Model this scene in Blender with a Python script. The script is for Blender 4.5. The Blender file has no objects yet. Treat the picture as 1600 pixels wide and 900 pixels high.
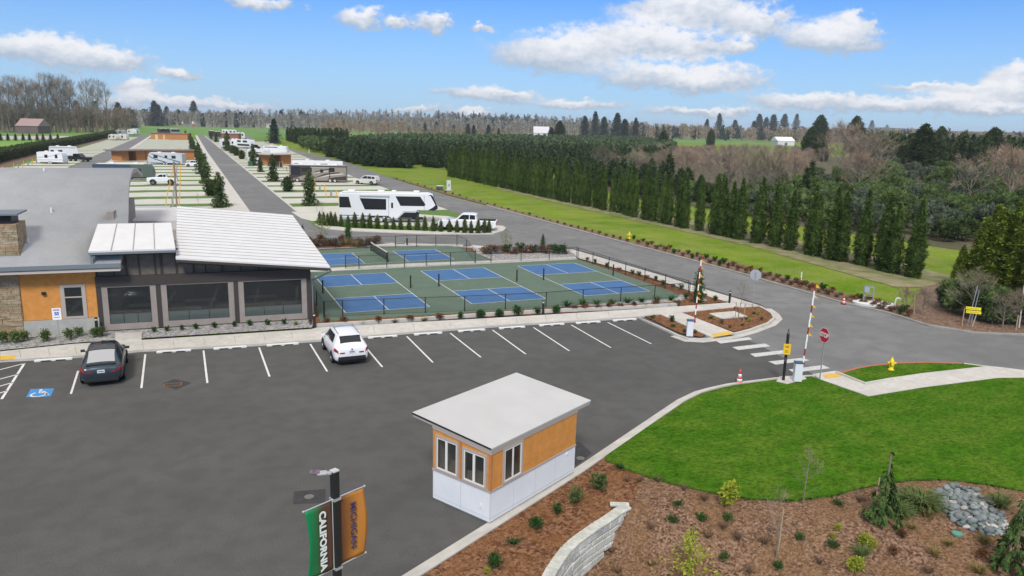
import bpy, bmesh, math, random
from math import sin, cos, pi, radians, atan2, asin, sqrt
from mathutils import Vector, Matrix, noise
random.seed(7)
SC = bpy.context.scene
COL = SC.collection
# ------------------------------------------------------------------ camera
FPX, PITCH, ROLL, YAW, CH = 1172.334, 0.212274, 0.02544, 0.409605, 13.0514
_f = Vector((sin(YAW)*cos(PITCH), cos(YAW)*cos(PITCH), -sin(PITCH)))
_r = Vector((cos(YAW), -sin(YAW), 0)); _u = _r.cross(_f)
R2 = cos(ROLL)*_r + sin(ROLL)*_u; U2 = -sin(ROLL)*_r + cos(ROLL)*_u
cd = bpy.data.cameras.new('camera'); cam = bpy.data.objects.new('camera', cd); COL.objects.link(cam)
m = Matrix.Identity(4)
for i in range(3):
    m[i][0] = R2[i]; m[i][1] = U2[i]; m[i][2] = -_f[i]
m[0][3], m[1][3], m[2][3] = 0, 0, CH
cam.matrix_world = m
cd.sensor_width = 36; cd.lens = 36*FPX/1600; cd.clip_start = 0.5; cd.clip_end = 20000
SC.camera = cam
def ray(px, py):
    return _f + ((px-800)/FPX)*R2 - ((py-450)/FPX)*U2
def G(px, py, z=0.0):
    """point of the ground plane z seen at a place of the photograph (survey of the site)"""
    d = ray(px, py); t = (z-CH)/d.z
    return Vector((d.x*t, d.y*t, z))
# ------------------------------------------------------------------ world, sun, exposure
SUN_EL, SUN_AZ = radians(44), atan2(-0.45, -0.9)      # azimuth from +Y towards +X
W = bpy.data.worlds.new('World'); SC.world = W; W.use_nodes = True
nt = W.node_tree; nt.nodes.clear(); N = nt.nodes; Lk = nt.links
def nd(t, **k):
    n = N.new(t)
    for a, b in k.items(): setattr(n, a, b)
    return n
def vm(op, a, b=None):
    n = nd('ShaderNodeVectorMath', operation=op)
    for i, s in enumerate((a, b)):
        if s is None: continue
        if isinstance(s, (tuple, Vector)): n.inputs[i].default_value = tuple(s)
        else: Lk.new(s, n.inputs[i])
    return n
def mt(op, a, b=None, c=None, clamp=False):
    n = nd('ShaderNodeMath', operation=op, use_clamp=clamp)
    for i, s in enumerate((a, b, c)):
        if s is None: continue
        if isinstance(s, (int, float)): n.inputs[i].default_value = s
        else: Lk.new(s, n.inputs[i])
    return n.outputs[0]
sky = nd('ShaderNodeTexSky', sky_type='NISHITA', sun_disc=False, sun_elevation=SUN_EL, sun_rotation=SUN_AZ, altitude=0, air_density=1.0, dust_density=0.6, ozone_density=2.5)
tc = nd('ShaderNodeTexCoord')
sep = nd('ShaderNodeSeparateXYZ'); Lk.new(tc.outputs['Generated'], sep.inputs[0])
az = mt('ARCTAN2', sep.outputs[0], sep.outputs[1]); el = mt('ARCSINE', sep.outputs[2])
cmb = nd('ShaderNodeCombineXYZ'); Lk.new(az, cmb.inputs[0]); Lk.new(el, cmb.inputs[1])
P0 = cmb.outputs[0]
def nz(scale, detail, rough, vec, sx=1.0):
    mp = vm('MULTIPLY', vec, (1.0, sx, 1.0)).outputs[0]
    n = nd('ShaderNodeTexNoise'); n.inputs['Scale'].default_value = scale; n.inputs['Detail'].default_value = detail; n.inputs['Roughness'].default_value = rough
    Lk.new(mp, n.inputs['Vector']); return n
n1 = nz(14, 6, 0.6, P0, 1.8); n2 = nz(70, 5, 0.6, P0, 1.5)
# warped sky coordinate
w1 = vm('MULTIPLY', vm('SUBTRACT', n1.outputs['Color'], (0.5, 0.5, 0.5)).outputs[0], (0.085, 0.035, 0)).outputs[0]
w2 = vm('MULTIPLY', vm('SUBTRACT', n2.outputs['Color'], (0.5, 0.5, 0.5)).outputs[0], (0.030, 0.019, 0)).outputs[0]
PW = vm('ADD', vm('ADD', P0, w1).outputs[0], w2).outputs[0]
CL = [  # px, py, half width, half height (photo pixels) of each cloud bank
 (70,78,95,22),(150,95,70,20),(278,117,34,12),(218,138,24,12),(405,5,50,9),(556,28,42,17),(680,36,30,16),(628,36,22,10),(747,46,16,7),
 (270,158,110,10),(365,164,60,8),(890,82,125,32),(1000,62,115,30),(1060,72,80,22),(1138,70,28,14),(1080,20,125,26),(1180,38,60,20),(1290,58,70,24),(1330,40,34,20),
 (1050,118,140,20),(1110,128,100,18),(770,148,100,11),(900,161,75,9),(1270,160,100,13),(1390,166,130,13),(1550,148,70,18),(1470,135,80,8),(1590,125,40,22),(740,176,50,8),(1100,175,100,7),(1480,165,90,14),(650,170,40,5),(1560,172,80,8)]
def field(dy):
    acc = None
    for (x, y, hw, hh) in CL:
        d = ray(x, y).normalized(); a0 = atan2(d.x, d.y); e0 = asin(d.z)
        s = 1/FPX
        v = vm('SUBTRACT', PW, (a0, e0+dy*hh*s, 0)).outputs[0]
        v = vm('MULTIPLY', v, (1/(hw*s*1.0), 1/(hh*s*1.02), 0)).outputs[0]
        l = nd('ShaderNodeVectorMath', operation='LENGTH'); Lk.new(v, l.inputs[0])
        acc = l.outputs['Value'] if acc is None else mt('SMOOTH_MIN', acc, l.outputs['Value'], 0.35 if dy == 0 else 0.1)
    return acc
fa = field(0.0); fb = field(0.7)
nmod = mt('MULTIPLY', mt('SUBTRACT', n2.outputs['Fac'], 0.5), 1.0)
dens = nd('ShaderNodeMapRange', interpolation_type='SMOOTHSTEP'); Lk.new(mt('ADD', fa, nmod), dens.inputs['Value'])
for i, v in zip((1, 2, 3, 4), (1.17, 0.58, 0.0, 0.95)): dens.inputs[i].default_value = v
shade = nd('ShaderNodeMapRange'); Lk.new(mt('ADD', fb, nmod), shade.inputs['Value'])
for i, v in zip((1, 2, 3, 4), (0.25, 1.30, 0.0, 1.0)): shade.inputs[i].default_value = v
ccol = nd('ShaderNodeMix', data_type='RGBA'); Lk.new(shade.outputs[0], ccol.inputs['Factor'])
CLOUD_LIT = (6.6, 6.6, 6.8, 1); CLOUD_SHADE = (3.2, 3.85, 4.75, 1)
ccol.inputs['A'].default_value = CLOUD_LIT; ccol.inputs['B'].default_value = CLOUD_SHADE
# a thin bright veil low over the horizon
veil = nd('ShaderNodeMapRange'); Lk.new(el, veil.inputs['Value'])
for i, v in zip((1, 2, 3, 4), (0.0, 0.18, 0.75, 0.0)): veil.inputs[i].default_value = v
tint = nd('ShaderNodeMix', data_type='RGBA', blend_type='MULTIPLY'); tint.inputs['Factor'].default_value = 1.0
Lk.new(sky.outputs[0], tint.inputs['A']); tint.inputs['B'].default_value = SKY_TINT = (0.27, 0.56, 1.0, 1)
vmix = nd('ShaderNodeMix', data_type='RGBA'); Lk.new(veil.outputs[0], vmix.inputs['Factor']); Lk.new(tint.outputs['Result'], vmix.inputs['A']); vmix.inputs['B'].default_value = (3.9, 5.3, 6.8, 1)
mix = nd('ShaderNodeMix', data_type='RGBA'); Lk.new(dens.outputs[0], mix.inputs['Factor']); Lk.new(vmix.outputs['Result'], mix.inputs['A']); Lk.new(ccol.outputs['Result'], mix.inputs['B'])
# unseen broken high cloud, added above the frame to whiten and soften the light
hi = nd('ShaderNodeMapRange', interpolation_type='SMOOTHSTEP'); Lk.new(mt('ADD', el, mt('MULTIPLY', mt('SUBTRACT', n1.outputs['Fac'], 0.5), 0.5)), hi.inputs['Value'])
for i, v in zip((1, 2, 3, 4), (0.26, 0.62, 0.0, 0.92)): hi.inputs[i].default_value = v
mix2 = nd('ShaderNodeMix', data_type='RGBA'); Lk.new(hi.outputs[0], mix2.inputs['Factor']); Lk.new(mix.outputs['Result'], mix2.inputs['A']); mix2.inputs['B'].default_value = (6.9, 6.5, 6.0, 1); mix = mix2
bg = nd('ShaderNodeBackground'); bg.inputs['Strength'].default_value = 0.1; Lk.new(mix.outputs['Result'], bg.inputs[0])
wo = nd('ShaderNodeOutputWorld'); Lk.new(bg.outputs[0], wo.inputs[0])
sl = bpy.data.lights.new('sun', 'SUN'); so = bpy.data.objects.new('sun', sl); COL.objects.link(so)
sl.energy = 2.0; sl.angle = radians(12); sl.color = (1.0, 0.955, 0.89)
sd = Vector((sin(SUN_AZ)*cos(SUN_EL), cos(SUN_AZ)*cos(SUN_EL), sin(SUN_EL)))
so.rotation_euler = sd.to_track_quat('Z', 'Y').to_euler()
SC.view_settings.view_transform = 'Standard'; SC.view_settings.look = 'None'; SC.view_settings.exposure = 0.5; SC.view_settings.gamma = 1
SC.render.engine = 'CYCLES'
SC.cycles.transparent_max_bounces = 12; SC.cycles.max_bounces = 5; SC.cycles.diffuse_bounces = 2
# ------------------------------------------------------------------ materials
MATS = {}
def M(name, c1, c2=None, scale=1.0, rough=0.8, bump=0.0, bscale=None, metal=0.0, spec=0.3, coord='obj', c3=None, s3=None, a3=0.5, vor=False, stretch=None, alpha=None, lo=0.35, hi=0.65, rand=0.0, detail=5, trans=0.0, nr=.6, speck=None):
    if name in MATS: return MATS[name]
    mt_ = bpy.data.materials.new(name); mt_.use_nodes = True; t = mt_.node_tree; ns = t.nodes; lk = t.links
    b = ns['Principled BSDF']; b.inputs['Roughness'].default_value = rough; b.inputs['Metallic'].default_value = metal
    b.inputs['Specular IOR Level'].default_value = spec
    b.inputs['Base Color'].default_value = (*c1, 1)
    out = None
    if c2 is not None or bump:
        if coord == 'world':
            g = ns.new('ShaderNodeNewGeometry').outputs['Position']
        else:
            g = ns.new('ShaderNodeTexCoord').outputs['Object']
        if stretch:
            mp = ns.new('ShaderNodeVectorMath'); mp.operation = 'MULTIPLY'; mp.inputs[1].default_value = stretch; lk.new(g, mp.inputs[0]); g = mp.outputs[0]
    if c2 is not None:
        if vor:
            n = ns.new('ShaderNodeTexVoronoi'); n.inputs['Scale'].default_value = scale; lk.new(g, n.inputs['Vector'])
            bw = ns.new('ShaderNodeSeparateColor'); lk.new(n.outputs['Color'], bw.inputs[0]); fac = bw.outputs[0]
        else:
            n = ns.new('ShaderNodeTexNoise'); n.inputs['Scale'].default_value = scale; n.inputs['Detail'].default_value = detail; n.inputs['Roughness'].default_value = nr; lk.new(g, n.inputs['Vector'])
            fac = n.outputs['Fac']
        mr = ns.new('ShaderNodeMapRange'); mr.inputs[1].default_value = lo; mr.inputs[2].default_value = hi; lk.new(fac, mr.inputs[0])
        mx = ns.new('ShaderNodeMix'); mx.data_type = 'RGBA'; lk.new(mr.outputs[0], mx.inputs['Factor'])
        mx.inputs['A'].default_value = (*c1, 1); mx.inputs['B'].default_value = (*c2, 1)
        out = mx.outputs['Result']
        if c3 is not None:
            n3 = ns.new('ShaderNodeTexNoise'); n3.inputs['Scale'].default_value = s3; n3.inputs['Detail'].default_value = 4; lk.new(g, n3.inputs['Vector'])
            m3 = ns.new('ShaderNodeMapRange'); m3.inputs[1].default_value = 0.42; m3.inputs[2].default_value = 0.62; m3.inputs[4].default_value = a3; lk.new(n3.outputs['Fac'], m3.inputs[0])
            x3 = ns.new('ShaderNodeMix'); x3.data_type = 'RGBA'; lk.new(m3.outputs[0], x3.inputs['Factor']); lk.new(out, x3.inputs['A']); x3.inputs['B'].default_value = (*c3, 1)
            out = x3.outputs['Result']
    if speck and out:
        ng = ns.new('ShaderNodeTexNoise'); ng.inputs['Scale'].default_value = speck[0]; ng.inputs['Detail'].default_value = 3; ng.inputs['Roughness'].default_value = .8; lk.new(g, ng.inputs['Vector'])
        mr = ns.new('ShaderNodeMapRange'); mr.inputs[1].default_value = .3; mr.inputs[2].default_value = .7; mr.inputs[3].default_value = 1-speck[1]; mr.inputs[4].default_value = 1+speck[1]; lk.new(ng.outputs['Fac'], mr.inputs[0])
        hs = ns.new('ShaderNodeHueSaturation'); lk.new(mr.outputs[0], hs.inputs['Value']); lk.new(out, hs.inputs['Color']); out = hs.outputs[0]
    if rand:
        oi = ns.new('ShaderNodeObjectInfo'); mr = ns.new('ShaderNodeMapRange'); mr.inputs[3].default_value = 1-rand; mr.inputs[4].default_value = 1+rand
        lk.new(oi.outputs['Random'], mr.inputs[0])
        hs = ns.new('ShaderNodeHueSaturation'); lk.new(mr.outputs[0], hs.inputs['Value'])
        if out: lk.new(out, hs.inputs['Color'])
        else: hs.inputs['Color'].default_value = (*c1, 1)
        out = hs.outputs[0]
    if out: lk.new(out, b.inputs['Base Color'])
    if bump:
        n = ns.new('ShaderNodeTexNoise'); n.inputs['Scale'].default_value = bscale or scale*3; n.inputs['Detail'].default_value = 4; lk.new(g, n.inputs['Vector'])
        bp = ns.new('ShaderNodeBump'); bp.inputs['Strength'].default_value = bump; bp.inputs['Distance'].default_value = 0.03; lk.new(n.outputs['Fac'], bp.inputs['Height']); lk.new(bp.outputs[0], b.inputs['Normal'])
    if alpha is not None: b.inputs['Alpha'].default_value = alpha
    if trans:
        tr = ns.new('ShaderNodeBsdfTranslucent'); ms = ns.new('ShaderNodeMixShader'); ms.inputs[0].default_value = trans
        if out: lk.new(out, tr.inputs[0])
        else: tr.inputs[0].default_value = (*c1, 1)
        lk.new(b.outputs[0], ms.inputs[1]); lk.new(tr.outputs[0], ms.inputs[2]); lk.new(ms.outputs[0], ns['Material Output'].inputs[0])
    MATS[name] = mt_; return mt_
asphalt = M('asphalt', (.078,.078,.074), (.108,.108,.103), .16, .93, .3, 60, coord='world', c3=(.062,.061,.057), s3=1.1, a3=.35, lo=.25, hi=.75, speck=(22, .32))
asphalt_old = M('asphalt_old', (.160,.162,.160), (.215,.216,.212), .12, .95, .3, 50, coord='world', c3=(.135,.134,.13), s3=.7, a3=.5, speck=(16, .24))
concrete = M('concrete', (.50,.48,.44), (.60,.58,.53), .6, .9, .15, 30, coord='world', c3=(.44,.42,.38), s3=3.5, a3=.5)
pad_conc = M('pad_concrete', (.50,.49,.43), (.56,.55,.49), .3, .9, coord='world')
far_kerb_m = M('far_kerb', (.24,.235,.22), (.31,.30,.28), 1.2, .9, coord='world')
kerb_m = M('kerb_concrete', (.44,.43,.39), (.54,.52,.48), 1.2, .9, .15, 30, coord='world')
white_paint = M('white_paint', (.80,.80,.77), (.66,.66,.64), 3, .7, coord='world', c3=(.4,.4,.4), s3=25, a3=.35)
blue_paint = M('blue_paint', (.05,.22,.52), (.07,.27,.58), 5, .7, coord='world')
court_green = M('court_green', (.100,.150,.108), (.120,.172,.125), .6, .85, coord='world', c3=(.092,.135,.10), s3=2.5, a3=.4, speck=(14,.08))
court_blue = M('court_blue', (.050,.130,.29), (.062,.155,.32), 1.0, .8, coord='world')
lawn_m = M('lawn_grass', (.028,.100,.004), (.075,.165,.012), .9, .9, .9, 28, coord='world', c3=(.11,.17,.02), s3=.5, a3=.5, lo=.22, hi=.80, detail=10, nr=.72, speck=(5, .55), stretch=(1.0,1.5,1), spec=.02)
field_m = M('field_grass', (.10,.19,.014), (.20,.27,.035), .12, .9, .6, 12, coord='world', c3=(.24,.24,.09), s3=.3, a3=.45, detail=9, nr=.68, speck=(4,.25), spec=.02)
dry_m = M('dry_verge', (.24,.20,.115), (.30,.27,.16), .8, .95, .5, 20, coord='world', c3=(.12,.17,.04), s3=.5, a3=.8, detail=8)
mulch = M('bark_mulch', (.085,.040,.021), (.28,.15,.085), 9, .95, .9, 22, spec=.02, coord='world', c3=(.22,.10,.042), s3=1.0, a3=.5, vor=True, lo=.0, hi=1.0, speck=(14,.45))
mulch_low = M('mulch_worn', (.085,.047,.028), (.29,.185,.125), 13, .95, .9, 20, spec=.02, coord='world', c3=(.19,.11,.055), s3=.7, a3=.6, vor=True, lo=.0, hi=1.0, speck=(12,.5))
gravel_m = M('gravel', (.16,.16,.165), (.50,.49,.47), 9, .9, .8, 30, coord='world', vor=True, lo=0, hi=1)
soil_m = M('soil', (.16,.105,.07), (.24,.17,.12), 1.4, .95, .7, 12, coord='world', c3=(.12,.09,.06), s3=4, a3=.6)
yellow_m = M('yellow_tactile', (.72,.46,.08), (.62,.38,.06), 4, .8, coord='world')
red_kerb = M('red_kerb_paint', (.46,.13,.09), (.40,.15,.11), 3, .8, coord='world')
# ------------------------------------------------------------------ mesh helpers
class MB:
    def __init__(s): s.v = []; s.f = []; s.mi = []; s.m = 0; s.sm = []; s.smooth = False
    def add(s, vs, fs):
        o = len(s.v); s.v += [tuple(v) for v in vs]
        for f in fs: s.f.append([i+o for i in f]); s.mi.append(s.m); s.sm.append(s.smooth)
        return s
    def box(s, c, d, rz=0.0, M4=None):
        hx, hy, hz = d[0]/2, d[1]/2, d[2]/2; vs = []
        for z in (-hz, hz):
            for x, y in ((-hx,-hy),(hx,-hy),(hx,hy),(-hx,hy)):
                p = Vector((x, y, z)); 
                if M4: p = M4 @ p
                elif rz: p = Vector((x*cos(rz)-y*sin(rz), x*sin(rz)+y*cos(rz), z))
                vs.append(p+Vector(c))
        return s.add(vs, [(0,3,2,1),(4,5,6,7),(0,1,5,4),(1,2,6,5),(2,3,7,6),(3,0,4,7)])
    def prism(s, poly, z0, z1, side=True):
        ar = sum(poly[i][0]*poly[(i+1)%len(poly)][1]-poly[(i+1)%len(poly)][0]*poly[i][1] for i in range(len(poly)))
        if ar < 0: poly = poly[::-1]
        n = len(poly)
        vs = [(p[0], p[1], z0) for p in poly]+[(p[0], p[1], z1) for p in poly]
        fs = [tuple(range(n, 2*n))]
        if side: fs += [(i, (i+1) % n, n+(i+1) % n, n+i) for i in range(n)]; fs.append(tuple(range(n-1, -1, -1)))
        return s.add(vs, fs)
    def sheet(s, poly, z):
        return s.prism(poly, z, z, False) if False else s.add([(p[0], p[1], z) for p in ccw(poly)], [tuple(range(len(poly)))])
    def tube(s, a, b, r0, r1=None, n=6, cap=True):
        r1 = r0 if r1 is None else r1; a = Vector(a); b = Vector(b); d = (b-a)
        if d.length < 1e-6: return s
        d.normalize(); x = d.orthogonal().normalized(); y = d.cross(x)
        vs = []
        for p, r in ((a, r0), (b, r1)):
            for i in range(n): t = 2*pi*i/n; vs.append(p+x*cos(t)*r+y*sin(t)*r)
        fs = [(i, (i+1) % n, n+(i+1) % n, n+i) for i in range(n)]
        if cap: fs += [tuple(range(n-1,-1,-1)), tuple(range(n, 2*n))]
        return s.add(vs, fs)
    def lathe(s, prof, c=(0,0,0), n=12):
        vs = []; k = len(prof)
        for r, z in prof:
            for i in range(n): t = 2*pi*i/n; vs.append((c[0]+r*cos(t), c[1]+r*sin(t), c[2]+z))
        fs = [(j*n+i, j*n+(i+1) % n, (j+1)*n+(i+1) % n, (j+1)*n+i) for j in range(k-1) for i in range(n)]
        fs += [tuple(range(n-1,-1,-1)), tuple(range((k-1)*n, k*n))]
        return s.add(vs, fs)
    def side(s, prof, y0, y1):
        """outline in x,z thickened along y"""
        ar = sum(prof[i][0]*prof[(i+1)%len(prof)][1]-prof[(i+1)%len(prof)][0]*prof[i][1] for i in range(len(prof)))
        if ar < 0: prof = prof[::-1]
        n = len(prof); vs = [(p[0], y0, p[1]) for p in prof]+[(p[0], y1, p[1]) for p in prof]
        return s.add(vs, [tuple(range(n)), tuple(range(2*n-1, n-1, -1))]+[((i+1) % n, i, n+i, n+(i+1) % n) for i in range(n)])
    def ball(s, c, r, n=8, sq=(1,1,1)):
        prof = [(max(.001, sin(pi*i/n)), -cos(pi*i/n)) for i in range(n+1)]; vs = []; k = n+1; q = n+2
        for a, z in prof:
            for i in range(q): t = 2*pi*i/q; vs.append((c[0]+r*sq[0]*a*cos(t), c[1]+r*sq[1]*a*sin(t), c[2]+r*sq[2]*z))
        return s.add(vs, [(j*q+i, j*q+(i+1) % q, (j+1)*q+(i+1) % q, (j+1)*q+i) for j in range(k-1) for i in range(q)])
    def mesh(s, name, mats):
        me = bpy.data.meshes.new(name); me.from_pydata(s.v, [], s.f)
        for m_ in (mats if isinstance(mats, (list, tuple)) else [mats]): me.materials.append(m_)
        me.polygons.foreach_set('material_index', s.mi); me.polygons.foreach_set('use_smooth', s.sm); me.update(); return me
    def build(s, name, mats, parent=None, bevel=0):
        o = bpy.data.objects.new(name, s.mesh(name, mats)); COL.objects.link(o)
        if parent: o.parent = parent
        if bevel:
            b = o.modifiers.new('b', 'BEVEL'); b.width = bevel; b.segments = 2; b.limit_method = 'ANGLE'
        return o
def ccw(poly):
    ar = sum(poly[i][0]*poly[(i+1)%len(poly)][1]-poly[(i+1)%len(poly)][0]*poly[i][1] for i in range(len(poly)))
    return poly if ar > 0 else poly[::-1]
def tag(o, label=None, cat=None, group=None, kind=None):
    if label: o['label'] = label
    if cat: o['category'] = cat
    if group: o['group'] = group
    if kind: o['kind'] = kind
    return o
def thing(name, label, cat, loc=(0,0,0), rz=0, group=None):
    o = bpy.data.objects.new(name, None); COL.objects.link(o); o.location = loc; o.rotation_euler = (0,0,rz); o.empty_display_size = .2
    return tag(o, label, cat, group)
def struct(name, mb, mats): return tag(mb.build(name, mats), kind='structure')
KID = {}
def copy_tree(o, parent=None):
    c = o.copy(); COL.objects.link(c)
    if parent is not None: c.parent = parent
    for ch in [x for x in o.children]: copy_tree(ch, c)
    return c
def PX(pts, z=0.0): return [G(x, y, z).to_2d() for x, y in pts]
ORD = 'first second third fourth fifth sixth seventh eighth ninth tenth eleventh twelfth thirteenth fourteenth fifteenth sixteenth seventeenth eighteenth nineteenth'.split()
TENS = {2:'twent',3:'thirt',4:'fort',5:'fift',6:'sixt',7:'sevent',8:'eight',9:'ninet'}
def nth(n):
    if n < 20: return ORD[n-1]
    if n >= 100: return 'one hundred and '+nth(n-100) if n > 100 else 'hundredth'
    t, u = divmod(n, 10); return TENS[t]+('ieth' if u == 0 else 'y-'+ORD[u-1])
def text(s, size, mat, parent, Mx, name='lettering', extrude=.004, align='CENTER', bold=0.0, sx=1.0):
    c = bpy.data.curves.new(name, 'FONT'); c.body = s; c.size = size; c.extrude = extrude; c.align_x = align; c.align_y = 'CENTER'; c.offset = bold
    o = bpy.data.objects.new(name, c); COL.objects.link(o); bpy.context.view_layer.update()
    me = bpy.data.meshes.new_from_object(o.evaluated_get(bpy.context.evaluated_depsgraph_get())); bpy.data.objects.remove(o)
    me.materials.clear(); me.materials.append(mat)
    me.transform(Mx @ Matrix.Diagonal((sx, 1, 1, 1)))
    o = bpy.data.objects.new(name, me); COL.objects.link(o); o.parent = parent; return o
# ================================================================== THE SETTING
# terrain of the low planting bed beside the retaining wall
WN = Vector((.58, -.815)); WA = Vector((-.815, -.58)); W0 = Vector((12.75, 20.55))
LAWN_EDGE = PX([(945,719),(985,736),(1030,751),(1100,768),(1170,780),(1240,782),(1300,775),(1360,760),(1420,751),(1480,750),(1540,757),(1600,768),(1750,800)], .1)
def sstep(a, b, x):
    t = max(0, min(1, (x-a)/(b-a))); return t*t*(3-2*t)
def seg_dist(p, poly):
    best = 1e9
    for i in range(len(poly)-1):
        a = poly[i]; b = poly[i+1]; ab = b-a; t = max(0, min(1, (p-a).dot(ab)/ab.length_squared)); best = min(best, (p-(a+ab*t)).length)
    return best
EW = [(-.47,.55),(0,.44),(.62,.33),(1.26,.21),(1.9,.11),(2.5,.04),(3.15,.02),(3.8,.09),(4.5,.2),(5.25,.36),(6.1,.6),(9,1.4)]
def ew(a):
    if a < -.47: return .55*(1-sstep(.47, 4, -a))
    for (a0, e0), (a1, e1) in zip(EW, EW[1:]):
        if a <= a1: return e0+(e1-e0)*(a-a0)/(a1-a0)
    return 1.4
def H(x, y):
    p = Vector((x, y)); q = p-W0; a = q.dot(WA); e = q.dot(WN)-ew(a)
    if e <= 0: return .08
    dep = 1.25*sstep(-7, 3, a)
    g = sstep(0, 3.0, e)
    if a > 0: g = max(g, 1.0 if a > .6 else .45)
    return .08-dep*g*sstep(0, 3.5, seg_dist(p, LAWN_EDGE)) + .05*noise.noise(Vector((x*.7, y*.7, 0)))*sstep(0, 2, e)
def over_lawn(p):
    c = False; P = [Vector((14.0,25.2))]+LAWN_EDGE+[Vector((60,30)), Vector((30,60))]; n = len(P)
    for i in range(n):
        (x0, y0), (x1, y1) = P[i], P[i-1]
        if (y0 > p.y) != (y1 > p.y) and p.x < (x1-x0)*(p.y-y0)/(y1-y0)+x0: c = not c
    return c and seg_dist(p, LAWN_EDGE) > .25
def GT(px, py, dz=0):
    z = 0.08
    for _ in range(12):
        p = G(px, py, z); z = .5*z+.5*H(p.x, p.y)
    return Vector((p.x, p.y, H(p.x, p.y)+dz))
b = MB(); z = -.06
for q in ((-4500,27.0,4500,4600),(-4500,-200,4,27),(46,-200,4500,27)): b.sheet([(q[0],q[1]),(q[2],q[1]),(q[2],q[3]),(q[0],q[3])], z)
b.sheet([(4,-200),(46,-200),(46,27),(4,27)], -2.2)
struct('ground', b, field_m)
# far fields
b = MB()
b.sheet(PX([(-200,203),(-200,212),(140,213),(300,212.5),(470,216),(640,213),(640,204),(440,200),(230,197)]), -.03); b.sheet(PX([(960,222),(1225,226),(1240,218),(1110,214),(960,213)]), -.03); b.sheet(PX([(1350,235),(1420,238),(1420,224),(1350,222)]), -.03)
struct('far_field', b, M('far_grass', (.09,.20,.03), (.15,.27,.05), .02, .9, coord='world'))
b = MB(); b.sheet(PX([(0,247),(0,226),(100,224),(78,243),(40,252)]), -.03); b.sheet(PX([(0,218),(150,218),(60,225),(0,226)]), -.028)
struct('meadow', b, M('meadow_grass', (.12,.28,.03), (.2,.33,.05), .05, .9, coord='world'))
b = MB(); b.sheet(PX([(0,212.5),(145,212.5),(140,217),(0,218)]), -.024); struct('gravel_yard', b, M('pale_yard', (.42,.39,.34), (.5,.47,.42), .1, .9, coord='world'))
# asphalt
b = MB(); b.sheet([(-40,2),(-40,60),(-12,60)]+PX([(0,556),(996,489),(1130,480),(1216,494),(1300,555),(1312,582),(1212,592),(1147,600),(1097,614),(1040,650)])+[(5.3,19.4),(-2,8),(-4,2)], 0)
b.sheet(PX([(480,520),(1000,500),(1120,530),(1222,505),(1222,485),(1100,446),(900,386),(740,377),(560,376),(470,380)]), -.02); struct('parking_lot', b, asphalt)
FAR_EDGE = [(400,219),(470,236.5),(540,253),(612,279),(660,294),(700,306),(760,322),(800,333),(900,360),(985,382.5),(1070,405),(1160,429),(1200,441),(1260,458),(1315,474),(1390,491),(1450,510),(1525,522),(1600,524.5),(1760,524)]
b = MB(); b.sheet(PX(FAR_EDGE+[(1800,590),(1600,582),(1539,572),(1504,567),(1447,566),(1404,567),(1362,571),(1310,583),(1272,586),(1245,570),(1180,536),(1150,526),(1173,518),(1207,507),(1216,498),(1212,490),(1187,475),(1140,461),(1040,430),(895,388),(800,386),(730,383),(560,381),(500,392),(470,400),(440,330),(408,286),(371,254),(345,230),(325,212),(390,212)]), .004)
struct('road', b, asphalt_old)
b = MB(); b.sheet([(8.1,60),(14.5,60),(14.4,330),(17,640),(9.3,640),(8.1,330)], .007); b.sheet([(-27.4,125),(-21.0,125),(-20.7,242),(-22.5,640),(-30,640),(-27.4,330)], .007)
b.sheet([(-21,205),(-21,198),(38,198),(38,203)], .0095) if False else None
struct('park_road', b, asphalt_old)
b = MB()
for i in range(14): b.box((8.6+i*.9*.9, 236+0*i, .02), (.42, .9, .006))
struct('crossing_marks', b, white_paint)
# ---- RV park pads
b = MB(); b.sheet([(-20.7,104),(6.4,104),(6.4,330),(7.5,560),(-20,560)], .012); b.sheet([(14.5,97),(37.2,97),(37.4,175),(40,300),(50,560),(17,560),(14.6,330)], .012)
b.sheet([(-50,125),(-27.5,125),(-27.5,330),(-30.5,640),(-44,640)], .012)
struct('grass_strips', b, M('pad_grass', (.085,.16,.03), (.12,.21,.045), 1.0, .9, .5, 15, coord='world'))
b = MB()
def pad(x0, x1, y0, y1, jog):
    xm = (x0+x1)/2
    b.prism([(x0,y0+jog),(xm-2,y0+jog),(xm,y0),(x1,y0),(x1,y1),(xm+1,y1),(xm-1,y1+jog),(x0,y1+jog)], .0, .05)
for k in range(31):
    y = 111.9+12.3*k; xr = 37.2+max(0, (y-175))*.033
    pad(14.6, xr, y, y+8.0, .7 if k % 2 else 0)
for k in range(33):
    y = 99.6+12.6*k+2.2
    if y > 106: pad(-20.6, 6.3, y, y+8.2, -.8)
for k in range(34):
    y = 130+12.6*k; pad(-39.5, -27.6, y, y+8.0, 0)
struct('concrete_pads', b, pad_conc)
b = MB(); b.prism([(6.3,80),(8.1,80),(8.1,330),(9.3,640),(7.8,640),(6.3,330)], 0, .09); b.prism([(-21.0,125),(-19.4,125),(-19.4,330),(-21,640),(-22.5,640),(-21,330)], 0, .09)
b.prism([(14.3,640),(14.4,112),(14.75,112),(15,640)], 0, .07)
b.prism(PX([(492,352),(500,355),(512,358.5),(551,361.5),(620,364.5),(680,366.5),(770,366.5),(787,361),(791,357),(786,354),(773,353),(760,362),(680,362),(620,360.5),(551,357.5),(512,353.5),(500,350)]), 0, .10)
struct('park_pavement', b, concrete)
b = MB(); b.sheet(PX([(488,346),(512,354),(551,358),(620,361),(680,362.5),(760,363),(760,358),(600,352),(500,344)]), .03); struct('hedge_bed', b, lawn_m)
b = MB(); b.sheet(PX([(455,331),(470,341),(500,349),(600,353),(700,360),(775,357),(770,350),(700,338),(600,331)]), .022); struct('end_pad', b, pad_conc)
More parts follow.
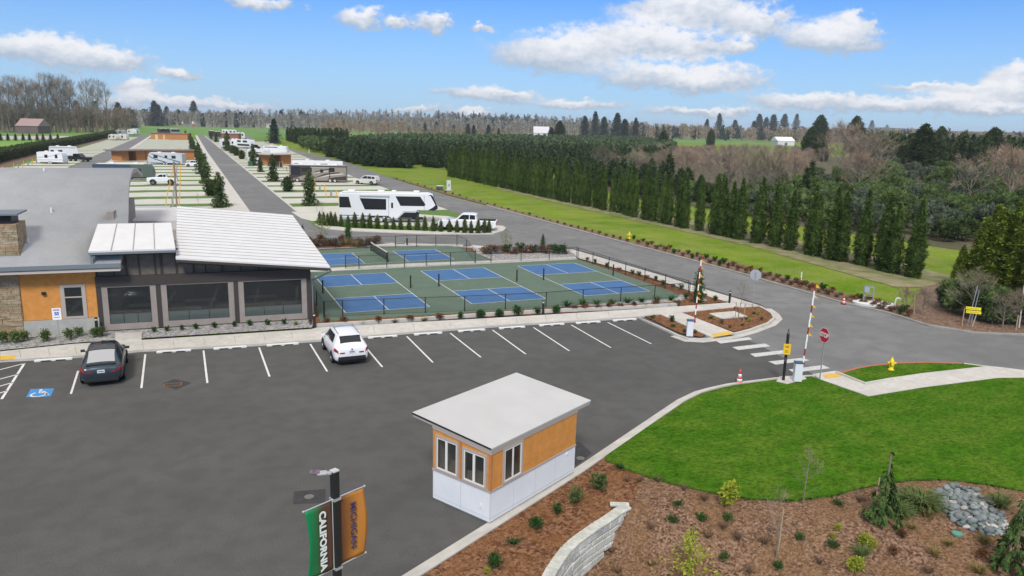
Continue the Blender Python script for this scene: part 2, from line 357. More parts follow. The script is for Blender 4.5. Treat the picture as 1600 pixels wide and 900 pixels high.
# ---- verge beyond the road
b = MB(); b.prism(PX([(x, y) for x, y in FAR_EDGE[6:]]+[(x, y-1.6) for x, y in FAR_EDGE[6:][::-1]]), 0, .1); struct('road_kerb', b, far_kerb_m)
b = MB(); b.sheet(PX([(985,381),(1070,403),(1160,427),(1200,439),(1260,456),(1315,472),(1390,489),(1450,508),(1525,520),(1600,522),(1760,521),(1760,505),(1600,500),(1480,490),(1420,478),(1335,465),(1275,446),(1200,427),(1160,414),(1080,396),(995,377)]), .05)
b.sheet(PX([(612,278),(700,304.5),(800,331),(985,381),(985,376),(800,328),(700,301),(612,276)]), .046)
struct('verge_bed', b, M('verge_bark', (.11,.060,.038), (.29,.20,.14), 7, .95, .9, 20, coord='world', c3=(.16,.10,.07), s3=1.0, a3=.6, vor=True, lo=0, hi=1))
b = MB(); b.sheet([(86,98),(78,126),(90,168),(118,208),(160,266),(215,335),(255,356),(335,356),(420,300),(330,215),(215,140),(140,84)], -.02); struct('thicket_floor', b, M('brush_floor', (.085,.075,.045), (.14,.115,.075), .25, .95, coord='world', c3=(.06,.075,.03), s3=.08, a3=.6, speck=(2,.3)))
b = MB(); b.sheet([(84,60),(95,48),(116,54),(142,84),(112,108),(88,100),(80,92)], -.024); struct('brush_floor', b, MATS['brush_floor'])
b = MB(); b.sheet([(60.3,150),(60,100),(60.4,70),(58.5,56),(57,46),(66,44),(70,60),(69,110),(69,160)], -.02); struct('dry_grass', b, dry_m)
b = MB(); b.sheet(PX([(1440,450),(1480,440),(1800,440),(1800,520),(1600,522),(1525,520),(1450,506),(1420,495)]), .04); struct('soil_bank', b, soil_m)
b = MB(); b.sheet(PX([(-40,264),(0,254.5),(57,239.5),(120,226.3),(165,215.5),(167,219),(120,229.8),(60,244.8),(20,258),(0,263.5),(-40,275)]), .03); struct('bark_strip', b, M('dark_bark', (.14,.08,.055), (.23,.15,.11), 3, .95, coord='world'))
# ---- sport courts
b = MB(); b.prism(PX([(484,440),(487,424),(785,411.5),(902,405),(960,424),(1062,461),(1055,468),(940,476),(853,481.5),(640,494),(500,502.5)]), -.05, .03)
b.prism(PX([(470,402),(497,391),(617,385),(712,383.5),(745,397),(770,408.5),(640,413),(540,419),(470,421)]), -.05, .03)
struct('court_surface', b, court_green)
bl = MB(); wl = MB()
WD, LN, KD = 6.10, 13.41, (13.41-2*2.13)/2
def line(mb, x0, y0, x1, y1, w=.055, z=.0375):
    d = Vector((x1-x0, y1-y0)); n = Vector((-d.y, d.x)).normalized()*w/2; e = d.normalized()*w/2; a = Vector((x0, y0))-e; c = Vector((x1, y1))+e
    mb.sheet([a-n, c-n, c+n, a+n], z)
for (ox, oy) in ((9.607,51.187),(18.972,51.094),(28.479,51.013)):
    for y0 in (0, LN-KD): bl.sheet([(ox, oy+y0), (ox+WD, oy+y0), (ox+WD, oy+y0+KD), (ox, oy+y0+KD)], .034)
    for xx in (0, WD): line(wl, ox+xx, oy, ox+xx, oy+LN)
    for yy in (0, KD, LN-KD, LN): line(wl, ox+.03, oy+yy, ox+WD-.03, oy+yy, z=.0385)
    line(wl, ox+WD/2, oy+.03, ox+WD/2, oy+KD-.03, z=.0395); line(wl, ox+WD/2, oy+LN-KD+.03, ox+WD/2, oy+LN-.03, z=.0395)
# the far court runs across
q = [G(614,392,.03), G(680,389.5,.03), G(710,405,.03), G(637.5,407.5,.03)]; fy0, fy1 = q[2].y, q[1].y
fx0 = q[3].x; fx1 = fx0+KD; nx = fx0-2.13
for x0 in (fx0, nx-2.13-KD): bl.sheet([(x0, fy0), (x0+KD, fy0), (x0+KD, fy1), (x0, fy1)], .034)
for yy in (fy0, fy1): line(wl, nx-2.13-KD, yy, fx1, yy)
for xx in (nx-2.13-KD, nx-2.13, fx0, fx1): line(wl, xx, fy0+.03, xx, fy1-.03, z=.0385)
ym = (fy0+fy1)/2; line(wl, fx0+.03, ym, fx1-.03, ym, z=.0395); line(wl, nx-2.13-KD+.03, ym, nx-2.16, ym, z=.0395)
struct('court_paint', bl, court_blue); struct('court_lines', wl, white_paint)
# ---- planting beds and walks round the courts
b = MB(); b.sheet(PX([(478,508),(780,492),(1060,478),(1140,473),(1080,455),(1010,431),(905,403),(895,390),(740,384),(617,383),(500,388),(465,400),(470,440)]), .014); b.sheet(PX([(490,505),(780,487),(1050,472),(1075,455),(1000,431),(900,404),(920,404),(1010,432),(1080,456),(1140,473),(996,484),(760,497),(490,514)]), .075)
b.sheet(PX([(1004,494),(1032,490.5),(1106,524),(1094,528),(1062,522)]), .075); b.sheet(PX([(1060,489),(1137,480.5),(1187,479),(1199,487),(1206,497),(1199,507),(1147,520)]), .075)
struct('mulch_bed', b, mulch)
b = MB(); b.sheet(PX([(0,549),(117,537),(222,530),(487,513),(492,504),(486,499),(155,520),(40,530),(0,531)]), .06)
b.sheet(PX([(860,481),(940,476),(1056,468),(1063,461),(1078,466),(1057,473),(960,478)]), .078)
b.sheet(PX([(470,404),(500,390),(617,384.5),(614,379.5),(500,385),(470,394)]), .05); b.sheet(PX([(735,385),(745,397),(772,408),(900,402),(893,391),(850,388),(790,387)]), .05)
struct('gravel_bed', b, gravel_m)
b = MB(); b.sheet(PX([(470,394),(500,388.5),(560,386),(650,384.5),(600,381),(540,380),(500,382),(470,388)]), .062); b.sheet(PX([(745,386),(756,398),(880,395),(886,392),(850,389),(790,387)]), .062)
struct('shrub_bed', b, mulch)
b = MB()
z = .13
b.prism(PX([(0,549),(117,537),(222,531),(400,520),(487,514),(494,512),(780,496),(996,483),(1140,472.5),(1187,478),(1137,480.5),(1064,487.5),(1032,490.5),(996,494),(780,507.5),(640,518),(500,530),(400,537),(219,546),(114,556),(0,562)], z), 0, z)
b.prism(PX([(180,520),(222,518.5),(221,531),(180,534)], z), 0, z-.004)
b.prism(PX([(1032,490.6),(1064,487.6),(1148,520),(1112,526.5),(1106,524)], z), 0, z-.004)
b.prism(PX([(1108,489.5),(1147,486),(1167.5,494),(1127,497.5)], z), 0, z+.006)
b.prism(PX([(484,424.5),(700,414),(902,404.5),(903,401),(780,406.5),(640,411.5),(484,420.5)], .07), 0, .07)
b.prism(PX([(560,384.5),(617,379.5),(730,382.5),(800,387.3),(851,389),(895,389.5),(1040,432),(1095,450),(1140,463),(1187,477),(1140,472.4),(1080,455),(1010,431),(905,403.5),(890,392),(800,391),(740,386.5),(700,383.5),(617,384)], .09), 0, .09)
struct('sidewalk', b, concrete)
# narrow joints across the walk
b = MB()
for x in (30,75,117,178,222,270,318,366,412,455,520,583,645,702,758,806,852,900,950):
    t = (x-0)/996; p = G(x, 549-t*66-0, .13); q = G(x+3, 562-t*68, .13); d = (q-p); q = p+d.normalized()*min(d.length, 1.6) if d.length else q
    b.box(((p.x+q.x)/2, (p.y+q.y)/2, .1315), (.02, (p-q).length, .002), rz=atan2(-(q.x-p.x), (q.y-p.y)))
struct('walk_joints', b, M('joint_dark', (.22,.21,.2)))
b = MB()
def kerb_run(pts, w, z0, z1, closed=False):
    P = [Vector(p) for p in pts]; L = []; R = []
    for i, p in enumerate(P):
        d = (P[min(i+1, len(P)-1)]-P[max(i-1, 0)]).normalized(); n = Vector((-d.y, d.x)); L.append(p+n*w/2); R.append(p-n*w/2)
    for i in range(len(P)-1): b.prism([R[i], R[i+1], L[i+1], L[i]], z0, z1)
kerb_run(PX([(494,506),(640,497),(780,487.5),(853,483.5),(960,479),(1057,473.5)], .3), .22, 0, .30)
kerb_run(PX([(0,562),(114,555.8),(219,546),(400,537),(500,530),(640,518.2),(780,507.6),(996,494.3),(1030,509.5),(1059,523),(1075,528),(1094,529),(1112,528)], .13), .16, 0, .134)
kerb_run(PX([(1146,521),(1173,514),(1200,504.5),(1210,496),(1206,489),(1195,482),(1187,478)], .13), .2, 0, .137)
kerb_run(PX([(1052,524.5),(1072,532),(1097,533),(1118,530.5),(1150,526),(1180,517.5),(1207,507),(1217,498),(1212,490),(1200,482)], .02), .5, 0, .018)
LK = [G(x, y, .12).to_2d() for x, y in [(1274,586),(1212,590.5),(1147,598.8),(1115,606),(1097,611),(1070,624),(1040,644.5)]]
kerb_run(LK+[LK[-1]+(Vector((13.25,23.45))-LK[-1])*t for t in (.5, 1)]+[Vector((5.3,19.0)), Vector((0,16.1)), Vector((-6,12.8))], .16, 0, .125)
kerb_run([p+Vector((-.15,.2)) for p in LK]+[Vector((13.08,23.67)), Vector((5.15,19.25)), Vector((-.1,16.35))], .3, 0, .012)
struct('kerb', b, kerb_m)
b = MB(); kerb_run(PX([(1310,583),(1340,575),(1362,571),(1404,567),(1447,566),(1504,567.5)], .12), .17, 0, .13); struct('red_kerb', b, red_kerb)
b = MB(); kerb_run(PX([(1506,567.6),(1539,572),(1560,574),(1600,579),(1760,600)], .12), .17, 0, .13); kerb_run(PX([(1307,580),(1352,597.5),(1394,590.5)], .22), .14, 0, .22)
b.prism(PX([(1270,584.5),(1305,579.5),(1352,597),(1394,590),(1442,583),(1539,572.3),(1560,574.5),(1600,579.5),(1760,600),(1760,612),(1600,590),(1560,590),(1442,605),(1357,619),(1280,592)], .12), 0, .128)
b.prism(PX([(1213,596),(1218,588.5),(1254,586.5),(1260,592),(1230,600)], .13), 0, .15)
struct('corner_walk', b, concrete)
b = MB(); b.sheet(PX([(1113,521.5),(1140,517.5),(1145,522),(1115,527)], .13), .1345); b.sheet(PX([(1285,585.5),(1311,583),(1319,587),(1290,591.5)], .13), .1345); b.sheet(PX([(0,556.5),(25,554.5),(22,561.5),(0,563)], .13), .1345)
struct('tactile_pads', b, yellow_m)
b = MB()
edge = [G(x, y, .12).to_2d() for x, y in [(1268,588),(1212,593),(1147,601.5),(1115,609),(1097,614),(1070,627.5),(1040,648)]]
b.sheet(edge+[Vector((15.0,24.5))]+LAWN_EDGE+PX([(1760,612),(1600,590),(1560,590.5),(1442,605.5),(1357,619.5),(1280,592.5)], .12), .12)
b.sheet(PX([(1312,581.5),(1362,571.8),(1404,567.8),(1447,566.8),(1504,568.3),(1539,572.5),(1442,583),(1394,590),(1352,596.5)], .12), .122)
struct('lawn', b, lawn_m)
# a few tufts along the lawn's cut edge
rt = random.Random(3); b = MB()
for i in range(len(LAWN_EDGE)-1):
    a, c = LAWN_EDGE[i], LAWN_EDGE[i+1]
    for k in range(int((c-a).length*26)):
        p = a.lerp(c, rt.random()); t = rt.random()*6.28; h = .05+.06*rt.random(); w = .05
        b.add([(p.x-cos(t)*w, p.y-sin(t)*w, .06), (p.x+cos(t)*w, p.y+sin(t)*w, .06), (p.x+rt.uniform(-.05,.05), p.y+rt.uniform(-.05,.05), .12+h)], [(0,1,2)])
tag(b.build('lawn_edge_grass', M('edge_grass', (.04,.11,.01), (.09,.18,.02), 4)), 'fringe of dark green grass along the cut edge of the lawn', 'grass', kind='stuff')
# mulch: level upper bed and the falling lower bed
b = MB(); up = [Vector((13.15,23.35)), Vector((15.1,24.45)), W0+WA*-4.6]+[W0+WA*a+WN*ew(a) for a in (-3.5,-2.5,-1.5,-1,-.47,0,.62,1.26,1.9,2.5,3.15,3.8,4.5,5.25,6.1,9)]+[ Vector((0,9)), Vector((-6,12.7)), Vector((0,16.0)), Vector((5.35,18.95))]
b.sheet([(p.x, p.y) for p in up], .08); struct('bark_slope', b, mulch)
b = MB(); nA, nE = 110, 90; a0, a1, e1 = -24.0, 10.0, 17.0
for j in range(nE+1):
    for i in range(nA+1):
        a = a0+(a1-a0)*i/nA; e = e1*(j/nE)**1.3; p = W0+WA*a+WN*(e+ew(a)); zq = H(p.x, p.y) if j else (.078 if a < .1 else -.6)
        if (p.x > 14.6 and over_lawn(p)): zq = -.25
        b.v.append((p.x, p.y, zq))
for j in range(nE):
    for i in range(nA): k = j*(nA+1)+i; b.f.append((k, k+nA+1, k+nA+2, k+1)); b.mi.append(0); b.sm.append(True)
struct('lower_bed', b, mulch_low)
# painted stall lines, worn letters, crosswalk
b = MB()
def pl(x0, y0, x1, y1, w=.1):
    p = G(x0, y0); q = G(x1, y1); line(b, p.x, p.y, q.x, q.y, w, .006)
for s in [(405,543.5,421,588),(485,538,511,580),(570,541,597,573),(636,526,676,566),(704,521,751,558),(770,516,821,553),(834,512,889,548),(893,508,954,543),(950,504,1017,537),(318,548,324,598),(227,554,221,606),(122,580,111,615)]: pl(*s)
pl(38,568,3,623,.12); pl(38,568,-40,588); 
for q in [(28,585,-40,603),(19,598,-40,615),(10,611,-40,627)]: pl(*q)
struct('stall_lines', b, white_paint)
b = MB()
for q in [[(1118.7,533),(1170,527),(1176,530.5),(1126,537)], [(1144,542.5),(1195,537),(1204,541.2),(1153.7,547.2)], [(1172,553),(1223,547.5),(1231,551.8),(1180,558)], [(1200.5,565),(1252.5,559.5),(1265,563.2),(1212.5,570)], [(1232,577.5),(1286,570.5),(1297,575.5),(1240,582.5)]]:
    b.sheet(PX(q), .010)
struct('crosswalk', b, M('worn_white', (.62,.62,.60), (.45,.46,.45), 6, .8, coord='world'))
def isa(mb, o, ux, uy, s, z=None, th=.09, up=None):
    """wheelchair symbol; o origin, ux/uy unit vectors, s size"""
    def P(x, y): return Vector(o)+Vector(ux)*x*s+Vector(uy)*y*s
    def bar(x0, y0, x1, y1, w=th):
        d = Vector((x1-x0, y1-y0)).normalized()*w/2; n = Vector((-d.y, d.x))
        mb.add([P(x0-n.x, y0-n.y), P(x1-n.x, y1-n.y), P(x1+n.x, y1+n.y), P(x0+n.x, y0+n.y)], [(0,1,2,3)])
    mb.add([P(-.06+.075*cos(t*pi/5), .42+.075*sin(t*pi/5)) for t in range(10)], [tuple(range(10))])
    bar(-.06,.34,-.02,.0); bar(-.04,.17,.17,.17); bar(-.02,.02,.2,.02); bar(.19,.03,.3,-.3); bar(.28,-.3,.38,-.27)
    n = 12
    for i in range(n):
        t0 = 2.2+i*(4.3/n); t1 = 2.2+(i+1)*(4.3/n); r0, r1 = .26, .34; c = (-.02,-.16)
        mb.add([P(c[0]+r0*cos(t0), c[1]+r0*sin(t0)), P(c[0]+r1*cos(t0), c[1]+r1*sin(t0)), P(c[0]+r1*cos(t1), c[1]+r1*sin(t1)), P(c[0]+r0*cos(t1), c[1]+r0*sin(t1))], [(0,1,2,3)])
b = MB(); b.sheet(PX([(48,608),(85,607),(79,619.5),(40.5,621)]), .006); struct('accessible_bay_marking', b, blue_paint)
b = MB(); c = G(63,614,.0085); isa(b, c, (.999,-.05,0), (.05,.999,0), 1.1); struct('accessible_symbol', b, white_paint)
# asphalt patches round the iron covers
b = MB()
for poly in [[(253,600),(272,592),(300,598.5),(275,609.5)], [(459,768),(509,764),(508,786),(458,788)], [(880,700),(905,690),(925,708),(900,728)]]: b.sheet(PX(poly), .003)
struct('asphalt_patch', b, M('patch_seal', (.040,.040,.042), (.055,.055,.056), 3, .9, coord='world'))
# distant hills
b = MB()
def hill(pts, dist, base=-5):
    for i in range(len(pts)-1):
        (x0, y0), (x1, y1) = pts[i], pts[i+1]; A = ray(x0, y0); B = ray(x1, y1)
        a = Vector((A.x, A.y, 0)).normalized(); c = Vector((B.x, B.y, 0)).normalized()
        za = CH+dist*A.z/Vector((A.x, A.y)).length; zb = CH+dist*B.z/Vector((B.x, B.y)).length
        b.add([a*(dist*.75)+Vector((0,0,base)), c*(dist*.75)+Vector((0,0,base)), c*dist+Vector((0,0,zb)), a*dist+Vector((0,0,za)), a*dist*1.3+Vector((0,0,base)), c*dist*1.3+Vector((0,0,base))], [(0,1,2,3),(3,2,5,4)])
hill([(1180,205),(1290,203),(1340,200),(1380,199),(1440,202),(1500,205),(1600,207),(1900,214)], 3100)
hill([(-400,192),(0,190),(200,187),(350,184),(450,182),(560,183),(650,183),(760,187),(880,192),(960,196),(1060,204)], 2300)
struct('hills', b, M('far_hill', (.05,.075,.06), (.08,.095,.07), .01, 1, coord='world'))
# ================================================================== BUILDINGS
stone_m = M('ledge_stone', (.26,.20,.12), (.46,.38,.26), 4.5, .9, .8, 14, c3=(.40,.26,.15), s3=2.2, a3=.6, vor=True, lo=.1, hi=.9, stretch=(.7,.7,2.4))
orange_m = M('orange_siding', (.56,.235,.055), (.66,.29,.075), 3, .7, .3, 40)
orange_d = M('timber_orange', (.42,.17,.06), (.5,.22,.08), 3, .75)
basec_m = M('base_block', (.36,.36,.33), (.43,.43,.39), 2, .9)
dark_m = M('dark_bronze', (.055,.046,.042), rough=.6)
taupe_m = M('taupe_frame', (.27,.235,.21), (.31,.27,.245), 2, .7)
glass_m = M('dark_glass', (.022,.026,.026), rough=.07, spec=.6)
screen_m = M('screen_mesh', (.13,.11,.095), (.17,.145,.125), 4, .8)
roofgrey_m = M('grey_membrane', (.37,.375,.38), (.42,.425,.43), .8, .6, .05, 5, c3=(.46,.46,.455), s3=.25, a3=.5, speck=(6,.06))
roofwhite_m = M('white_roof_sheet', (.60,.60,.60), (.65,.65,.65), 1.2, .5)
seam_m = M('roof_seam', (.30,.30,.32), rough=.6)
fascia_m = M('slate_fascia', (.17,.20,.22), rough=.5)
soffit_m = M('pale_soffit', (.48,.44,.40), rough=.8)
trim_m = M('taupe_trim', (.42,.37,.33), rough=.7)
whitewall_m = M('white_panel_board', (.70,.72,.74), (.75,.765,.78), 1.5, .6)
vinyl_m = M('vinyl_white', (.75,.73,.68), rough=.5)
black_m = M('black_powdercoat', (.018,.019,.021), rough=.45, spec=.4)
steel_m = M('galvanised', (.42,.44,.46), rough=.45, metal=.6)
RH = -0.061
club = thing('clubhouse', 'long clubhouse with orange and stone walls, dark screened porch and grey and white roofs', 'building', (7.12,50.04,0), RH)
def bx(name, mat, parent, *boxes, bevel=0):
    b = MB()
    for u0, u1, v0, v1, z0, z1 in boxes: b.box(((u0+u1)/2, (v0+v1)/2, (z0+z1)/2), (u1-u0, v1-v0, z1-z0))
    return b.build(name, mat, parent, bevel)
sw = bx('stone_wall', stone_m, club, (-26,-16.6,-.05,.45,0,4.4))
b = MB(); rc = random.Random(5)
z = .0
while z < 4.3:
    h = rc.uniform(.09,.2); u = -26.0
    while u < -16.65:
        w = rc.uniform(.2,.7); w = min(w, -16.62-u); d = rc.uniform(.02,.07); b.box((u+w/2, -.05-d/2+.01, z+h/2), (w-.015, d+.02, h-.012)); u += w
    z += h
st = b.build('ledge_stones', [M('ledge_face', (.25,.20,.12), (.42,.35,.25), 3.1, .9, .5, 20, c3=(.42,.26,.14), s3=1.6, a3=.6, detail=1, vor=True, lo=.1, hi=.9, stretch=(.6,1,2.2))], sw)
bx('orange_wall', orange_m, club, (-16.6,-12.6,.02,.4,1.0,4.5))
bx('concrete_base', basec_m, club, (-16.6,-12.6,-.06,.4,0,.98))
w = bx('window', trim_m, club, (-14.55,-14.33,-.03,.05,1.0,3.1), (-13.42,-13.2,-.03,.05,1.0,3.1), (-14.33,-13.42,-.03,.05,2.92,3.1), (-14.33,-13.42,-.03,.05,1.0,1.14), (-14.33,-13.42,-.02,.04,2.28,2.36))
bx('pane', glass_m, w, (-14.33,-13.42,-.008,.03,1.14,2.92))
bx('wall_lamp', black_m, club, (-15.5,-15.3,-.14,.03,2.55,2.72))
# porch
bx('porch_frame', dark_m, club, *[(u-.14,u+.14,-.02,.3,0,2.9) for u in (-12.5,-9.2,-4.66,-.12)], (-12.64,.02,-.06,.34,2.88,3.5), (-12.64,.02,-.02,.3,0,.12))
for u0, u1 in ((-12.36,-9.34),(-9.06,-4.8),(-4.52,-.26)):
    f = bx('screen_frame', taupe_m, club, (u0,u0+.33,.0,.14,.12,2.88), (u1-.33,u1,.0,.14,.12,2.88), (u0+.33,u1-.33,.0,.14,.12,.5), (u0+.33,u1-.33,.0,.14,2.8,2.88))
    bx('pane', M('porch_glass', (.035,.04,.04), rough=.05, spec=.7, alpha=.55), f, (u0+.33,u1-.33,.06,.07,.5,2.8)); bx('rail', dark_m, f, (u0+.33,u1-.33,.03,.05,1.12,1.16)); bx('rail_glass', M('rail_glass', (.075,.095,.09), rough=.12, spec=.6), f, *[(u0+.33+(u1-u0-.66)*k/3+.02,u0+.33+(u1-u0-.66)*(k+1)/3-.02,.036,.047,.52,1.11) for k in range(3)])
b = MB(); b.side([(-12.6,3.5),(0,3.5),(0,3.75),(-7.95,4.5),(-7.95,5.1),(-12.6,5.1)], .15, .25); b.build('clerestory_glass', screen_m, club)
b = MB()
for u in (-12.55,-11.6,-10.9,-10.2,-9.3,-8.95,-8.1,-7.1,-6.4,-5.4,-4.3,-3.2,-2.1,-1.0,-.1):
    zt = 5.12 if u < -7.95 else 4.46-(u+7.95)*.097; b.box((u, .1, (3.5+zt)/2), (.13 if u in (-8.95,-5.4) else .07, .09, zt-3.5))
b.side([(-8.0,4.3),(1.1,3.45),(1.1,3.62),(-8.0,4.5)], -.75, -.55); b.side([(-12.5,4.9),(-8,4.9),(-8,5.1),(-12.5,5.1)], -.7, -.5)
b.build('clerestory_mullions', dark_m, club)
bx('porch_floor', M('porch_floor_tan', (.30,.26,.22)), club, (-12.4,-.32,.32,6.9,.02,.06))
for i_, (u, v, w_, d_, h_) in enumerate(((-11.2,1.6,1.5,.8,.75),(-8.0,1.5,2.2,.9,.8),(-5.6,1.6,1.2,.8,.45),(-3.4,1.7,2.4,1.0,.75),(-1.3,1.6,1.0,.9,.8),(-7.0,3.4,2.0,.9,.9),(-3.0,3.6,2.0,.9,.9),(-10.6,3.2,1.8,.9,.8))):
    bx('lounge_seat' if i_ % 2 else 'lounge_table', M('lounge_pale', (.48,.45,.40)), club, (u-w_/2,u+w_/2,v,v+d_,.06 if i_ % 2 else h_-.08,h_), *([] if i_ % 2 else [(u-.08,u+.08,v+d_/2-.08,v+d_/2+.08,.06,h_-.08)]))
bx('side_wall', dark_m, club, (-.3,-.02,.34,7,0,3.6)); bx('rear_wall', taupe_m, club, (-26,-11.9,.46,16,.0,4.3), (-11.8,-.32,7,12.5,0,4.6), (-25.5,-12.0,5,15.5,4.3,6.8))
bx('gable_wall', taupe_m, club, (-12.3,-11.9,4.0,13,4.4,7.0))
bx('entry_wall', screen_m, club, (-12.6,-12.0,.4,3,0,5.0))
def slab(name, mat, corners, th, parent, under=None):
    b = MB(); v = [Vector(c) for c in corners]; b.add(v+[c-Vector((0,0,th)) for c in v], [(0,1,2,3),(7,6,5,4),(0,4,5,1),(1,5,6,2),(2,6,7,3),(3,7,4,0)])
    return b.build(name, mat, parent)
c4 = [(-8,-1,4.68),(1.2,-1,3.78),(-.56,7,6.25),(-8.32,7,7.0)]
r = slab('ribbed_roof', roofwhite_m, c4, .1, club)
slab('fascia', dark_m, [(c[0]+(.02 if i in (1,2) else -.0), c[1], c[2]-.102) for i, c in enumerate(c4)], .16, r)
b = MB(); nr = 18
for k in range(1, nr+1):
    t = k/(nr+.0); a = Vector(c4[0]).lerp(Vector(c4[3]), t); c = Vector(c4[1]).lerp(Vector(c4[2]), t); b.tube(a+Vector((0,0,.010)), c+Vector((0,0,.010)), .018, n=4)
b.build('standing_seam', seam_m, r)
b = MB(); b.tube((1.2,-.95,3.6), (1.25,-.9,3.4), .07, n=6); b.tube((1.22,-.9,3.42), (.12,.1,2.7), .05, n=6); b.tube((.12,.1,2.7), (.12,.1,.1), .05, n=6); b.build('downspout', fascia_m, club)
c5 = [(-12.68,-1,5.25),(-7.98,-1,5.27),(-8.45,2.9,6.36),(-12.68,2.9,6.36)]
r = slab('white_canopy', roofwhite_m, c5, .1, club)
slab('fascia', fascia_m, [(c[0], c[1], c[2]-.102) for c in c5], .14, r)
b = MB()
for t in (.255, .505, .755):
    a = Vector(c5[0]).lerp(Vector(c5[1]), t); c = Vector(c5[3]).lerp(Vector(c5[2]), t); b.tube(a+Vector((0,0,.02)), c+Vector((0,0,.02)), .03, n=4)
b.build('standing_seam', seam_m, r)
bx('canopy_post', fascia_m, club, (-12.62,-12.48,-.9,-.76,4.3,5.05))
# curved roof
prof = [(-1,4.42),(1,5.22),(3.5,6.24),(5,6.91),(7,7.98),(8.3,8.55),(9.8,9.03),(11.5,9.27),(14,9.2),(17,8.6)]
ue = [-11.05,-11.05,-11.05,-11.14,-11.3,-11.37,-11.39,-11.44,-11.44,-11.44]
b = MB(); n = len(prof); b.smooth = True
for th in (0, .3):
    for (v, z), u in zip(prof, ue): b.v += [(-34, v, z-th), (u, v, z-th)]
for i in range(n-1): b.f += [(2*i, 2*i+1, 2*i+3, 2*i+2), (2*n+2*i+2, 2*n+2*i+3, 2*n+2*i+1, 2*n+2*i), (2*i+1, 2*n+2*i+1, 2*n+2*i+3, 2*i+3)]; b.mi += [0,1,1]; b.sm += [True,True,False]
b.f.append((0, 2*n, 2*n+1, 1)); b.mi.append(1); b.sm.append(False)
r = b.build('curved_roof', [roofgrey_m, soffit_m], club)
bx('fascia', fascia_m, r, (-34,-11.03,-1.06,-.98,4.22,4.46)); bx('soffit', soffit_m, club, (-34,-11.08,-1.0,.1,4.0,4.2))
b = MB(); 
for (x, y) in ((64,339),(32,388)):
    d = ray(x, y); p = None
    for (v, z), (v2, z2) in zip(prof, prof[1:]): 
        pass
for u, v, z in ((-15.6,5.0,6.91),(-16.3,1.6,5.45),(-20,10.6,9.1),(-17,10.8,9.1)): b = MB(); b.tube((u, v, z-.1), (u, v, z+.28), .07, n=8); b.build('roof_vent', M('vent_white', (.7,.7,.7)), r)
ch = bx('chimney', stone_m, club, (-20,-16.5,.3,2.2,4.4,6.75)); b = MB(); z = 4.75
while z < 6.7:
    h = rc.uniform(.09,.18); u = -18.6
    while u < -16.5:
        w = min(rc.uniform(.2,.6), -16.47-u); b.box((u+w/2, .28, z+h/2), (w-.015, .07, h-.012)); u += w
    v = .3
    while v < 2.15:
        w = min(rc.uniform(.2,.6), 2.2-v); b.box((-16.49, v+w/2, z+h/2), (.07, w-.015, h-.012)); v += w
    z += h
b.build('ledge_stones', MATS['ledge_face'], ch)
bx('chimney_cage', black_m, ch, (-19.8,-16.75,.5,2.0,6.75,7.28)); bx('chimney_cap', fascia_m, ch, (-20.2,-16.35,.1,2.4,7.28,7.38)); bx('flashing', fascia_m, ch, (-20.1,-16.42,.2,.32,4.6,4.95))
fl = bx('flat_roof', M('flat_roof_grey', (.5,.5,.5),(.58,.58,.57),.6), club, (-13.0,-8.2,12.6,22,0,5.3)); bx('back_canopy', roofgrey_m, club, (-13.2,-10.2,22.1,25.5,4.9,5.1))
# ---- gate booth
booth = thing('gate_booth', 'small gatehouse booth with orange upper walls, white lower panels and a pale flat roof', 'booth', (8.62,21.23,0), radians(28.3))
LB, DB = 5.06, 2.65
bx('plinth', M('plinth_grey', (.25,.26,.28)), booth, (.04,LB-.04,.04,DB-.04,0,.07))
lw = bx('lower_wall', whitewall_m, booth, (0,LB,0,DB,.06,1.12))
b = MB(); g = .012
for x in (.02,1.25,2.5,3.75,LB-.02): b.box((x, -.004, .6), (g, .008, 1.04))
for y in (.02,1.32,DB-.02): b.box((-.004, y, .6), (.008, g, 1.04))
b.box((LB/2, -.004, .2), (LB, .007, g)); b.box((-.004, DB/2, .2), (.007, DB, g)); b.build('panel_joint', M('joint_grey', (.5,.52,.55)), lw)
T_ = .1
uwb = [(0,T_,0,.24,1.2,2.45),(0,T_,1.17,1.50,1.2,2.45),(0,T_,2.44,DB,1.2,2.45),(0,T_,.24,1.17,2.34,2.45),(0,T_,1.50,2.44,2.42,2.45),(0,T_,.24,1.17,1.2,1.26),(0,T_,1.5,2.44,1.2,1.26),
 (T_,.70,0,T_,1.2,2.45),(1.62,LB,0,T_,1.2,2.45),(.70,1.62,0,T_,2.42,2.45),(.70,1.62,0,T_,1.2,1.26),(LB-T_,LB,T_,DB,1.2,2.45),(T_,LB-T_,DB-T_,DB,1.2,2.45)]
uw = MB()
for q in uwb: uw.box(((q[0]+q[1])/2,(q[2]+q[3])/2,(q[4]+q[5])/2),(q[1]-q[0],q[3]-q[2],q[5]-q[4]))
uw.add([(0,0,2.45),(LB,0,2.45),(LB,DB,2.45),(0,DB,2.45),(0,0,2.62),(LB,0,2.62),(LB,DB,2.84),(0,DB,2.84)], [(0,1,5,4),(1,2,6,5),(2,3,7,6),(3,0,4,7),(4,5,6,7),(3,2,1,0)])
uw.build('upper_wall', orange_m, booth)
inm = M('inner_lining', (.66,.64,.58), rough=.8)
bx('inner_lining', inm, booth, (LB-T_-.03,LB-T_-.01,.12,DB-.12,1.12,2.44), (.12,LB-.14,DB-T_-.03,DB-T_-.01,1.12,2.44))
bx('desk', M('desk_cream', (.55,.50,.38), rough=.6), booth, (.12,.75,.15,DB-.15,1.13,1.32)); bx('monitor', black_m, booth, (.5,.56,1.3,1.9,1.34,1.7))
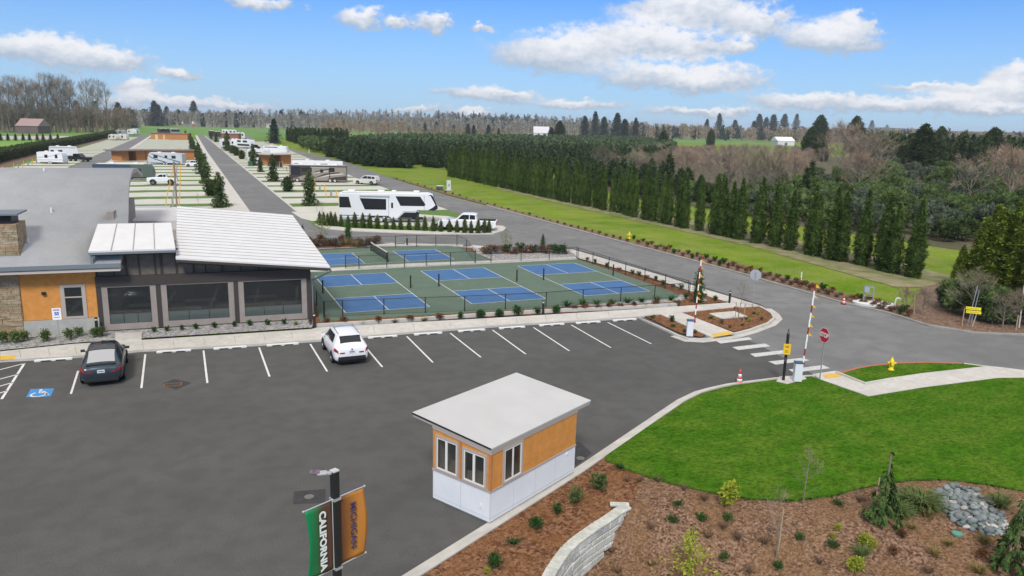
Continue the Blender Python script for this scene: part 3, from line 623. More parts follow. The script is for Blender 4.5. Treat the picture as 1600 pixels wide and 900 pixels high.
bx('belt_trim', trim_m, booth, (-.02,LB+.02,-.02,DB+.02,1.12,1.2)); bx('corner_trim', orange_d, booth, (-.022,.07,-.022,.07,1.2,2.6)); bx('mullion_trim', orange_d, booth, (-.018,.02,1.29,1.37,1.2,2.62)); bx('head_trim', trim_m, booth, (-.03,LB+.02,-.03,-.002,2.5,2.62)); 
b = MB(); b.add([(-.03,0,2.5),(-.03,DB,2.7),(-.03,DB,2.84),(-.03,0,2.62),(0,0,2.5),(0,DB,2.7),(0,DB,2.84),(0,0,2.62)], [(1,0,3,2),(0,4,7,3),(4,5,6,7),(5,1,2,6),(3,7,6,2),(0,1,5,4)]); b.build('head_trim', trim_m, booth)
def win(parent, face, a0, a1, z0, z1, sash):
    """framed slider; face 'L' is the x=0 side, 'F' the y=0 side"""
    def bb(nm, mat, par, *r):
        B = []
        for p0, p1, q0, q1, d0, d1 in r: B.append((-d1, -d0, p0, p1, q0, q1) if face == 'L' else (p0, p1, -d1, -d0, q0, q1))
        return bx(nm, mat, par, *B)
    w = bb('window', trim_m, parent, (a0,a0+.08,z0,z1,0,.035), (a1-.08,a1,z0,z1,0,.035), (a0+.08,a1-.08,z1-.08,z1,0,.035), (a0+.08,a1-.08,z0,z0+.06,0,.035))
    i0, i1, j0, j1 = a0+.08, a1-.08, z0+.06, z1-.08; m_ = (i0+i1)/2
    bb('sash', vinyl_m, w, (i0,i0+.04,j0,j1,0,.028), (i1-.04,i1,j0,j1,0,.028), (i0+.04,i1-.04,j1-.04,j1,0,.028), (i0+.04,i1-.04,j0,j0+.05,0,.028), (m_-.03,m_+.03,j0+.05,j1-.04,0,.03), *( [(m_+.03,m_+.07,j0+.05,j1-.04,0,.024)] if sash else []))
    bb('pane', M('booth_glass', (.05,.055,.05), rough=.04, spec=.8, alpha=.38), w, (i0+.04,i1-.04,j0+.05,j1-.04,-.002,.006))
    bb('desk_reflection', M('desk_cream', (.34,.32,.25), rough=.7), w, (m_+.06,i1-.05,j0+.06,j0+.2,.0065,.009)) if False else None
win(booth, 'L', 1.42, 2.52, 1.2, 2.5, True); win(booth, 'L', .16, 1.25, 1.2, 2.42, True); win(booth, 'F', .62, 1.7, 1.2, 2.5, False)
bx('socket', vinyl_m, booth, (-.03,0,.36,.44,.45,.6)); bx('socket', vinyl_m, booth, (LB-.6,LB-.5,-.04,0,.95,1.05))
rt_ = slab('roof', M('booth_roof', (.49,.49,.48), (.53,.53,.52), .8, .7, c3=(.50,.50,.49), s3=.5, a3=.5), [(-.06,-.07,2.76),(5.92,-.07,2.76),(5.92,3.62,3.04),(-.06,3.62,3.04)], .05, booth)
slab('roof_edge', trim_m, [(-.04,-.05,2.708),(5.90,-.05,2.708),(5.90,3.60,2.988),(-.04,3.60,2.988)], .11, rt_)
slab('drip_edge', black_m, [(-.075,-.06,2.755),(-.062,-.06,2.755),(-.062,3.63,3.035),(-.075,3.63,3.035)], .05, rt_)
# ---- park bathhouses and pavilions, far buildings
def lowb(name, label, cat, pL, pR, depth, h, wall, roof, over=.8, gaps=None, z0=0, group=None):
    a = G(*pL); c = G(*pR); d = c-a; L = d.length; depth = min(depth, 5)
    if pL[1] == pR[1]: L = (pR[0]-pL[0])*(a-Vector((0,0,CH))).dot(_f)/FPX; d = R2.copy(); d.z = 0
    t = thing(name, label, cat, a, atan2(d.y, d.x), group)
    if gaps: bx('wall', wall, t, *[(u0*L,u1*L,0,depth,0,h) for u0, u1 in gaps])
    else: bx('wall', wall, t, (0,L,0,depth,0,h))
    bx('roof', roof, t, (-over,L+over,-over,depth+over,h,h+.3)); return t, L
roof_tan = M('tan_flat_roof', (.46,.41,.36), (.5,.46,.41), .5)
roof_brn = M('brown_flat_roof', (.22,.17,.16), rough=.7)
t, L = lowb('pavilion', 'open park pavilion with orange timber walls behind the dark green trailer', 'pavilion', (190,252), (228,251), 5, 3.0, orange_d, roof_brn, 1.5, [(0,.3),(.62,1)])
t, L = lowb('bathhouse', 'long low timber bathhouse with a brown roof behind the silver trailer', 'building', (229,251), (304,250), 6, 2.9, orange_d, roof_brn, .5)
t, L = lowb('bathhouse', 'far low timber bathhouse between the two left park roads', 'building', (236,217.5), (293,217.5), 9, 3.6, orange_d, roof_brn, .5)
bx('door', M('cream_door', (.6,.5,.3)), t, (L*.12,L*.19,-.05,.0,0,2.8)); bx('door', M('cream_door', (.6,.5,.3)), t, (L*.34,L*.38,-.05,.0,0,2.8))
t, L = lowb('pavilion', 'tan roofed pavilion with orange wall panels beside the big motorhomes', 'pavilion', (421,258), (455,257), 5, 3.0, orange_d, roof_tan, 1.6, [(0,.22),(.52,1)])
t, L = lowb('bathhouse', 'brick red bathhouse among the white trailers far down the right park road', 'building', (346,217), (373,217), 8, 3.6, M('brick_red', (.28,.11,.07), (.33,.14,.09), 2), roof_tan, .6)
def house(label, pL, pR, depth, h, rise, wallc, roofc, name='farmhouse', cat='house', gamb=False):
    a = G(*pL); L = (pR[0]-pL[0])*(a-Vector((0,0,CH))).dot(_f)/FPX; d = R2.copy(); d.z = 0; t = thing(name, label, cat, a, atan2(d.y, d.x))
    bx('wall', M('wall_%s' % str(wallc), wallc), t, (0,L,0,depth,0,h))
    b = MB(); o = .5
    pr = [(-o,h),(depth/2,h+rise),(depth+o,h)] if not gamb else [(-o,h),(depth*.18,h+rise*.65),(depth/2,h+rise),(depth*.82,h+rise*.65),(depth+o,h)]
    n = len(pr); b.add([(-o, y, z) for y, z in pr]+[(L+o, y, z) for y, z in pr], [(i, n+i, n+i+1, i+1) for i in range(n-1)]+[tuple(range(n)), tuple(range(2*n-1, n-1, -1))])
    b.build('roof', M('roof_%s' % str(roofc), roofc), t)
    bx('door', M('dark_door', (.12,.1,.1)), t, (L*.42,L*.58,-.08,0,0,h*.6)); return t  # door in one even dark colour
house('old barn with a faded pink roof in front of the bare woods', (26,208), (60,208), 14, 5, 5, (.15,.11,.10), (.34,.24,.23), 'barn', 'barn')
house('white gambrel roofed barn beside the tall dark cedars', (834,218.5), (857,218), 15, 7, 6.5, (.72,.72,.72), (.60,.60,.62), 'barn', 'barn', True)
house('pale long shed at the right edge of the brown woods', (1215,227), (1241,227), 22, 5, 4, (.62,.62,.64), (.85,.85,.85), 'barn', 'barn')
house('small white shed beyond the far left trees', (211,194.5), (223,194.5), 10, 5, 3, (.6,.6,.6), (.78,.78,.78), 'shed', 'shed')
house('grey roofed cottage with red wall beyond the park', (284,197), (304,197), 10, 4, 4, (.4,.13,.1), (.5,.52,.54))
house('steep pale roofed house against the dark spruces', (326,197), (337,197), 10, 4, 7, (.3,.26,.25), (.58,.56,.56))
house('small pale cottage left of the middle conifers', (416,200), (430,200), 10, 5, 3, (.55,.55,.56), (.62,.63,.65))
house('white boxy house beyond the dark tall hedge', (462,198), (474,198), 10, 7, 2, (.72,.72,.72), (.6,.6,.6))
house('white farmhouse among trees beyond the nursery', (620,200), (634,200), 12, 7, 5, (.72,.72,.72), (.55,.55,.58))
house('white cottage beyond the green fields', (1126,213.5), (1146,213.5), 12, 6, 4, (.7,.7,.7), (.75,.72,.74))
house('long pale greenhouse shed beyond the fields', (1045,214), (1066,214), 12, 3, 2, (.55,.56,.5), (.72,.72,.68), 'shed', 'shed')
house('white roofed shed left of the grey blue shed', (1357,216.5), (1368,216.5), 14, 4, 3, (.4,.4,.4), (.82,.82,.82), 'shed', 'shed')
house('grey blue shed beyond the far clearing', (1399,218.5), (1413,218.5), 16, 6, 4, (.5,.56,.62), (.62,.68,.74), 'shed', 'shed')
# ================================================================== VEHICLES
tyre_m = M('tyre_rubber', (.018,.018,.018), rough=.85); rim_m = M('alloy_rim', (.32,.33,.34), rough=.35, metal=.7); rim_w = M('white_rim', (.7,.7,.7), rough=.5)
carglass = M('car_glass', (.014,.017,.02), rough=.05, spec=.6); redlamp = M('red_lamp', (.33,.012,.014), rough=.2, spec=.6); lampw = M('clear_lamp', (.6,.62,.65), rough=.15, spec=.7)
arch_m = M('arch_black', (.02,.02,.022), rough=.8); plate_m = M('plate', (.62,.66,.72), rough=.5); platec = M('plate_text', (.12,.14,.25))
def paint(n, c, metal=0.0, rough=.22): return M(n, c, rough=rough, metal=metal, spec=.55)
P_white = paint('paint_white', (.80,.80,.81)); P_dark = paint('paint_blue_grey', (.040,.062,.078), .4, .22); P_black = paint('paint_black', (.015,.016,.02)); P_pearl = paint('paint_pearl', (.62,.60,.57)); P_silver = paint('paint_silver', (.42,.45,.5), .5, .3)
rv_white = M('rv_white', (.74,.75,.76), rough=.35, spec=.4); rv_grey = M('rv_grey', (.42,.44,.46), rough=.4); rv_roof = M('rv_roof', (.72,.72,.70), rough=.7); rv_black = M('rv_black', (.02,.021,.024), rough=.25, spec=.5)
rv_olive = M('rv_olive', (.10,.125,.10), rough=.4); rv_tan = M('rv_tan', (.27,.235,.20), rough=.35); rv_brown = M('rv_brown', (.06,.045,.04), rough=.3); rv_navy = M('rv_navy', (.05,.07,.12), rough=.35); rv_cream = M('rv_cream', (.6,.57,.5), rough=.4)
def wheel(parent, x, y, r, w, side, rim=rim_m, rot=0):
    """side -1: outer face towards -y"""
    b = MB(); prof = [(r*.6,-w/2),(r*.93,-w/2),(r,-w/2+.03),(r,w/2-.03),(r*.93,w/2),(r*.6,w/2)]
    def ring(prof, n=20):
        vs = []; k = len(prof)
        for rr, yy in prof:
            for i in range(n): t = 2*pi*i/n; vs.append((x+rr*cos(t), y+yy, r+rr*sin(t)))
        return vs, [(j*n+i, j*n+(i+1) % n, (j+1)*n+(i+1) % n, (j+1)*n+i) for j in range(k-1) for i in range(n)]
    vs, fs = ring(prof); b.smooth = True; b.add(vs, fs)
    t = b.build('wheel', tyre_m, parent)
    b = MB(); yo = side*(w/2); vs, fs = ring([(r*.66, yo-side*.01), (r*.60, yo-side*.012), (r*.58, yo-side*.05), (r*.1, yo-side*.06), (.001, yo-side*.05)]); b.add(vs, fs)
    for i in range(5):
        a = 2*pi*i/5+.3; c = Vector((x, yo-side*.03, r)); e = c+Vector((cos(a)*r*.6, 0, sin(a)*r*.6)); n = Vector((-sin(a), 0, cos(a)))*.035
        b.add([c-n, e-n*1.3, e+n*1.3, c+n], [(0,1,2,3)])
    b.build('rim', rim, t); return t
def arch(mb, x, y, r, side, n=12):
    vs = [(x+(r)*cos(pi*i/n), y, .36*0+r*.02+(r*sin(pi*i/n))+.30) for i in range(n+1)]; vs += [(x-r, y, .18), (x+r, y, .18)]
    mb.add(vs, [tuple(range(n+3))])
class Hull:
    """lofted body; stations rear to front: x, zb, w, zs(belt height), wr(roof half width), zr(roof height)"""
    def __init__(s, st): s.st = st
    def ring(s, S):
        x, zb, w, zs, wr, zr = S; h = zs-zb
        half = [(0,zb),(w*.86,zb),(w*.97,zb+h*.12),(w,zb+h*.38),(w,zb+h*.68),(w*.975,zb+h*.9),(w*.935,zs),(wr+(w*.935-wr)*.12,zs+(zr-zs)*.86),(wr*.92,zr-.012),(wr*.55,zr+.012),(0,zr+.02)]
        full = [(-y, z) for y, z in half[::-1][1:]]  # placeholder
        L = [(-y, z) for y, z in half[1:-1]][::-1]
        return [(x, -y, z) for y, z in half]+[(x, y, z) for y, z in half[1:-1][::-1]]
    def at(s, x):
        st = s.st
        for a, b in zip(st, st[1:]):
            if a[0] <= x <= b[0]:
                t = (x-a[0])/(b[0]-a[0]); return tuple(p+(q-p)*t for p, q in zip(a, b))
        return st[0] if x < st[0][0] else st[-1]
    def mesh(s):
        b = MB(); b.smooth = True; R = [s.ring(S) for S in s.st]; n = len(R[0]); vs = [p for r in R for p in r]
        fs = [(j*n+i, (j+1)*n+i, (j+1)*n+(i+1) % n, j*n+(i+1) % n) for j in range(len(R)-1) for i in range(n)]
        fs += [tuple(range(n)), tuple(range(len(vs)-1, len(vs)-n-1, -1))]; b.add(vs, fs); return b
    def P(s, x, k):
        r = s.ring(s.at(x)); n = len(r); i = int(math.floor(k)); t = k-i; a = Vector(r[i % n]); c = Vector(r[(i+1) % n]); return a.lerp(c, t)
    def patch(s, b, x0, x1, k0, k1, off=.012, nx=6, nk=6, xa=None, xb=None):
        """xa/xb: x range at k1 if slanted"""
        xa = x0 if xa is None else xa; xb = x1 if xb is None else xb; g = []
        cen = Vector(((x0+x1)/2, 0, .8))
        for j in range(nk+1):
            v = j/nk; row = []
            for i in range(nx+1):
                u = i/nx; x = (x0+(xa-x0)*v)*(1-u)+(x1+(xb-x1)*v)*u; k = k0+(k1-k0)*v; p = s.P(x, k); e = .02
                du = s.P(x+e, k)-s.P(x-e, k); dk = s.P(x, k+e)-s.P(x, k-e); nn = du.cross(dk)
                if nn.length > 1e-9: nn.normalize()
                if nn.dot(p-cen) < 0: nn = -nn
                row.append(p+nn*off)
            g.append(row)
        o = len(b.v); b.v += [tuple(p) for r in g for p in r]
        for j in range(nk):
            for i in range(nx): q = o+j*(nx+1)+i; b.f.append((q, q+1, q+nx+2, q+nx+1)); b.mi.append(b.m); b.sm.append(True)
# ring indices: 0 bottom, 6 belt(-y side), 7 roof edge, 8.. top centre 10 ... 12 , 13 roof edge +y, 14 belt +y
# ---- white crossover
car = thing('crossover', 'white crossover parked nose-in beside the porch corner, its tail and red lamps towards the lot', 'car', (7.68,41.72,0), pi/2+.01)
HS = Hull([(-2.30,.52,.70,.80,.60,.83),(-2.27,.40,.80,.95,.66,.99),(-2.20,.32,.88,1.03,.66,1.10),(-2.08,.28,.92,1.06,.62,1.20),(-1.85,.26,.935,1.08,.585,1.42),(-1.66,.26,.94,1.08,.585,1.585),(-1.5,.26,.94,1.08,.60,1.60),(-.8,.25,.935,1.06,.615,1.645),(0,.25,.93,1.03,.615,1.65),(.45,.25,.93,1.01,.60,1.62),(.62,.25,.93,1.00,.60,1.55),(1.3,.26,.93,.97,.66,1.08),(1.42,.26,.93,.96,.70,1.03),(1.9,.28,.90,.90,.66,.95),(2.2,.32,.82,.80,.58,.82),(2.33,.42,.66,.66,.45,.68)])
body = HS.mesh().build('body', P_white, car)
b = MB(); HS.patch(b, -2.02, -1.66, 7.75, 12.25, .014, 6, 8); b.build('rear_window', carglass, car)
b = MB(); HS.patch(b, .68, 1.28, 7.7, 12.3, .012, 5, 8); b.build('windscreen', carglass, car)
for k0, k1 in ((6.12, 6.92), (13.88, 13.08)):
    b = MB(); HS.patch(b, -1.3, .98, k0, k1, .012, 12, 3, -1.1, .5); b.build('side_window', carglass, car)
for s_ in (-1, 1): b = MB(); b.tube((-1.4, s_*.56, 1.655), (.3, s_*.56, 1.70), .022, n=5); b.build('roof_rail', rim_m, car)
b = MB(); HS.patch(b, -.1, .38, 8.1, 11.9, .012, 4, 6); b.build('sunroof', M('sunroof_tint', (.30,.31,.33), rough=.15), car)
b = MB(); b.box((-1.64, 0, 1.60), (.24, 1.16, .035)); b.build('spoiler', P_white, car, .01)
for s_ in (-1, 1):
    k0, k1 = (4.3, 5.75) if s_ < 0 else (15.7, 14.25)
    b = MB(); HS.patch(b, -2.295, -1.95, k0, k1, .014, 8, 3, -2.27, -2.08); b.box((-2.30, s_*.52, .775), (.03, .26, .07)); b.build('tail_light', redlamp, car)
    b = MB(); HS.patch(b, 1.75, 2.24, 4.6 if s_ < 0 else 15.4, 6.0 if s_ < 0 else 14.0, .012); b.build('headlight', lampw, car)
    b = MB(); b.box((.78, s_*1.02, 1.05), (.14, .2, .13)); b.box((.84, s_*.94, 1.0), (.06, .1, .05)); b.build('mirror', P_white, car, .02)
b = MB(); b.box((-2.26, 0, .46), (.14, 1.5, .22)); b.box((-2.16, 0, .30), (.18, 1.5, .14)); b.build('rear_bumper', arch_m, car, .03)
b = MB(); b.box((-2.315, 0, .83), (.02, .33, .16)); pt = b.build('license_plate', plate_m, car)
b = MB(); b.box((-2.327, 0, .825), (.004, .24, .05)); b.build('plate_characters', platec, pt)
b = MB(); b.tube((-2.32,0,.965), (-2.33,0,.965), .05, n=10); b.build('badge', rim_m, car)
for x in (-1.34, 1.34):
    for s_ in (-1, 1): b = MB(); arch(b, x, s_*.937, .40, s_); b.build('wheel_arch', arch_m, car)
for x in (-1.34, 1.34):
    for s_ in (-1, 1): wheel(car, x, s_*.85, .36, .24, s_)
# ---- dark hatchback sedan with large glass roof
car = thing('electric_sedan', 'dark blue grey sedan parked nose-in, the sky mirrored in its long rear glass', 'car', (-4.5,42.5,0), pi/2+.02)
HT = Hull([(-2.40,.50,.66,.78,.55,.80),(-2.36,.36,.80,.90,.62,.93),(-2.26,.30,.88,1.00,.64,1.04),(-2.1,.27,.925,1.04,.66,1.10),(-1.95,.25,.94,1.05,.64,1.17),(-1.4,.24,.955,1.05,.60,1.38),(-.8,.23,.96,1.04,.60,1.54),(-.1,.22,.96,1.02,.60,1.61),(.4,.22,.955,1.00,.59,1.58),(.75,.23,.95,.98,.60,1.45),(1.45,.25,.945,.94,.66,1.03),(1.6,.26,.94,.93,.70,.99),(2.0,.3,.90,.86,.66,.89),(2.25,.36,.80,.74,.56,.76),(2.38,.45,.62,.62,.42,.64)])
HT.mesh().build('body', P_dark, car)
b = MB(); HT.patch(b, -2.0, -1.0, 7.75, 12.25, .014, 8, 8); b.build('rear_window', M('mirror_glass', (.60,.62,.66), rough=.03, spec=1.0, metal=.85), car)
b = MB(); HT.patch(b, -.95, .55, 7.85, 12.15, .012, 8, 8); b.build('glass_roof', carglass, car)
b = MB(); HT.patch(b, .62, 1.42, 7.7, 12.3, .012, 5, 8); b.build('windscreen', carglass, car)
for k0, k1 in ((6.12, 6.92), (13.88, 13.08)):
    b = MB(); HT.patch(b, -1.6, 1.15, k0, k1, .012, 12, 3, -1.15, .7); b.build('side_window', carglass, car)
b = MB(); b.box((-2.15, 0, 1.105), (.2, 1.3, .03)); b.build('spoiler', P_black, car, .01)
for s_ in (-1, 1):
    k0, k1 = (4.4, 5.7) if s_ < 0 else (15.6, 14.3)
    b = MB(); HT.patch(b, -2.395, -2.0, k0, k1, .014, 8, 3, -2.37, -2.1); b.box((-2.40, s_*.50, .755), (.03, .26, .06)); b.build('tail_light', redlamp, car)
    b = MB(); HT.patch(b, 1.85, 2.28, 4.6 if s_ < 0 else 15.4, 6.0 if s_ < 0 else 14.0, .012); b.build('headlight', lampw, car)
    b = MB(); b.box((.85, s_*1.04, 1.02), (.14, .2, .12)); b.box((.9, s_*.96, .97), (.06, .1, .05)); b.build('mirror', P_dark, car, .02)
b = MB(); b.box((-2.34, 0, .36), (.16, 1.5, .18)); b.build('rear_bumper', arch_m, car, .03)
b = MB(); b.box((-2.41, -.35*0, .80), (.02, .32, .15)); pt = b.build('license_plate', rim_w, car); b = MB(); b.box((-2.423, 0, .80), (.004, .24, .05)); b.build('plate_characters', platec, pt)
for x in (-1.46, 1.42):
    for s_ in (-1, 1): b = MB(); arch(b, x, s_*.957, .40, s_); b.build('wheel_arch', arch_m, car)
for x in (-1.46, 1.42):
    for s_ in (-1, 1): wheel(car, x, s_*.87, .36, .24, s_)
# ---- generic side-profile vehicles: local x to the right, near side y=0, body goes back to y=w
def span(pL, pR, L=None):
    a = G(*pL); c = G(*pR); d = c-a; return a, atan2(d.y, d.x), d.length
def decal(par, name, mat, poly, w, off=.012, both=True):
    b = MB(); n = len(poly); b.add([(x, -off, z) for x, z in poly]+[(x, .0, z) for x, z in poly], [tuple(range(n))]+[(i, (i+1) % n, n+(i+1) % n, n+i) for i in range(n)])
    o = b.build(name, mat, par)
    if both: b = MB(); b.add([(x, w+off, z) for x, z in poly]+[(x, w, z) for x, z in poly], [tuple(range(n))]+[(i, (i+1) % n, n+(i+1) % n, n+i) for i in range(n)]); b.build(name, mat, par)
    return o
def wheels(t, xs, w, r, tw=.25, rim=rim_m):
    for x in xs: wheel(t, x, tw/2-.02, r, tw, -1, rim); wheel(t, x, w-tw/2+.02, r, tw, 1, rim)
def rv(name, label, pL, pR, h, w=2.5, nose='r', main=rv_white, wins=(), stripes=(), rr=.37, axle=(.45,.53), kind='trailer', group=None, z0=.55, slope=.35, units=((.3,.9),(.7,.9)), rim=rim_w, cat=None):
    a, rz, L = span(pL, pR); t = thing(name, label, cat or 'camper trailer', a, rz, group)
    def fx(x): return x*L if nose == 'r' else (1-x)*L
    def F(poly): return [(fx(x), z*h) for x, z in poly]
    zb = z0/h
    if kind == 'trailer': pr = [(0,zb),(.0,.94),(.012,.985),(.88,1.0),(.95,.93),(.985,.70),(1.0,.42),(.985,zb)]
    elif kind == 'fifth': pr = [(0,zb),(0,.95),(.012,.985),(.90,1.0),(.945,.95),(1.0,.52),(.965,.44),(.79,.44),(.74,zb)]
    elif kind == 'motor': pr = [(0,zb),(0,.95),(.012,.99),(.985,.99),(1.0,.93),(1.0,.40),(.99,zb)]
    elif kind == 'motor_c': pr = [(0,zb),(0,.97),(.97,1.0),(1.0,.93),(.985,.62),(.86,.60),(.84,.42),(1.03,.36),(1.04,zb)]
    elif kind == 'round': pr = [(0.05,zb),(.0,.4),(.02,.75),(.1,.97),(.25,1.0),(.75,1.0),(.9,.95),(.98,.7),(1.0,.4),(.96,zb)]
    b = MB(); b.side(F(pr), 0, w); b.build('body', main, t, .06)
    b = MB(); b.box((L*(.45 if kind != 'fifth' else .42), w/2, h+.015), (L*.78, w*.92, .05)); r = b.build('roof', rv_roof, t)
    for x, s_ in units: b = MB(); b.box((fx(x), w/2, h+.16), (s_, .7, .26)); b.build('air_conditioner', rv_roof, t, .06)
    for nm, m_, p in stripes: decal(t, nm, m_, F(p), w)
    for p in wins: decal(t, 'window', rv_black, F(p), w, .02)
    wheels(t, [fx(x) for x in axle], w, rr, rim=rim)
    b = MB(); b.box((L/2*.9, w/2, z0*.8), (L*.8, w*.5, .18)); b.build('chassis', arch_m, t)
    if kind in ('trailer', 'round'): b = MB(); b.tube((fx(.97), w*.3, .5), (fx(1.08), w/2, .5), .05, n=5); b.tube((fx(.97), w*.7, .5), (fx(1.08), w/2, .5), .05, n=5); b.tube((fx(1.07), w/2, 0), (fx(1.07), w/2, .8), .05, n=5); b.build('hitch', arch_m, t)
    return t, L, fx
def rect(x0, x1, z0, z1): return [(x0,z0),(x1,z0),(x1,z1),(x0,z1)]
t, L, fx = rv('fifth_wheel', 'big white fifth wheel camper with black angular windows behind the short arborvitae row', (530,347), (684,349), 3.95, 2.6, 'r', rv_white,
  wins=([(.005,.50),(.125,.50),(.10,.86),(.005,.86)], [(.26,.44),(.475,.44),(.475,.80),(.21,.82)], [(.62,.58),(.86,.58),(.875,.63),(.82,.90),(.57,.90)], rect(.525,.545,.50,.68)),
  stripes=(('black_stripe', rv_black, rect(0,.20,.225,.245)), ('black_stripe', rv_black, rect(.24,.50,.20,.235)), ('lower_panel', rv_black, [(.60,.17),(.80,.17),(.81,.36),(.66,.36)]), ('skirt_panel', rv_grey, [(.585,.15),(.6,.17),(.655,.37),(.80,.385),(.82,.41),(.65,.40)]), ('nose_stripe', rv_black, [(.90,.94),(.925,.93),(.975,.62),(.955,.55),(.90,.44),(.965,.43),(1.0,.5),(.998,.56),(.955,.90),(.93,.97)]), ('door', rv_grey, rect(.497,.503,.15,.93)), ('seam', rv_grey, rect(.858,.864,.46,.95))),
  axle=(.34,.42,.5), kind='fifth', rr=.42, z0=.62, units=((.12,.9),(.42,.9),(.55,.6),(.78,.8)), cat='camper')
b = MB(); b.box((L*.515, -.45, .35), (.7, .3, .03)); b.box((L*.515, -.6, .15), (.7, .3, .03)); b.box((L*.515, -.25, .55), (.7, .3, .03)); b.build('entry_steps', steel_m, t)
b = MB(); b.box((L*.36, -.25, 3.2), (L*.22, .5, 0.02)) if False else b.box((L*.36, -.06, 3.55), (L*.30, .12, .16)); b.build('awning', rv_grey, t)
decal(t, 'underbody_panel', rv_grey, [(0,.45),(L*.58,.45),(L*.60,.68),(0,.68)], 2.6, .02)
for x in (.8, .95):
    for yy in (.4, 2.2): b = MB(); b.tube((L*x, yy, 0), (L*x, yy, 1.7), .06, n=5); b.build('landing_leg', steel_m, t)
sw_ = lambda x0, z0, x1, z1, tk: [(x0,z0),(x0+(x1-x0)*.5, z0+(z1-z0)*.75),(x1,z1),(x1,z1-tk),(x0+(x1-x0)*.55, z0+(z1-z0)*.75-tk),(x0+.02,z0-tk*.2)]
t, L, fx = rv('motorhome', 'brown and tan swirl painted motorhome with a black windowed front', (452,284.5), (541,286), 3.75, 2.6, 'l', rv_tan,
  wins=(rect(.80,.97,.42,.90), rect(.60,.78,.62,.84), rect(.40,.455,.58,.76), rect(.20,.30,.62,.86)),
  stripes=(('brown_upper', rv_brown, rect(0,1,.90,.975)), ('brown_front', rv_brown, [(.70,.45),(1,.15),(1,.42),(.80,.42),(.80,.9),(.62,.9),(.6,.62)]), ('swirl', rv_brown, sw_(.75,.2,.30,.80,.05)), ('swirl', rv_brown, sw_(.62,.2,.12,.62,.06)), ('swirl', rv_cream, sw_(.80,.2,.32,.70,.045)), ('swirl', rv_cream, sw_(.55,.22,.05,.55,.05)), ('swirl', rv_brown, [(0,.15),(.0,.4),(.25,.3),(.3,.15)]), ('slide_edge', rv_brown, rect(.28,.30,.2,.88)), ('awning_rail', rv_grey, rect(.28,.90,.86,.89))),
  axle=(.20,.285,.86), kind='motor', rr=.5, z0=.38, units=((.2,1.0),(.5,1.0),(.8,1.0)), cat='motorhome')
rv('motorhome', 'white roofed motorhome half hidden behind the brown and tan one', (456,277.5), (536,278.5), 3.9, 2.5, 'l', rv_white, wins=(rect(.78,.95,.6,.85), rect(.3,.55,.6,.85)), axle=(.25,.85), kind='motor', rr=.5, z0=.38, cat='motorhome')
stp = (('grey_stripe', rv_grey, [(0,.30),(1,.34),(1,.40),(0,.36)]), ('grey_swoosh', rv_grey, [(.05,.5),(.5,.62),(.95,.9),(.9,.92),(.5,.68),(.05,.56)]), ('door', rv_grey, rect(.62,.63,.2,.9)))
rv('travel_trailer', 'silver and white travel trailer in front of the long timber bathhouse', (231,257), (285,258.5), 3.3, 2.5, 'l', M('rv_silver', (.48,.52,.54), rough=.35), wins=(rect(.18,.3,.55,.8), rect(.42,.5,.6,.8), rect(.7,.82,.55,.8)), stripes=(('dark_swoosh', rv_navy, [(.05,.2),(.4,.5),(.9,.9),(.85,.92),(.4,.56),(.05,.3)]), ('dark_swoosh', rv_navy, [(.5,.2),(.8,.45),(1,.75),(1,.8),(.78,.5),(.45,.25)])))
rv('travel_trailer', 'dark olive green travel trailer just behind the grey curved roof', (146,281), (241,281.5), 3.3, 2.5, 'r', rv_olive, wins=(rect(.72,.79,.35,.72), rect(.3,.4,.4,.7)), stripes=(('navy_band', rv_navy, rect(0,.62,.80,.98)),), axle=(.5,.58))
rv('travel_trailer', 'white travel trailer at the left nearest the clipped hedge end', (58.5,256), (99,257), 3.2, 2.5, 'r', rv_white, wins=(rect(.3,.42,.52,.78), rect(.7,.8,.5,.8)), stripes=stp[:2])
rv('fifth_wheel', 'white and grey camper with a raised nose behind the black pickup', (78,250), (124,250), 3.9, 2.5, 'r', rv_white, wins=(rect(.05,.16,.5,.75), rect(.3,.45,.5,.75)), stripes=(('grey_band', rv_grey, rect(0,.75,.2,.38)), ('upper_band', rv_grey, rect(0,.9,.88,.96))), kind='fifth', cat='camper')
rv('travel_trailer', 'small cream trailer left of its twin on the far left pads', (169,219), (182,219.5), 3.1, 2.5, 'r', rv_cream, wins=(rect(.1,.3,.5,.8), rect(.6,.75,.5,.8)), kind='round')
rv('travel_trailer', 'cream trailer with two dark windows on the far left pads', (182,219), (198,219.5), 3.2, 2.5, 'r', rv_cream, wins=(rect(.15,.3,.4,.8), rect(.5,.66,.45,.8)), kind='trailer')
rv('travel_trailer', 'pale trailer furthest left in the distant group by the left road', (183,211.5), (199,211.5), 3.4, 2.5, 'r', rv_grey, wins=(rect(.2,.4,.5,.8),))
rv('travel_trailer', 'white trailer in the middle of the distant group by the left road', (199,210.5), (209,211), 3.8, 2.5, 'r', rv_white, wins=(rect(.2,.4,.5,.8),))
rv('travel_trailer', 'shiny silver trailer at the right of the distant group by the left road', (208,210), (219,210), 4.2, 2.6, 'r', M('rv_alu', (.6,.66,.7), rough=.25, metal=.3), wins=(rect(.6,.75,.3,.6),), kind='round')
rv('motorhome', 'dark motorhome beyond the far timber bathhouse, left of its neighbour', (250,209.5), (266,209.5), 4.2, 2.6, 'r', rv_brown, wins=(rect(.1,.9,.5,.8),), kind='motor', cat='motorhome')
rv('motorhome', 'black and silver motorhome beyond the far timber bathhouse', (267,209.5), (282,209.5), 4.2, 2.6, 'r', rv_grey, wins=(rect(.05,.95,.45,.85),), kind='motor', cat='motorhome')
rv('travel_trailer', 'white trailer square-on beside a park tree, mid row along the right park road', (346.5,231.5), (360,231.5), 4.0, 2.5, 'l', rv_white, wins=(rect(.1,.9,.3,.75),), kind='motor')
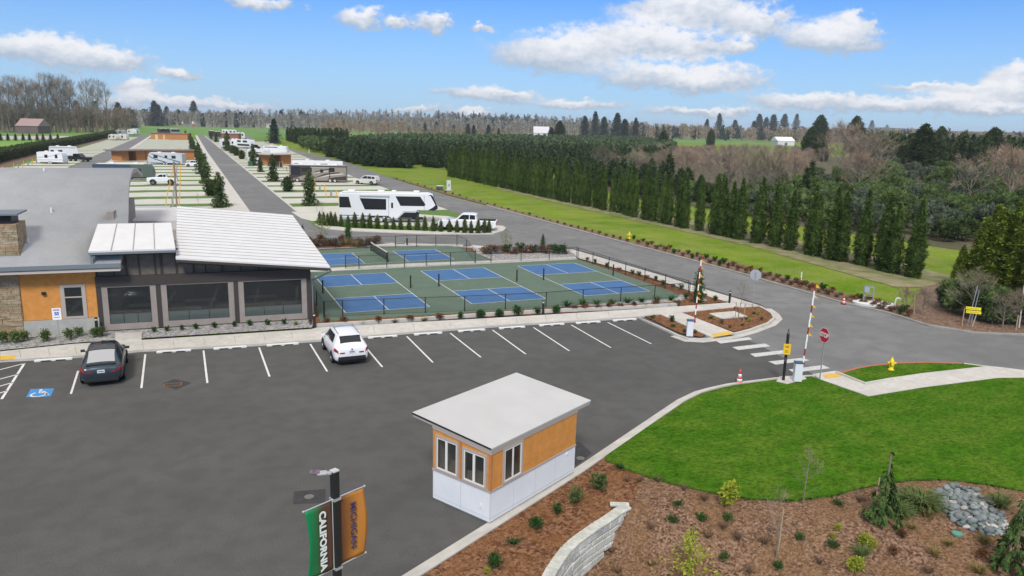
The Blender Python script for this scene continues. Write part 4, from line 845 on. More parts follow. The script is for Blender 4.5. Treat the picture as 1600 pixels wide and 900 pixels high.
rv('motorhome', 'white motorhome with two dark window bands beside the right park road', (369,231), (391,232.5), 4.0, 2.5, 'r', rv_white, wins=(rect(.1,.35,.68,.9), rect(.5,.8,.68,.9), rect(.1,.95,.28,.5)), kind='motor', cat='motorhome')
rv('travel_trailer', 'white trailer wedged left of the two band motorhome', (358,229), (372,229.5), 3.6, 2.5, 'r', rv_white, wins=(rect(.3,.5,.4,.7),))
for i, (x0, x1, y, lab) in enumerate(((347,357,210.5,'white trailer leftmost behind the brick red bathhouse'), (357,370,211,'white trailer in the middle behind the brick red bathhouse'), (370,383,217,'white trailer just right of the brick red bathhouse'), (326,336,213.5,'dark grey trailer at the far left of the right park row'), (335,346,215,'dark trailer half behind park trees before the bathhouse'))):
    rv('travel_trailer', lab, (x0, y), (x1, y+.2), 4.2, 2.6, 'r', rv_white if i < 3 else rv_brown, wins=(rect(.15,.4,.5,.8), rect(.6,.8,.5,.8)))
rv('motorhome', 'white motorhome with big dark front panes before the tan pavilion', (387,251.5), (412,253.5), 3.9, 2.6, 'r', rv_white, wins=(rect(.06,.42,.35,.78), rect(.55,.9,.35,.78)), kind='motor', cat='motorhome')
rv('fifth_wheel', 'long white camper with a dark roof line behind the tan pavilion', (412,245), (449,246), 3.9, 2.6, 'r', rv_white, wins=(rect(.05,.6,.86,.93), rect(.2,.25,.5,.7)), kind='fifth', cat='camper')
def pickup(label, pL, pR, paintm, nose='l', h=1.95, w=2.0, lift=0.0, bed=True, name='pickup_truck', cat='pickup', rim=rim_m):
    a, rz, L = span(pL, pR); t = thing(name, label, cat, a, rz)
    def F(p): return [((x if nose == 'r' else 1-x)*L, z*h+lift) for x, z in p]
    if bed:
        low = [(0,.30),(0,.62),(.33,.64),(.70,.64),(.97,.58),(1,.50),(1,.25),(.96,.20),(.04,.20)]; cab = [(.33,.63),(.345,.97),(.40,1.0),(.56,1.0),(.60,.98),(.71,.63)]; wn = [[(.365,.68),(.365,.93),(.455,.94),(.455,.68)], [(.47,.68),(.47,.94),(.56,.94),(.585,.92),(.66,.68)]]
    else:
        low = [(0,.30),(.005,.58),(.02,.62),(.70,.60),(.96,.54),(1,.46),(1,.24),(.96,.18),(.03,.18)]; cab = [(.01,.60),(.06,.93),(.10,.98),(.50,1.0),(.56,.97),(.71,.60)]; wn = [[(.07,.66),(.10,.90),(.20,.91),(.22,.66)], [(.235,.66),(.225,.91),(.385,.93),(.385,.66)], [(.40,.66),(.40,.93),(.52,.93),(.64,.66)]]
    b = MB(); b.side(F(low), 0, w); b.build('body', paintm, t, .05)
    b = MB(); b.side(F(cab), .14, w-.14); c = b.build('cab', paintm, t, .04)
    if bed: b = MB(); b.add([(F([(x, .645)])[0][0], y, .645*h+lift) for x, y in ((.02,.12),(.31,.12),(.31,w-.12),(.02,w-.12))], [(0,1,2,3)]); b.build('cargo_bed', arch_m, t)
    for p in wn:
        q = F(p)
        for yy in (.13, w-.13): b = MB(); b.add([(x, yy, z) for x, z in q], [tuple(range(len(q)))]); b.build('window', carglass, c)
    q = F([(.565,.96),(.69,.66)]) if bed else F([(.57,.94),(.69,.64)])
    b = MB(); s_ = .02 if nose == 'r' else -.02; b.add([(q[0][0]+s_*1.5,.25,q[0][1]),(q[1][0]+s_*1.5,.2,q[1][1]),(q[1][0]+s_*1.5,w-.2,q[1][1]),(q[0][0]+s_*1.5,w-.25,q[0][1])], [(0,1,2,3)]); b.build('windscreen', carglass, c)
    b = MB(); xt = F([(0.0,0)])[0][0]; sg = -1 if nose == 'r' else 1
    for y in (.12, w-.12): b = MB(); b.box((xt+sg*-.0, y, .5*h+lift), (.08, .26, .3*h*.5)); b.build('tail_light', redlamp, t)
    r = .40+lift*.5 if bed else .38
    for x in (.215, .80):
        xx = F([(x,0)])[0][0]
        for y in (-.004, w+.004): 
            n = 12; b = MB(); b.add([(xx+(r+.09)*cos(pi*i/n), y, r+(r+.09)*sin(pi*i/n)) for i in range(n+1)], [tuple(range(n+1))]); b.build('wheel_arch', arch_m, t)
    wheels(t, [F([(x,0)])[0][0] for x in (.215, .80)], w, r, .28, rim); return t
pickup('white crew cab pickup parked crosswise behind the short arborvitae row', (684,359.5), (775,362.5), P_white, 'l', 2.15, 2.1)
pickup('lifted white pickup on the pads beside the olive green trailer', (229.5,289), (277,289), P_white, 'l', 1.9, 2.0, .25)
pickup('pearl white large suv beside the brown and tan motorhome', (551.5,287.5), (588,289.5), P_pearl, 'l', 1.95, 2.0, 0, False, 'suv', 'car')
pickup('blue grey car half hidden between arborvitae in front of the crew cab pickup', (674,358.5), (727,360.5), P_silver, 'l', 1.45, 1.85, 0, False, 'hatchback', 'car')
pickup('white suv at the end of the silver travel trailer', (290,261), (310,261), P_white, 'l', 1.8, 1.9, 0, False, 'suv', 'car')
pickup('black pickup between the two white campers and the left road', (103,251.5), (136,253), P_black, 'r', 2.1, 2.0, .1)
pickup('dark car parked alone beside the outer road far down the park', (397,232.5), (407,232.5), P_black, 'r', 1.9, 2.0, 0, False, 'suv', 'car')
# ================================================================== STREET FURNITURE
sign_red = M('sign_red', (.55,.02,.03), rough=.4); sign_white = M('sign_white', (.8,.8,.8), rough=.45); sign_yel = M('sign_yellow', (.85,.52,.03), rough=.45); sign_yel2 = M('sign_bright_yellow', (.85,.72,.03), rough=.5)
flag_m = M('flag_amber', (.70,.32,.04), rough=.6); reflect_red = M('arm_red', (.30,.03,.035), rough=.5); cab_white = M('cabinet_white', (.70,.72,.75), rough=.4); cab_blue = M('cabinet_lid', (.05,.09,.14), rough=.3)
wood_m = M('stake_wood', (.36,.27,.18), (.45,.35,.24), 6); cone_m = M('cone_orange', (.75,.07,.035), rough=.5); hyd_m = M('hydrant_yellow', (.80,.58,.02), rough=.4)
def at(px, py, z=0.0): return G(px, py, z)
# parking wheel stops
i = 0; first = None
stops = [(84,563.5),(272,550),(360,544.5),(442,539.5),(598,527.5),(669,522.5),(737,517.5),(800,513),(862,508.5),(919,505),(976,501)]
where = ['left of the dark sedan, nearest the accessible bay','first right of the dark sedan','second right of the dark sedan','just left of the white crossover','just right of the white crossover','second right of the white crossover','third right of the white crossover','fourth right of the white crossover','fifth right of the white crossover','second from the right end of the row','last at the right end of the row']
stop_m = M('wheel_stop', (.68,.68,.66), (.76,.76,.74), 3, .85)
for (x, y), wtxt in zip(stops, where):
    if first is None:
        b = MB(); b.side([(-.9,.03),(-.6,.03),(-.55,.055),(-.15,.055),(-.1,.03),(.1,.03),(.15,.055),(.55,.055),(.6,.03),(.9,.03),(.92,.08),(.86,.115),(-.86,.115),(-.92,.08)], -.085, .085)
        b.box((-.75,0,.016), (.3,.17,.03)); b.box((0,0,.016), (.2,.17,.03)); b.box((.75,0,.016), (.3,.17,.03)); first = o = b.build('wheel_stop', stop_m, None, .02)
    else: o = first.copy(); COL.objects.link(o)
    o.location = at(x, y, .006); o.rotation_euler = (0,0,-.07); tag(o, 'pale concrete wheel stop, '+wtxt, 'wheel stop', 'wheel stops along the parking row')
# bollard lights
def bollard():
    t = thing('bollard_light', 'x', 'bollard light', group='black bollard lights')
    b = MB(); b.lathe([(.085,0),(.085,.82),(.085,.83)], n=12); b.build('post', black_m, t)
    b = MB(); b.lathe([(.06,.83),(.06,.93)], n=12); b.build('lens', M('lens_white', (.75,.75,.72), rough=.3), t); b = MB(); b.lathe([(.088,.93),(.088,.985),(.06,1.0)], n=12); b.build('cap', black_m, t); return t
b0 = bollard()
bl_pos = [((152,521),'black bollard light among the green shrubs beside the orange wall'),((491.5,513),'black bollard light at the porch corner beside the white crossover'),((848.5,491),'black bollard light in the bark strip before the near courts'),((1139.5,474),'black bollard light at the corner of the walk near the gates'),((636,383),'black bollard light behind the far court by the loop road'),((882,395),'black bollard light by the walk at the far right bed'),((462.5,371),'black bollard light behind the ribbed white roof edge')]
for i, ((x, y), l) in enumerate(bl_pos):
    t = b0 if i == 0 else copy_tree(b0); t.location = at(x, y, .09); t['label'] = l
# barrier gates
def gate(px, lab, h_arm, lean, flagc, cw=.40, rz=.35, zb=.14, fl=(), armoff=(.22,.1)):
    t = thing('barrier_gate', lab, 'barrier gate', at(*px, zb), rz, 'raised barrier gates')
    b = MB(); b.box((0,0,.52), (cw,.38,1.0)); b.build('cabinet', cab_white, t, .02)
    b = MB(); b.box((0,0,1.05), (cw+.04,.42,.06)); b.build('lid', cab_blue, t, .01)
    ax, ay = armoff; b = MB(); b.box((ax, ay, .96), (.12,.12,.16)); b.build('hub', reflect_red, t)
    n = 11; z = 1.0; a = Vector((ax, ay, z)); e = Vector((ax+lean[0], ay+lean[1], z+h_arm)); b = MB(); b.m = 0
    for i in range(n):
        p, q = a.lerp(e, i/n), a.lerp(e, (i+1)/n); b.m = (0 if i % 3 == 1 else 1) if lab.startswith('near') else i % 2; b.box(((p+q)/2), (.07,.045,(q-p).length+.002))
    b.build('arm', [reflect_red, sign_white], t)
    for f, s in fl:
        p = a.lerp(e, f); b = MB(); b.add([p+Vector((.05,-.0,.09*s)), p+Vector((.05,0,-.07*s)), p+Vector((.20*s+.05,-.05,-.11*s)), p+Vector((.05,.015,.11*s)), p+Vector((.05,.015,-.11*s))], [(0,1,2),(3,2,4)]); b.build('pennant', flagc, t)
    return t
gate((1077,525), 'far raised barrier gate with orange pennants in the small bark island', 4.35, (.14,.1), flag_m, fl=((.9,1.1),(.8,.8),(.68,1.1),(.55,.8),(.42,.9),(.34,.9)), rz=-.5, armoff=(.28,.1))
gate((1245,595.5), 'near raised barrier gate with small yellow pennants at the edge of the lawn', 4.3, (.22,.12), sign_yel, fl=((.97,1.0),(.84,.8),(.72,.8),(.6,.8),(.48,.8),(.37,.9)), rz=-.5, armoff=(.25,.1))
# card reader post
t = thing('reader_post', 'tall black gate post carrying a yellow notice beside the near barrier gate', 'post', at(1224,594,.14))
b = MB(); b.lathe([(.075,0),(.075,2.55),(.078,2.56)], n=10); b.build('post', black_m, t); b = MB(); b.lathe([(.078,2.56),(.078,2.62),(.03,2.66),(.03,2.74),(.05,2.76),(.04,2.82)], n=10); b.build('camera_cap', M('cap_grey', (.1,.1,.11)), t)
ang = atan2(-29.58, -29)+pi/2+.2; Mx = Matrix.Rotation(ang, 4, 'Z')
b = MB(); b.box(Mx @ Vector((0,-.1,1.75)), (.36,.02,.58), M4=Mx.to_3x3().to_4x4()); s = b.build('notice', sign_yel, t)
b = MB()
for z, w_ in ((1.92,.22),(1.86,.14),(1.68,.12),(1.60,.2)):
    k = -w_/2
    while k < w_/2: b.box(Mx @ Vector((k,-.114,z)), (.022,.006,.045), M4=Mx.to_3x3().to_4x4()); k += .034
b.build('small_print', M('print_brown', (.25,.13,.02)), s)
b = MB(); b.box(Mx @ Vector((-.02,-.1,1.15)), (.14,.08,.2), M4=Mx.to_3x3().to_4x4()); b.build('card_reader', M('reader_grey', (.06,.06,.07)), t)
# stop signs
def stop(px, lab, face, front):
    t = thing('stop_sign', lab, 'stop sign', at(*px, .12), face)
    b = MB(); b.box((0,0,1.35), (.05,.05,2.7)); b.build('pole', steel_m, t)
    def octo(r, x): return [(x, r*cos(pi/8+i*pi/4), 2.45+r*sin(pi/8+i*pi/4)) for i in range(8)]
    b = MB(); b.add(octo(.43,.03)+octo(.43,.036), [tuple(range(8)), tuple(range(15,7,-1))]+[(i,(i+1)%8,8+(i+1)%8,8+i) for i in range(8)]); b.build('plate', [M('sign_back', (.36,.39,.42), rough=.5)], t)
    b = MB(); b.add(octo(.425,.039), [tuple(range(8))]); f = b.build('border', sign_white, t); b = MB(); b.add(octo(.40,.042), [tuple(range(8))]); b.build('face', sign_red, f)
    text('STOP', .34, sign_white, f, Matrix.Translation((.045,0,2.45)) @ Matrix(((0,0,1,0),(1,0,0,0),(0,1,0,0),(0,0,0,1))), extrude=.002, bold=.012, sx=.82)
    return t
stop((1281,592), 'red stop sign facing the lot at the end of the crosswalk', radians(172), True)
stop((1176,479), 'stop sign seen from behind, its grey back on a thin pole by the walk', radians(42), False)
# accessible parking sign
t = thing('accessible_sign', 'white accessible parking sign on a thin pole before the orange wall', 'sign', at(93.5,535,.06), -.07)
b = MB(); b.box((0,0,1.0), (.045,.045,2.0)); b.build('pole', steel_m, t); b = MB(); b.box((0,-.035,1.72), (.46,.012,.70)); p = b.build('plate', sign_white, t)
b = MB(); b.box((0,-.043,1.74), (.21,.006,.2)); b.build('blue_square', M('sign_blue', (.02,.08,.4)), p); b = MB(); isa(b, (.0,-.048,1.745), (1,0,0), (0,0,1), .2, th=.12); b.build('wheelchair_symbol', sign_white, p)
b = MB(); b.box((0,-.043,1.98), (.3,.004,.03)); b.box((0,-.043,1.93), (.34,.004,.03)); b.box((0,-.043,1.52), (.3,.004,.03)); b.build('small_print', M('print_blue', (.1,.15,.35)), p)
# traffic cones
def cone(px, lab, s=1.0, z=0.0):
    t = thing('traffic_cone', lab, 'traffic cone', at(*px, z), .3, 'traffic cones'); b = MB(); b.box((0,0,.02), (.38*s,.38*s,.04)); b.build('base', black_m, t, .01)
    b = MB(); b.smooth = True; pr = [(.15,.04),(.13,.16),(.13,.16),(.115,.28),(.115,.28),(.095,.38),(.095,.38),(.07,.52),(.07,.52),(.03,.74)]; 
    for i, (lo, hi, m_) in enumerate(((0,1,0),(1,3,1),(3,5,0),(5,7,1),(7,9,0))): b.m = m_; b.lathe([(pr[lo][0]*s, pr[lo][1]*s), (pr[hi][0]*s, pr[hi][1]*s)], n=12)
    b.build('body', [cone_m, sign_white], t); return t
cone((1155,600), 'orange and white traffic cone at the lawn kerb near the crosswalk', 1.1)
cone((1318,475.5), 'orange and white traffic cone at the far kerb beside the concrete slab', .95)
# hydrants
def hydrant(px, lab, rz, s=1.0):
    t = thing('fire_hydrant', lab, 'fire hydrant', at(*px, .12), rz, 'yellow fire hydrants'); t.scale = (s,s,s)
    b = MB(); b.smooth = True; b.lathe([(.17,0),(.17,.05),(.11,.06),(.105,.42),(.13,.44),(.13,.50),(.115,.54),(.06,.66),(.03,.70),(.03,.76),(.001,.76)], n=14); b.build('barrel', hyd_m, t)
    b = MB(); b.tube((.08,0,.40), (.22,0,.40), .075, n=10); b.tube((.2,0,.40), (.24,0,.40), .09, n=8); b.build('pumper_outlet', hyd_m, t)
    b = MB(); b.tube((0,-.2,.42), (0,.2,.42), .05, n=10); b.tube((0,-.22,.42), (0,-.19,.42), .062, n=8); b.tube((0,.19,.42), (0,.22,.42), .062, n=8); b.build('side_outlet', hyd_m, t); return t
hydrant((1392,578), 'yellow fire hydrant on the small green triangle behind the red kerb', -2.2)
t = hydrant((983,373), 'yellow fire hydrant on the grass verge beyond the outer road', -2.2, 1.15)
# marker posts and stakes
def rod(name, lab, cat, px, h, r, mat, lean=(0,0), z=.05, group=None):
    b = MB(); b.tube((0,0,0), (lean[0], lean[1], h), r, n=6); o = b.build(name, mat); o.location = at(*px, z); return tag(o, lab, cat, group)
rod('marker_post', 'short white marker post on the verge behind the near barrier arm', 'post', (1251.5,438), .75, .05, sign_white)
rod('marker_post', 'white marker post beside the outer road near the round shrubs', 'post', (483,239.5), 1.8, .12, sign_white)
rod('marker_post', 'thin white marker post before the dark conifer block', 'post', (607.5,261), 1.5, .1, sign_white)
rod('wooden_stake', 'leaning wooden stake in the weeds right of the concrete slab', 'stake', (1428,491), 1.45, .04, wood_m, (-.12,.05))
rod('wooden_stake', 'upright wooden stake left of the yellow street name boards', 'stake', (1503,509), 1.25, .035, wood_m)
rod('wooden_stake', 'slanted wooden stake right of the yellow street name boards', 'stake', (1519,511), 1.15, .035, wood_m, (.45,.1))
rod('wooden_stake', 'wooden stake among the brush at the right edge of the picture', 'stake', (1587,517), 1.15, .035, wood_m)
rod('sewer_pipe', 'pale vertical pipe leaning in the brush at the far right', 'pipe', (1592,512), 3.0, .05, M('pvc', (.5,.48,.45)), (.3,.3))
t = thing('road_sign', 'bright yellow double board sign on two thin leaning poles in the brush', 'sign', at(1514,509,.05), -.8)
b = MB(); b.tube((-.1,0,0), (.15,.05,2.9), .03, n=5); b.tube((.1,.05,0), (.3,.05,2.6), .03, n=5); b.build('pole', steel_m, t)
b = MB(); b.box((.1,-.06,1.28), (.92,.03,.2)); b.box((.14,-.06,1.02), (.92,.03,.2)); p = b.build('board', sign_yel2, t)
b = MB()
for z, x0 in ((1.28,-.26),(1.02,-.22)):
    for i in range(9): b.box((x0+i*.085, -.08, z), (.05,.006,.05 if i % 3 else .09))
b.build('small_print', M('print_dark_yellow', (.45,.30,.02)), p)
# lift station on its oval slab
t = thing('lift_station', 'round white concrete pad with a grey control cabinet and bent vent pipe', 'utility pad', at(1365,476,.06), -.75)
b = MB(); b.lathe([(1.0,0),(1.0,.17),(.96,.2)], n=24); p = b.build('slab', M('slab_pale', (.66,.66,.62), (.72,.72,.69), 1.5), t); p.scale = (1.55,1.05,1)
for x, y in ((-.7,.5),(-.05,.5),(-.7,.85),(-.05,.85)): b = MB(); b.box((x,y,.7), (.05,.05,1.15)); b.build('frame_leg', steel_m, t)
b = MB(); b.box((-.38,.5,1.27), (.76,.05,.05)); b.box((-.38,.85,1.27), (.76,.05,.05)); b.box((-.38,.5,.55), (.76,.04,.04)); b.build('frame_rail', steel_m, t)
b = MB(); b.box((-.55,.42,1.05), (.38,.18,.36)); b.build('control_box', M('box_grey', (.32,.36,.42), rough=.5), t, .01)
b = MB(); P = [Vector((1.45,-.1,.0)),Vector((1.5,-.1,.55))]+[Vector((1.5+.17-.17*cos(a),-.1,.55+.17*sin(a))) for a in (.5,1.0,1.57,2.1,2.7,3.1)]
for a, c in zip(P, P[1:]): b.tube(a, c, .06, n=8)
b.build('vent_pipe', sign_white, t)
# utility boxes on the verge
t = thing('transformer_box', 'low green utility box with a pale lid on the grass verge', 'utility box', at(687,297,0), -.1); b = MB(); b.box((0,0,.4), (1.2,1.0,.8)); b.build('case', M('box_green', (.06,.11,.08)), t); b = MB(); b.box((0,0,.86), (1.3,1.1,.12)); b.build('lid', M('box_lid', (.6,.62,.58)), t)
t = thing('meter_pedestal', 'upright pale meter cabinet beside the low green utility box', 'utility box', at(701,297.5,0), -.1); b = MB(); b.box((0,0,1.0), (.8,.5,2.0)); b.build('case', M('meter_pale', (.62,.63,.6)), t, .02); b = MB(); b.box((.0,-.27,1.1), (.3,.06,.5)); b.build('meter', M('meter_grey', (.3,.33,.36)), t); b = MB(); b.box((0,0,.05), (1.4,1.0,.1)); b.build('footing', concrete, t)
# manholes and grate
def cover(px, lab, r, mat, rect_=None, nm='manhole_cover'):
    t = thing(nm, lab, 'drain cover', at(*px, .004), -.06)
    if rect_:
        b = MB(); w, d = rect_
        for x0, x1, y0, y1 in ((-w/2,w/2,-d/2,-d/2+.05),(-w/2,w/2,d/2-.05,d/2),(-w/2,-w/2+.05,-d/2+.05,d/2-.05),(w/2-.05,w/2,-d/2+.05,d/2-.05)): b.box(((x0+x1)/2,(y0+y1)/2,.006), (x1-x0,y1-y0,.012))
        b.build('frame', mat, t); b = MB()
        for i in range(9): b.box((-w/2+.08+i*(w-.16)/8, 0, .006), (.03, d-.1, .010))
        b.build('bars', mat, t); b = MB(); b.box((0,0,.001), (w-.1,d-.1,.002)); b.build('pit', M('pit_black', (.01,.008,.008)), t)
    else:
        b = MB(); b.lathe([(r,0),(r,.008)], n=24); b.build('frame', M('cover_ring', (.22,.21,.19)), t); b = MB(); b.lathe([(r*.82,.008),(r*.82,.012)], n=24); c = b.build('lid', mat, t)
        b = MB()
        for i in range(-2, 3): b.box((i*r*.28, 0, .0135), (r*.1, r*1.1, .003))
        b.build('tread', M('cover_ring', (.22,.21,.19)), c)
cover((270,601), 'rusty rectangular storm grate in a diamond patch of asphalt', 0, M('rusty_iron', (.16,.085,.05), (.23,.13,.08), 8), (.85,.42), 'storm_grate')
cover((483,776), 'round iron manhole cover in the square patch left of the banner pole', .16, M('iron_grey', (.13,.125,.12)))
cover((907,716), 'round iron manhole cover behind the gatehouse booth', .16, M('iron_grey', (.13,.125,.12)))
b = MB(); b.lathe([(.17,0),(.17,.06),(.12,.08)], n=16); o = b.build('valve_box', M('valve_green', (.10,.28,.22), rough=.5)); o.location = GT(1495,835); tag(o, 'round green valve box lid at the foot of the cobble pile', 'valve box')
# fences round the courts
chain = bpy.data.materials.new('chain_link'); chain.use_nodes = True; ct = chain.node_tree; cb = ct.nodes['Principled BSDF']; cb.inputs['Base Color'].default_value = (.03,.035,.035,1); cb.inputs['Roughness'].default_value = .7
cg = ct.nodes.new('ShaderNodeTexCoord'); outs = []
for sx in ((9,9,9),(9,9,-9)):
    d = ct.nodes.new('ShaderNodeVectorMath'); d.operation = 'DOT_PRODUCT'; d.inputs[1].default_value = sx; ct.links.new(cg.outputs['Object'], d.inputs[0]); f = ct.nodes.new('ShaderNodeMath'); f.operation = 'FRACT'; ct.links.new(d.outputs['Value'], f.inputs[0])
    l = ct.nodes.new('ShaderNodeMath'); l.operation = 'LESS_THAN'; l.inputs[1].default_value = .07; ct.links.new(f.outputs[0], l.inputs[0]); outs.append(l)
mx = ct.nodes.new('ShaderNodeMath'); mx.operation = 'MAXIMUM'; ct.links.new(outs[0].outputs[0], mx.inputs[0]); ct.links.new(outs[1].outputs[0], mx.inputs[1]); ct.links.new(mx.outputs[0], cb.inputs['Alpha'])
def fence(lab, pts, h, zb=.03, base=False):
    P = [at(x, y, zb) for x, y in pts]; t = thing('chain_link_fence', lab, 'fence', P[0], 0, 'black chain link fences round the courts'); o = P[0]
    for p in P: q = p-o; b = MB(); b.tube(q, q+Vector((0,0,h)), .035, n=6); b.build('post', black_m, t)
    b = MB(); c = MB()
    for p, q in zip(P, P[1:]):
        p = p-o; q = q-o; b.tube(p+Vector((0,0,h-.02)), q+Vector((0,0,h-.02)), .022, n=5); b.tube(p+Vector((0,0,.06)), q+Vector((0,0,.06)), .010, n=4)
        c.add([p+Vector((0,0,.06)), q+Vector((0,0,.06)), q+Vector((0,0,h-.03)), p+Vector((0,0,h-.03))], [(0,1,2,3)])
    b.build('top_rail', black_m, t); c.build('wire_mesh', chain, t)
fence('low black fence along the front of the near courts', [(507.5,496.5),(535.5,494.5),(600,491.5),(664.5,489),(726,486.5),(789.5,483.5),(853,480),(910.5,475),(969.5,471),(1022.5,467.5),(1077,463)], 1.15)
fence('low black fence along the right side of the near courts', [(903,405),(926,413),(951,421),(977,430),(1007,440),(1039,450.5),(1075,461)], 1.2)
fence('short black fence at the left end of the near courts by the porch', [(506,496),(495,478),(485.5,462)], 1.15)
fence('black fence between the walk and the far court', [(540,420),(561,420.5),(604.5,418.8),(632,418),(666,416),(704,414.5),(742.5,412.2),(767,411),(814,408.5),(858,406.5),(901,404.6)], 1.25)
fence('tall black fence behind the far court', [(490,392),(525,389.5),(572,388),(618,386.3),(651,385.3),(681,384.5),(714,384.8)], 1.25, .05)
fence('black fence on the right side of the far court', [(714,385),(729,393),(742.5,411)], 1.3, .05)
fence('black fence behind the small right hand rock bed', [(745,410),(778,405),(814,402)], .9, .05) if False else None
# net
t = thing('pickleball_net', 'low black net with a white band across the far court', 'net', at(579.5,392.5,.03)); o = at(579.5,392.5,.03); e = at(606,409.5,.03)-o
for p in (Vector((0,0,0)), e): b = MB(); b.tube(p, p+Vector((0,0,1.0)), .05, n=8); b.build('post', black_m, t)
b = MB(); b.add([Vector((0,0,.12)), e+Vector((0,0,.12)), e+Vector((0,0,.9)), Vector((0,0,.9))], [(0,1,2,3)]); b.build('netting', M('net_black', (.02,.02,.02), alpha=.75), t)
b = MB(); n_ = Vector((-e.y, e.x, 0)).normalized()*.02; b.add([Vector((0,0,.88))-n_, e+Vector((0,0,.88))-n_, e+Vector((0,0,.97))-n_, Vector((0,0,.97))-n_, Vector((0,0,.88))+n_, e+Vector((0,0,.88))+n_, e+Vector((0,0,.97))+n_, Vector((0,0,.97))+n_], [(0,1,2,3),(4,5,6,7),(3,2,6,7)]); b.build('top_band', sign_white, t)
# bare net posts of the three near courts
nm = ['left','middle','right']
for i, (ox, oy) in enumerate(((9.607,51.187),(18.972,51.094),(28.479,51.013))):
    for s_, x in (('left', ox-.45), ('right', ox+WD+.45)):
        b = MB(); b.lathe([(.06,0),(.06,1.0),(.04,1.04)], n=10); o = b.build('net_post', black_m); o.location = (x, oy+LN/2, .03); tag(o, 'bare black net post on the %s side of the %s near court' % (s_, nm[i]), 'net post', 'net posts without nets')
# ---- banner pole
t = thing('banner_lamp_post', 'black lamp post with a green CALIFORNIA and an orange MICHIGAN banner', 'lamp post', (2.33,13.95,0), radians(26))
ZT = 6.3
b = MB(); b.box((0,0,ZT/2), (.135,.135,ZT)); b.build('pole', M('pole_dark_bronze', (.022,.022,.024), rough=.5), t, .008)
b = MB(); b.box((0,0,ZT+.012), (.145,.145,.024)); b.build('pole_cap', M('cap_light', (.5,.5,.52)), t)
Rz = Matrix.Rotation(radians(118), 4, 'Z')
b = MB(); b.box((-.10,.07,ZT-.03), (.14,.08,.05), rz=radians(-35)); b.build('arm', M('lamp_grey', (.40,.40,.42), rough=.5), t, .01)
b = MB(); b.box((-.19,.14,ZT-.02), (.20,.15,.05), rz=radians(-35)); h_ = b.build('lamp_head', MATS['lamp_grey'], t, .02)
b = MB(); b.box((-.30,.24,ZT+.0), (.20,.17,.035), rz=radians(-35)); b.build('led_panel', M('led_dark', (.07,.06,.075), (.2,.16,.2), 12), h_, .01)
def grad(name, a, c, x0, x1):
    m_ = bpy.data.materials.new(name); m_.use_nodes = True; t_ = m_.node_tree; bb = t_.nodes['Principled BSDF']; bb.inputs['Roughness'].default_value = .6
    g = t_.nodes.new('ShaderNodeTexCoord'); s = t_.nodes.new('ShaderNodeSeparateXYZ'); t_.links.new(g.outputs['Object'], s.inputs[0]); r = t_.nodes.new('ShaderNodeMapRange'); r.inputs[1].default_value = x0; r.inputs[2].default_value = x1; r.interpolation_type = 'SMOOTHSTEP'; t_.links.new(s.outputs[0], r.inputs[0])
    x = t_.nodes.new('ShaderNodeMix'); x.data_type = 'RGBA'; x.inputs['A'].default_value = (*a, 1); x.inputs['B'].default_value = (*c, 1); t_.links.new(r.outputs[0], x.inputs['Factor']); t_.links.new(x.outputs['Result'], bb.inputs['Base Color']); return m_
ban_g = grad('banner_green', (.0,.20,.065), (.10,.045,.030), -.62, -.22); ban_o = grad('banner_orange', (.13,.045,.02), (.52,.20,.035), .08, .52)
BT, BB = ZT-.60, ZT-.60-1.5
def banner(x0, x1, nm, mt_, bow):
    b = MB(); b.smooth = True; nx, nz_ = 10, 16
    for j in range(nz_+1):
        v = j/nz_
        for i in range(nx+1):
            u = i/nx; x = x0+(x1-x0)*u; edge = abs(x)/.75
            b.v.append((x+(.05*sin(pi*v)*edge if x0 > 0 else .05*sin(pi*v)*edge), -.04*sin(pi*v)*bow*edge-.012*sin(u*6+v*3), BT-(BT-BB)*v-(.0)))
    for j in range(nz_):
        for i in range(nx): k = j*(nx+1)+i; b.f.append((k, k+1, k+nx+2, k+nx+1)); b.mi.append(0); b.sm.append(True)
    p = b.build(nm, mt_, t); so_ = p.modifiers.new('s', 'SOLIDIFY'); so_.thickness = .004
    return p
bg_ = banner(-.71, -.085, 'banner', ban_g, 1); bo_ = banner(.085, .70, 'banner', ban_o, 1.0)
bg_['label'] = 'green and brown CALIFORNIA banner'; bo_['label'] = 'orange MICHIGAN banner'
b = MB()
for z in (BT+.01, BB-.01):
    b.tube((-.74,0,z), (-.06,0,z), .014, n=6); b.tube((.06,0,z), (.73,0,z), .014, n=6); b.box((0,0,z), (.17,.17,.05))
    for x in (-.74,.73): b.ball((x,0,z), .025, 6)
b.build('banner_rod', M('rod_pale', (.55,.55,.57), rough=.4, metal=.5), t)
b = MB(); b.tube((.085,-.02,BB), (.085,-.02,BT), .008, n=4); b.tube((-.085,-.02,BB), (-.085,-.02,BT), .008, n=4); b.build('banner_cord', M('cord_pale', (.6,.6,.6)), t)
def tm(x, z): return Matrix.Translation((x, -.066, z)) @ Matrix(((0,1,0,0),(0,0,-1,0),(-1,0,0,0),(0,0,0,1)))
text('CALIFORNIA', .205, sign_white, bg_, tm(-.36, (BT+BB)/2), extrude=.002, bold=.008, sx=1.10)
text('MICHIGAN', .20, M('navy_letters', (.055,.045,.13)), bo_, tm(.38, (BT+BB)/2+.04), extrude=.002, bold=.004, sx=1.06)
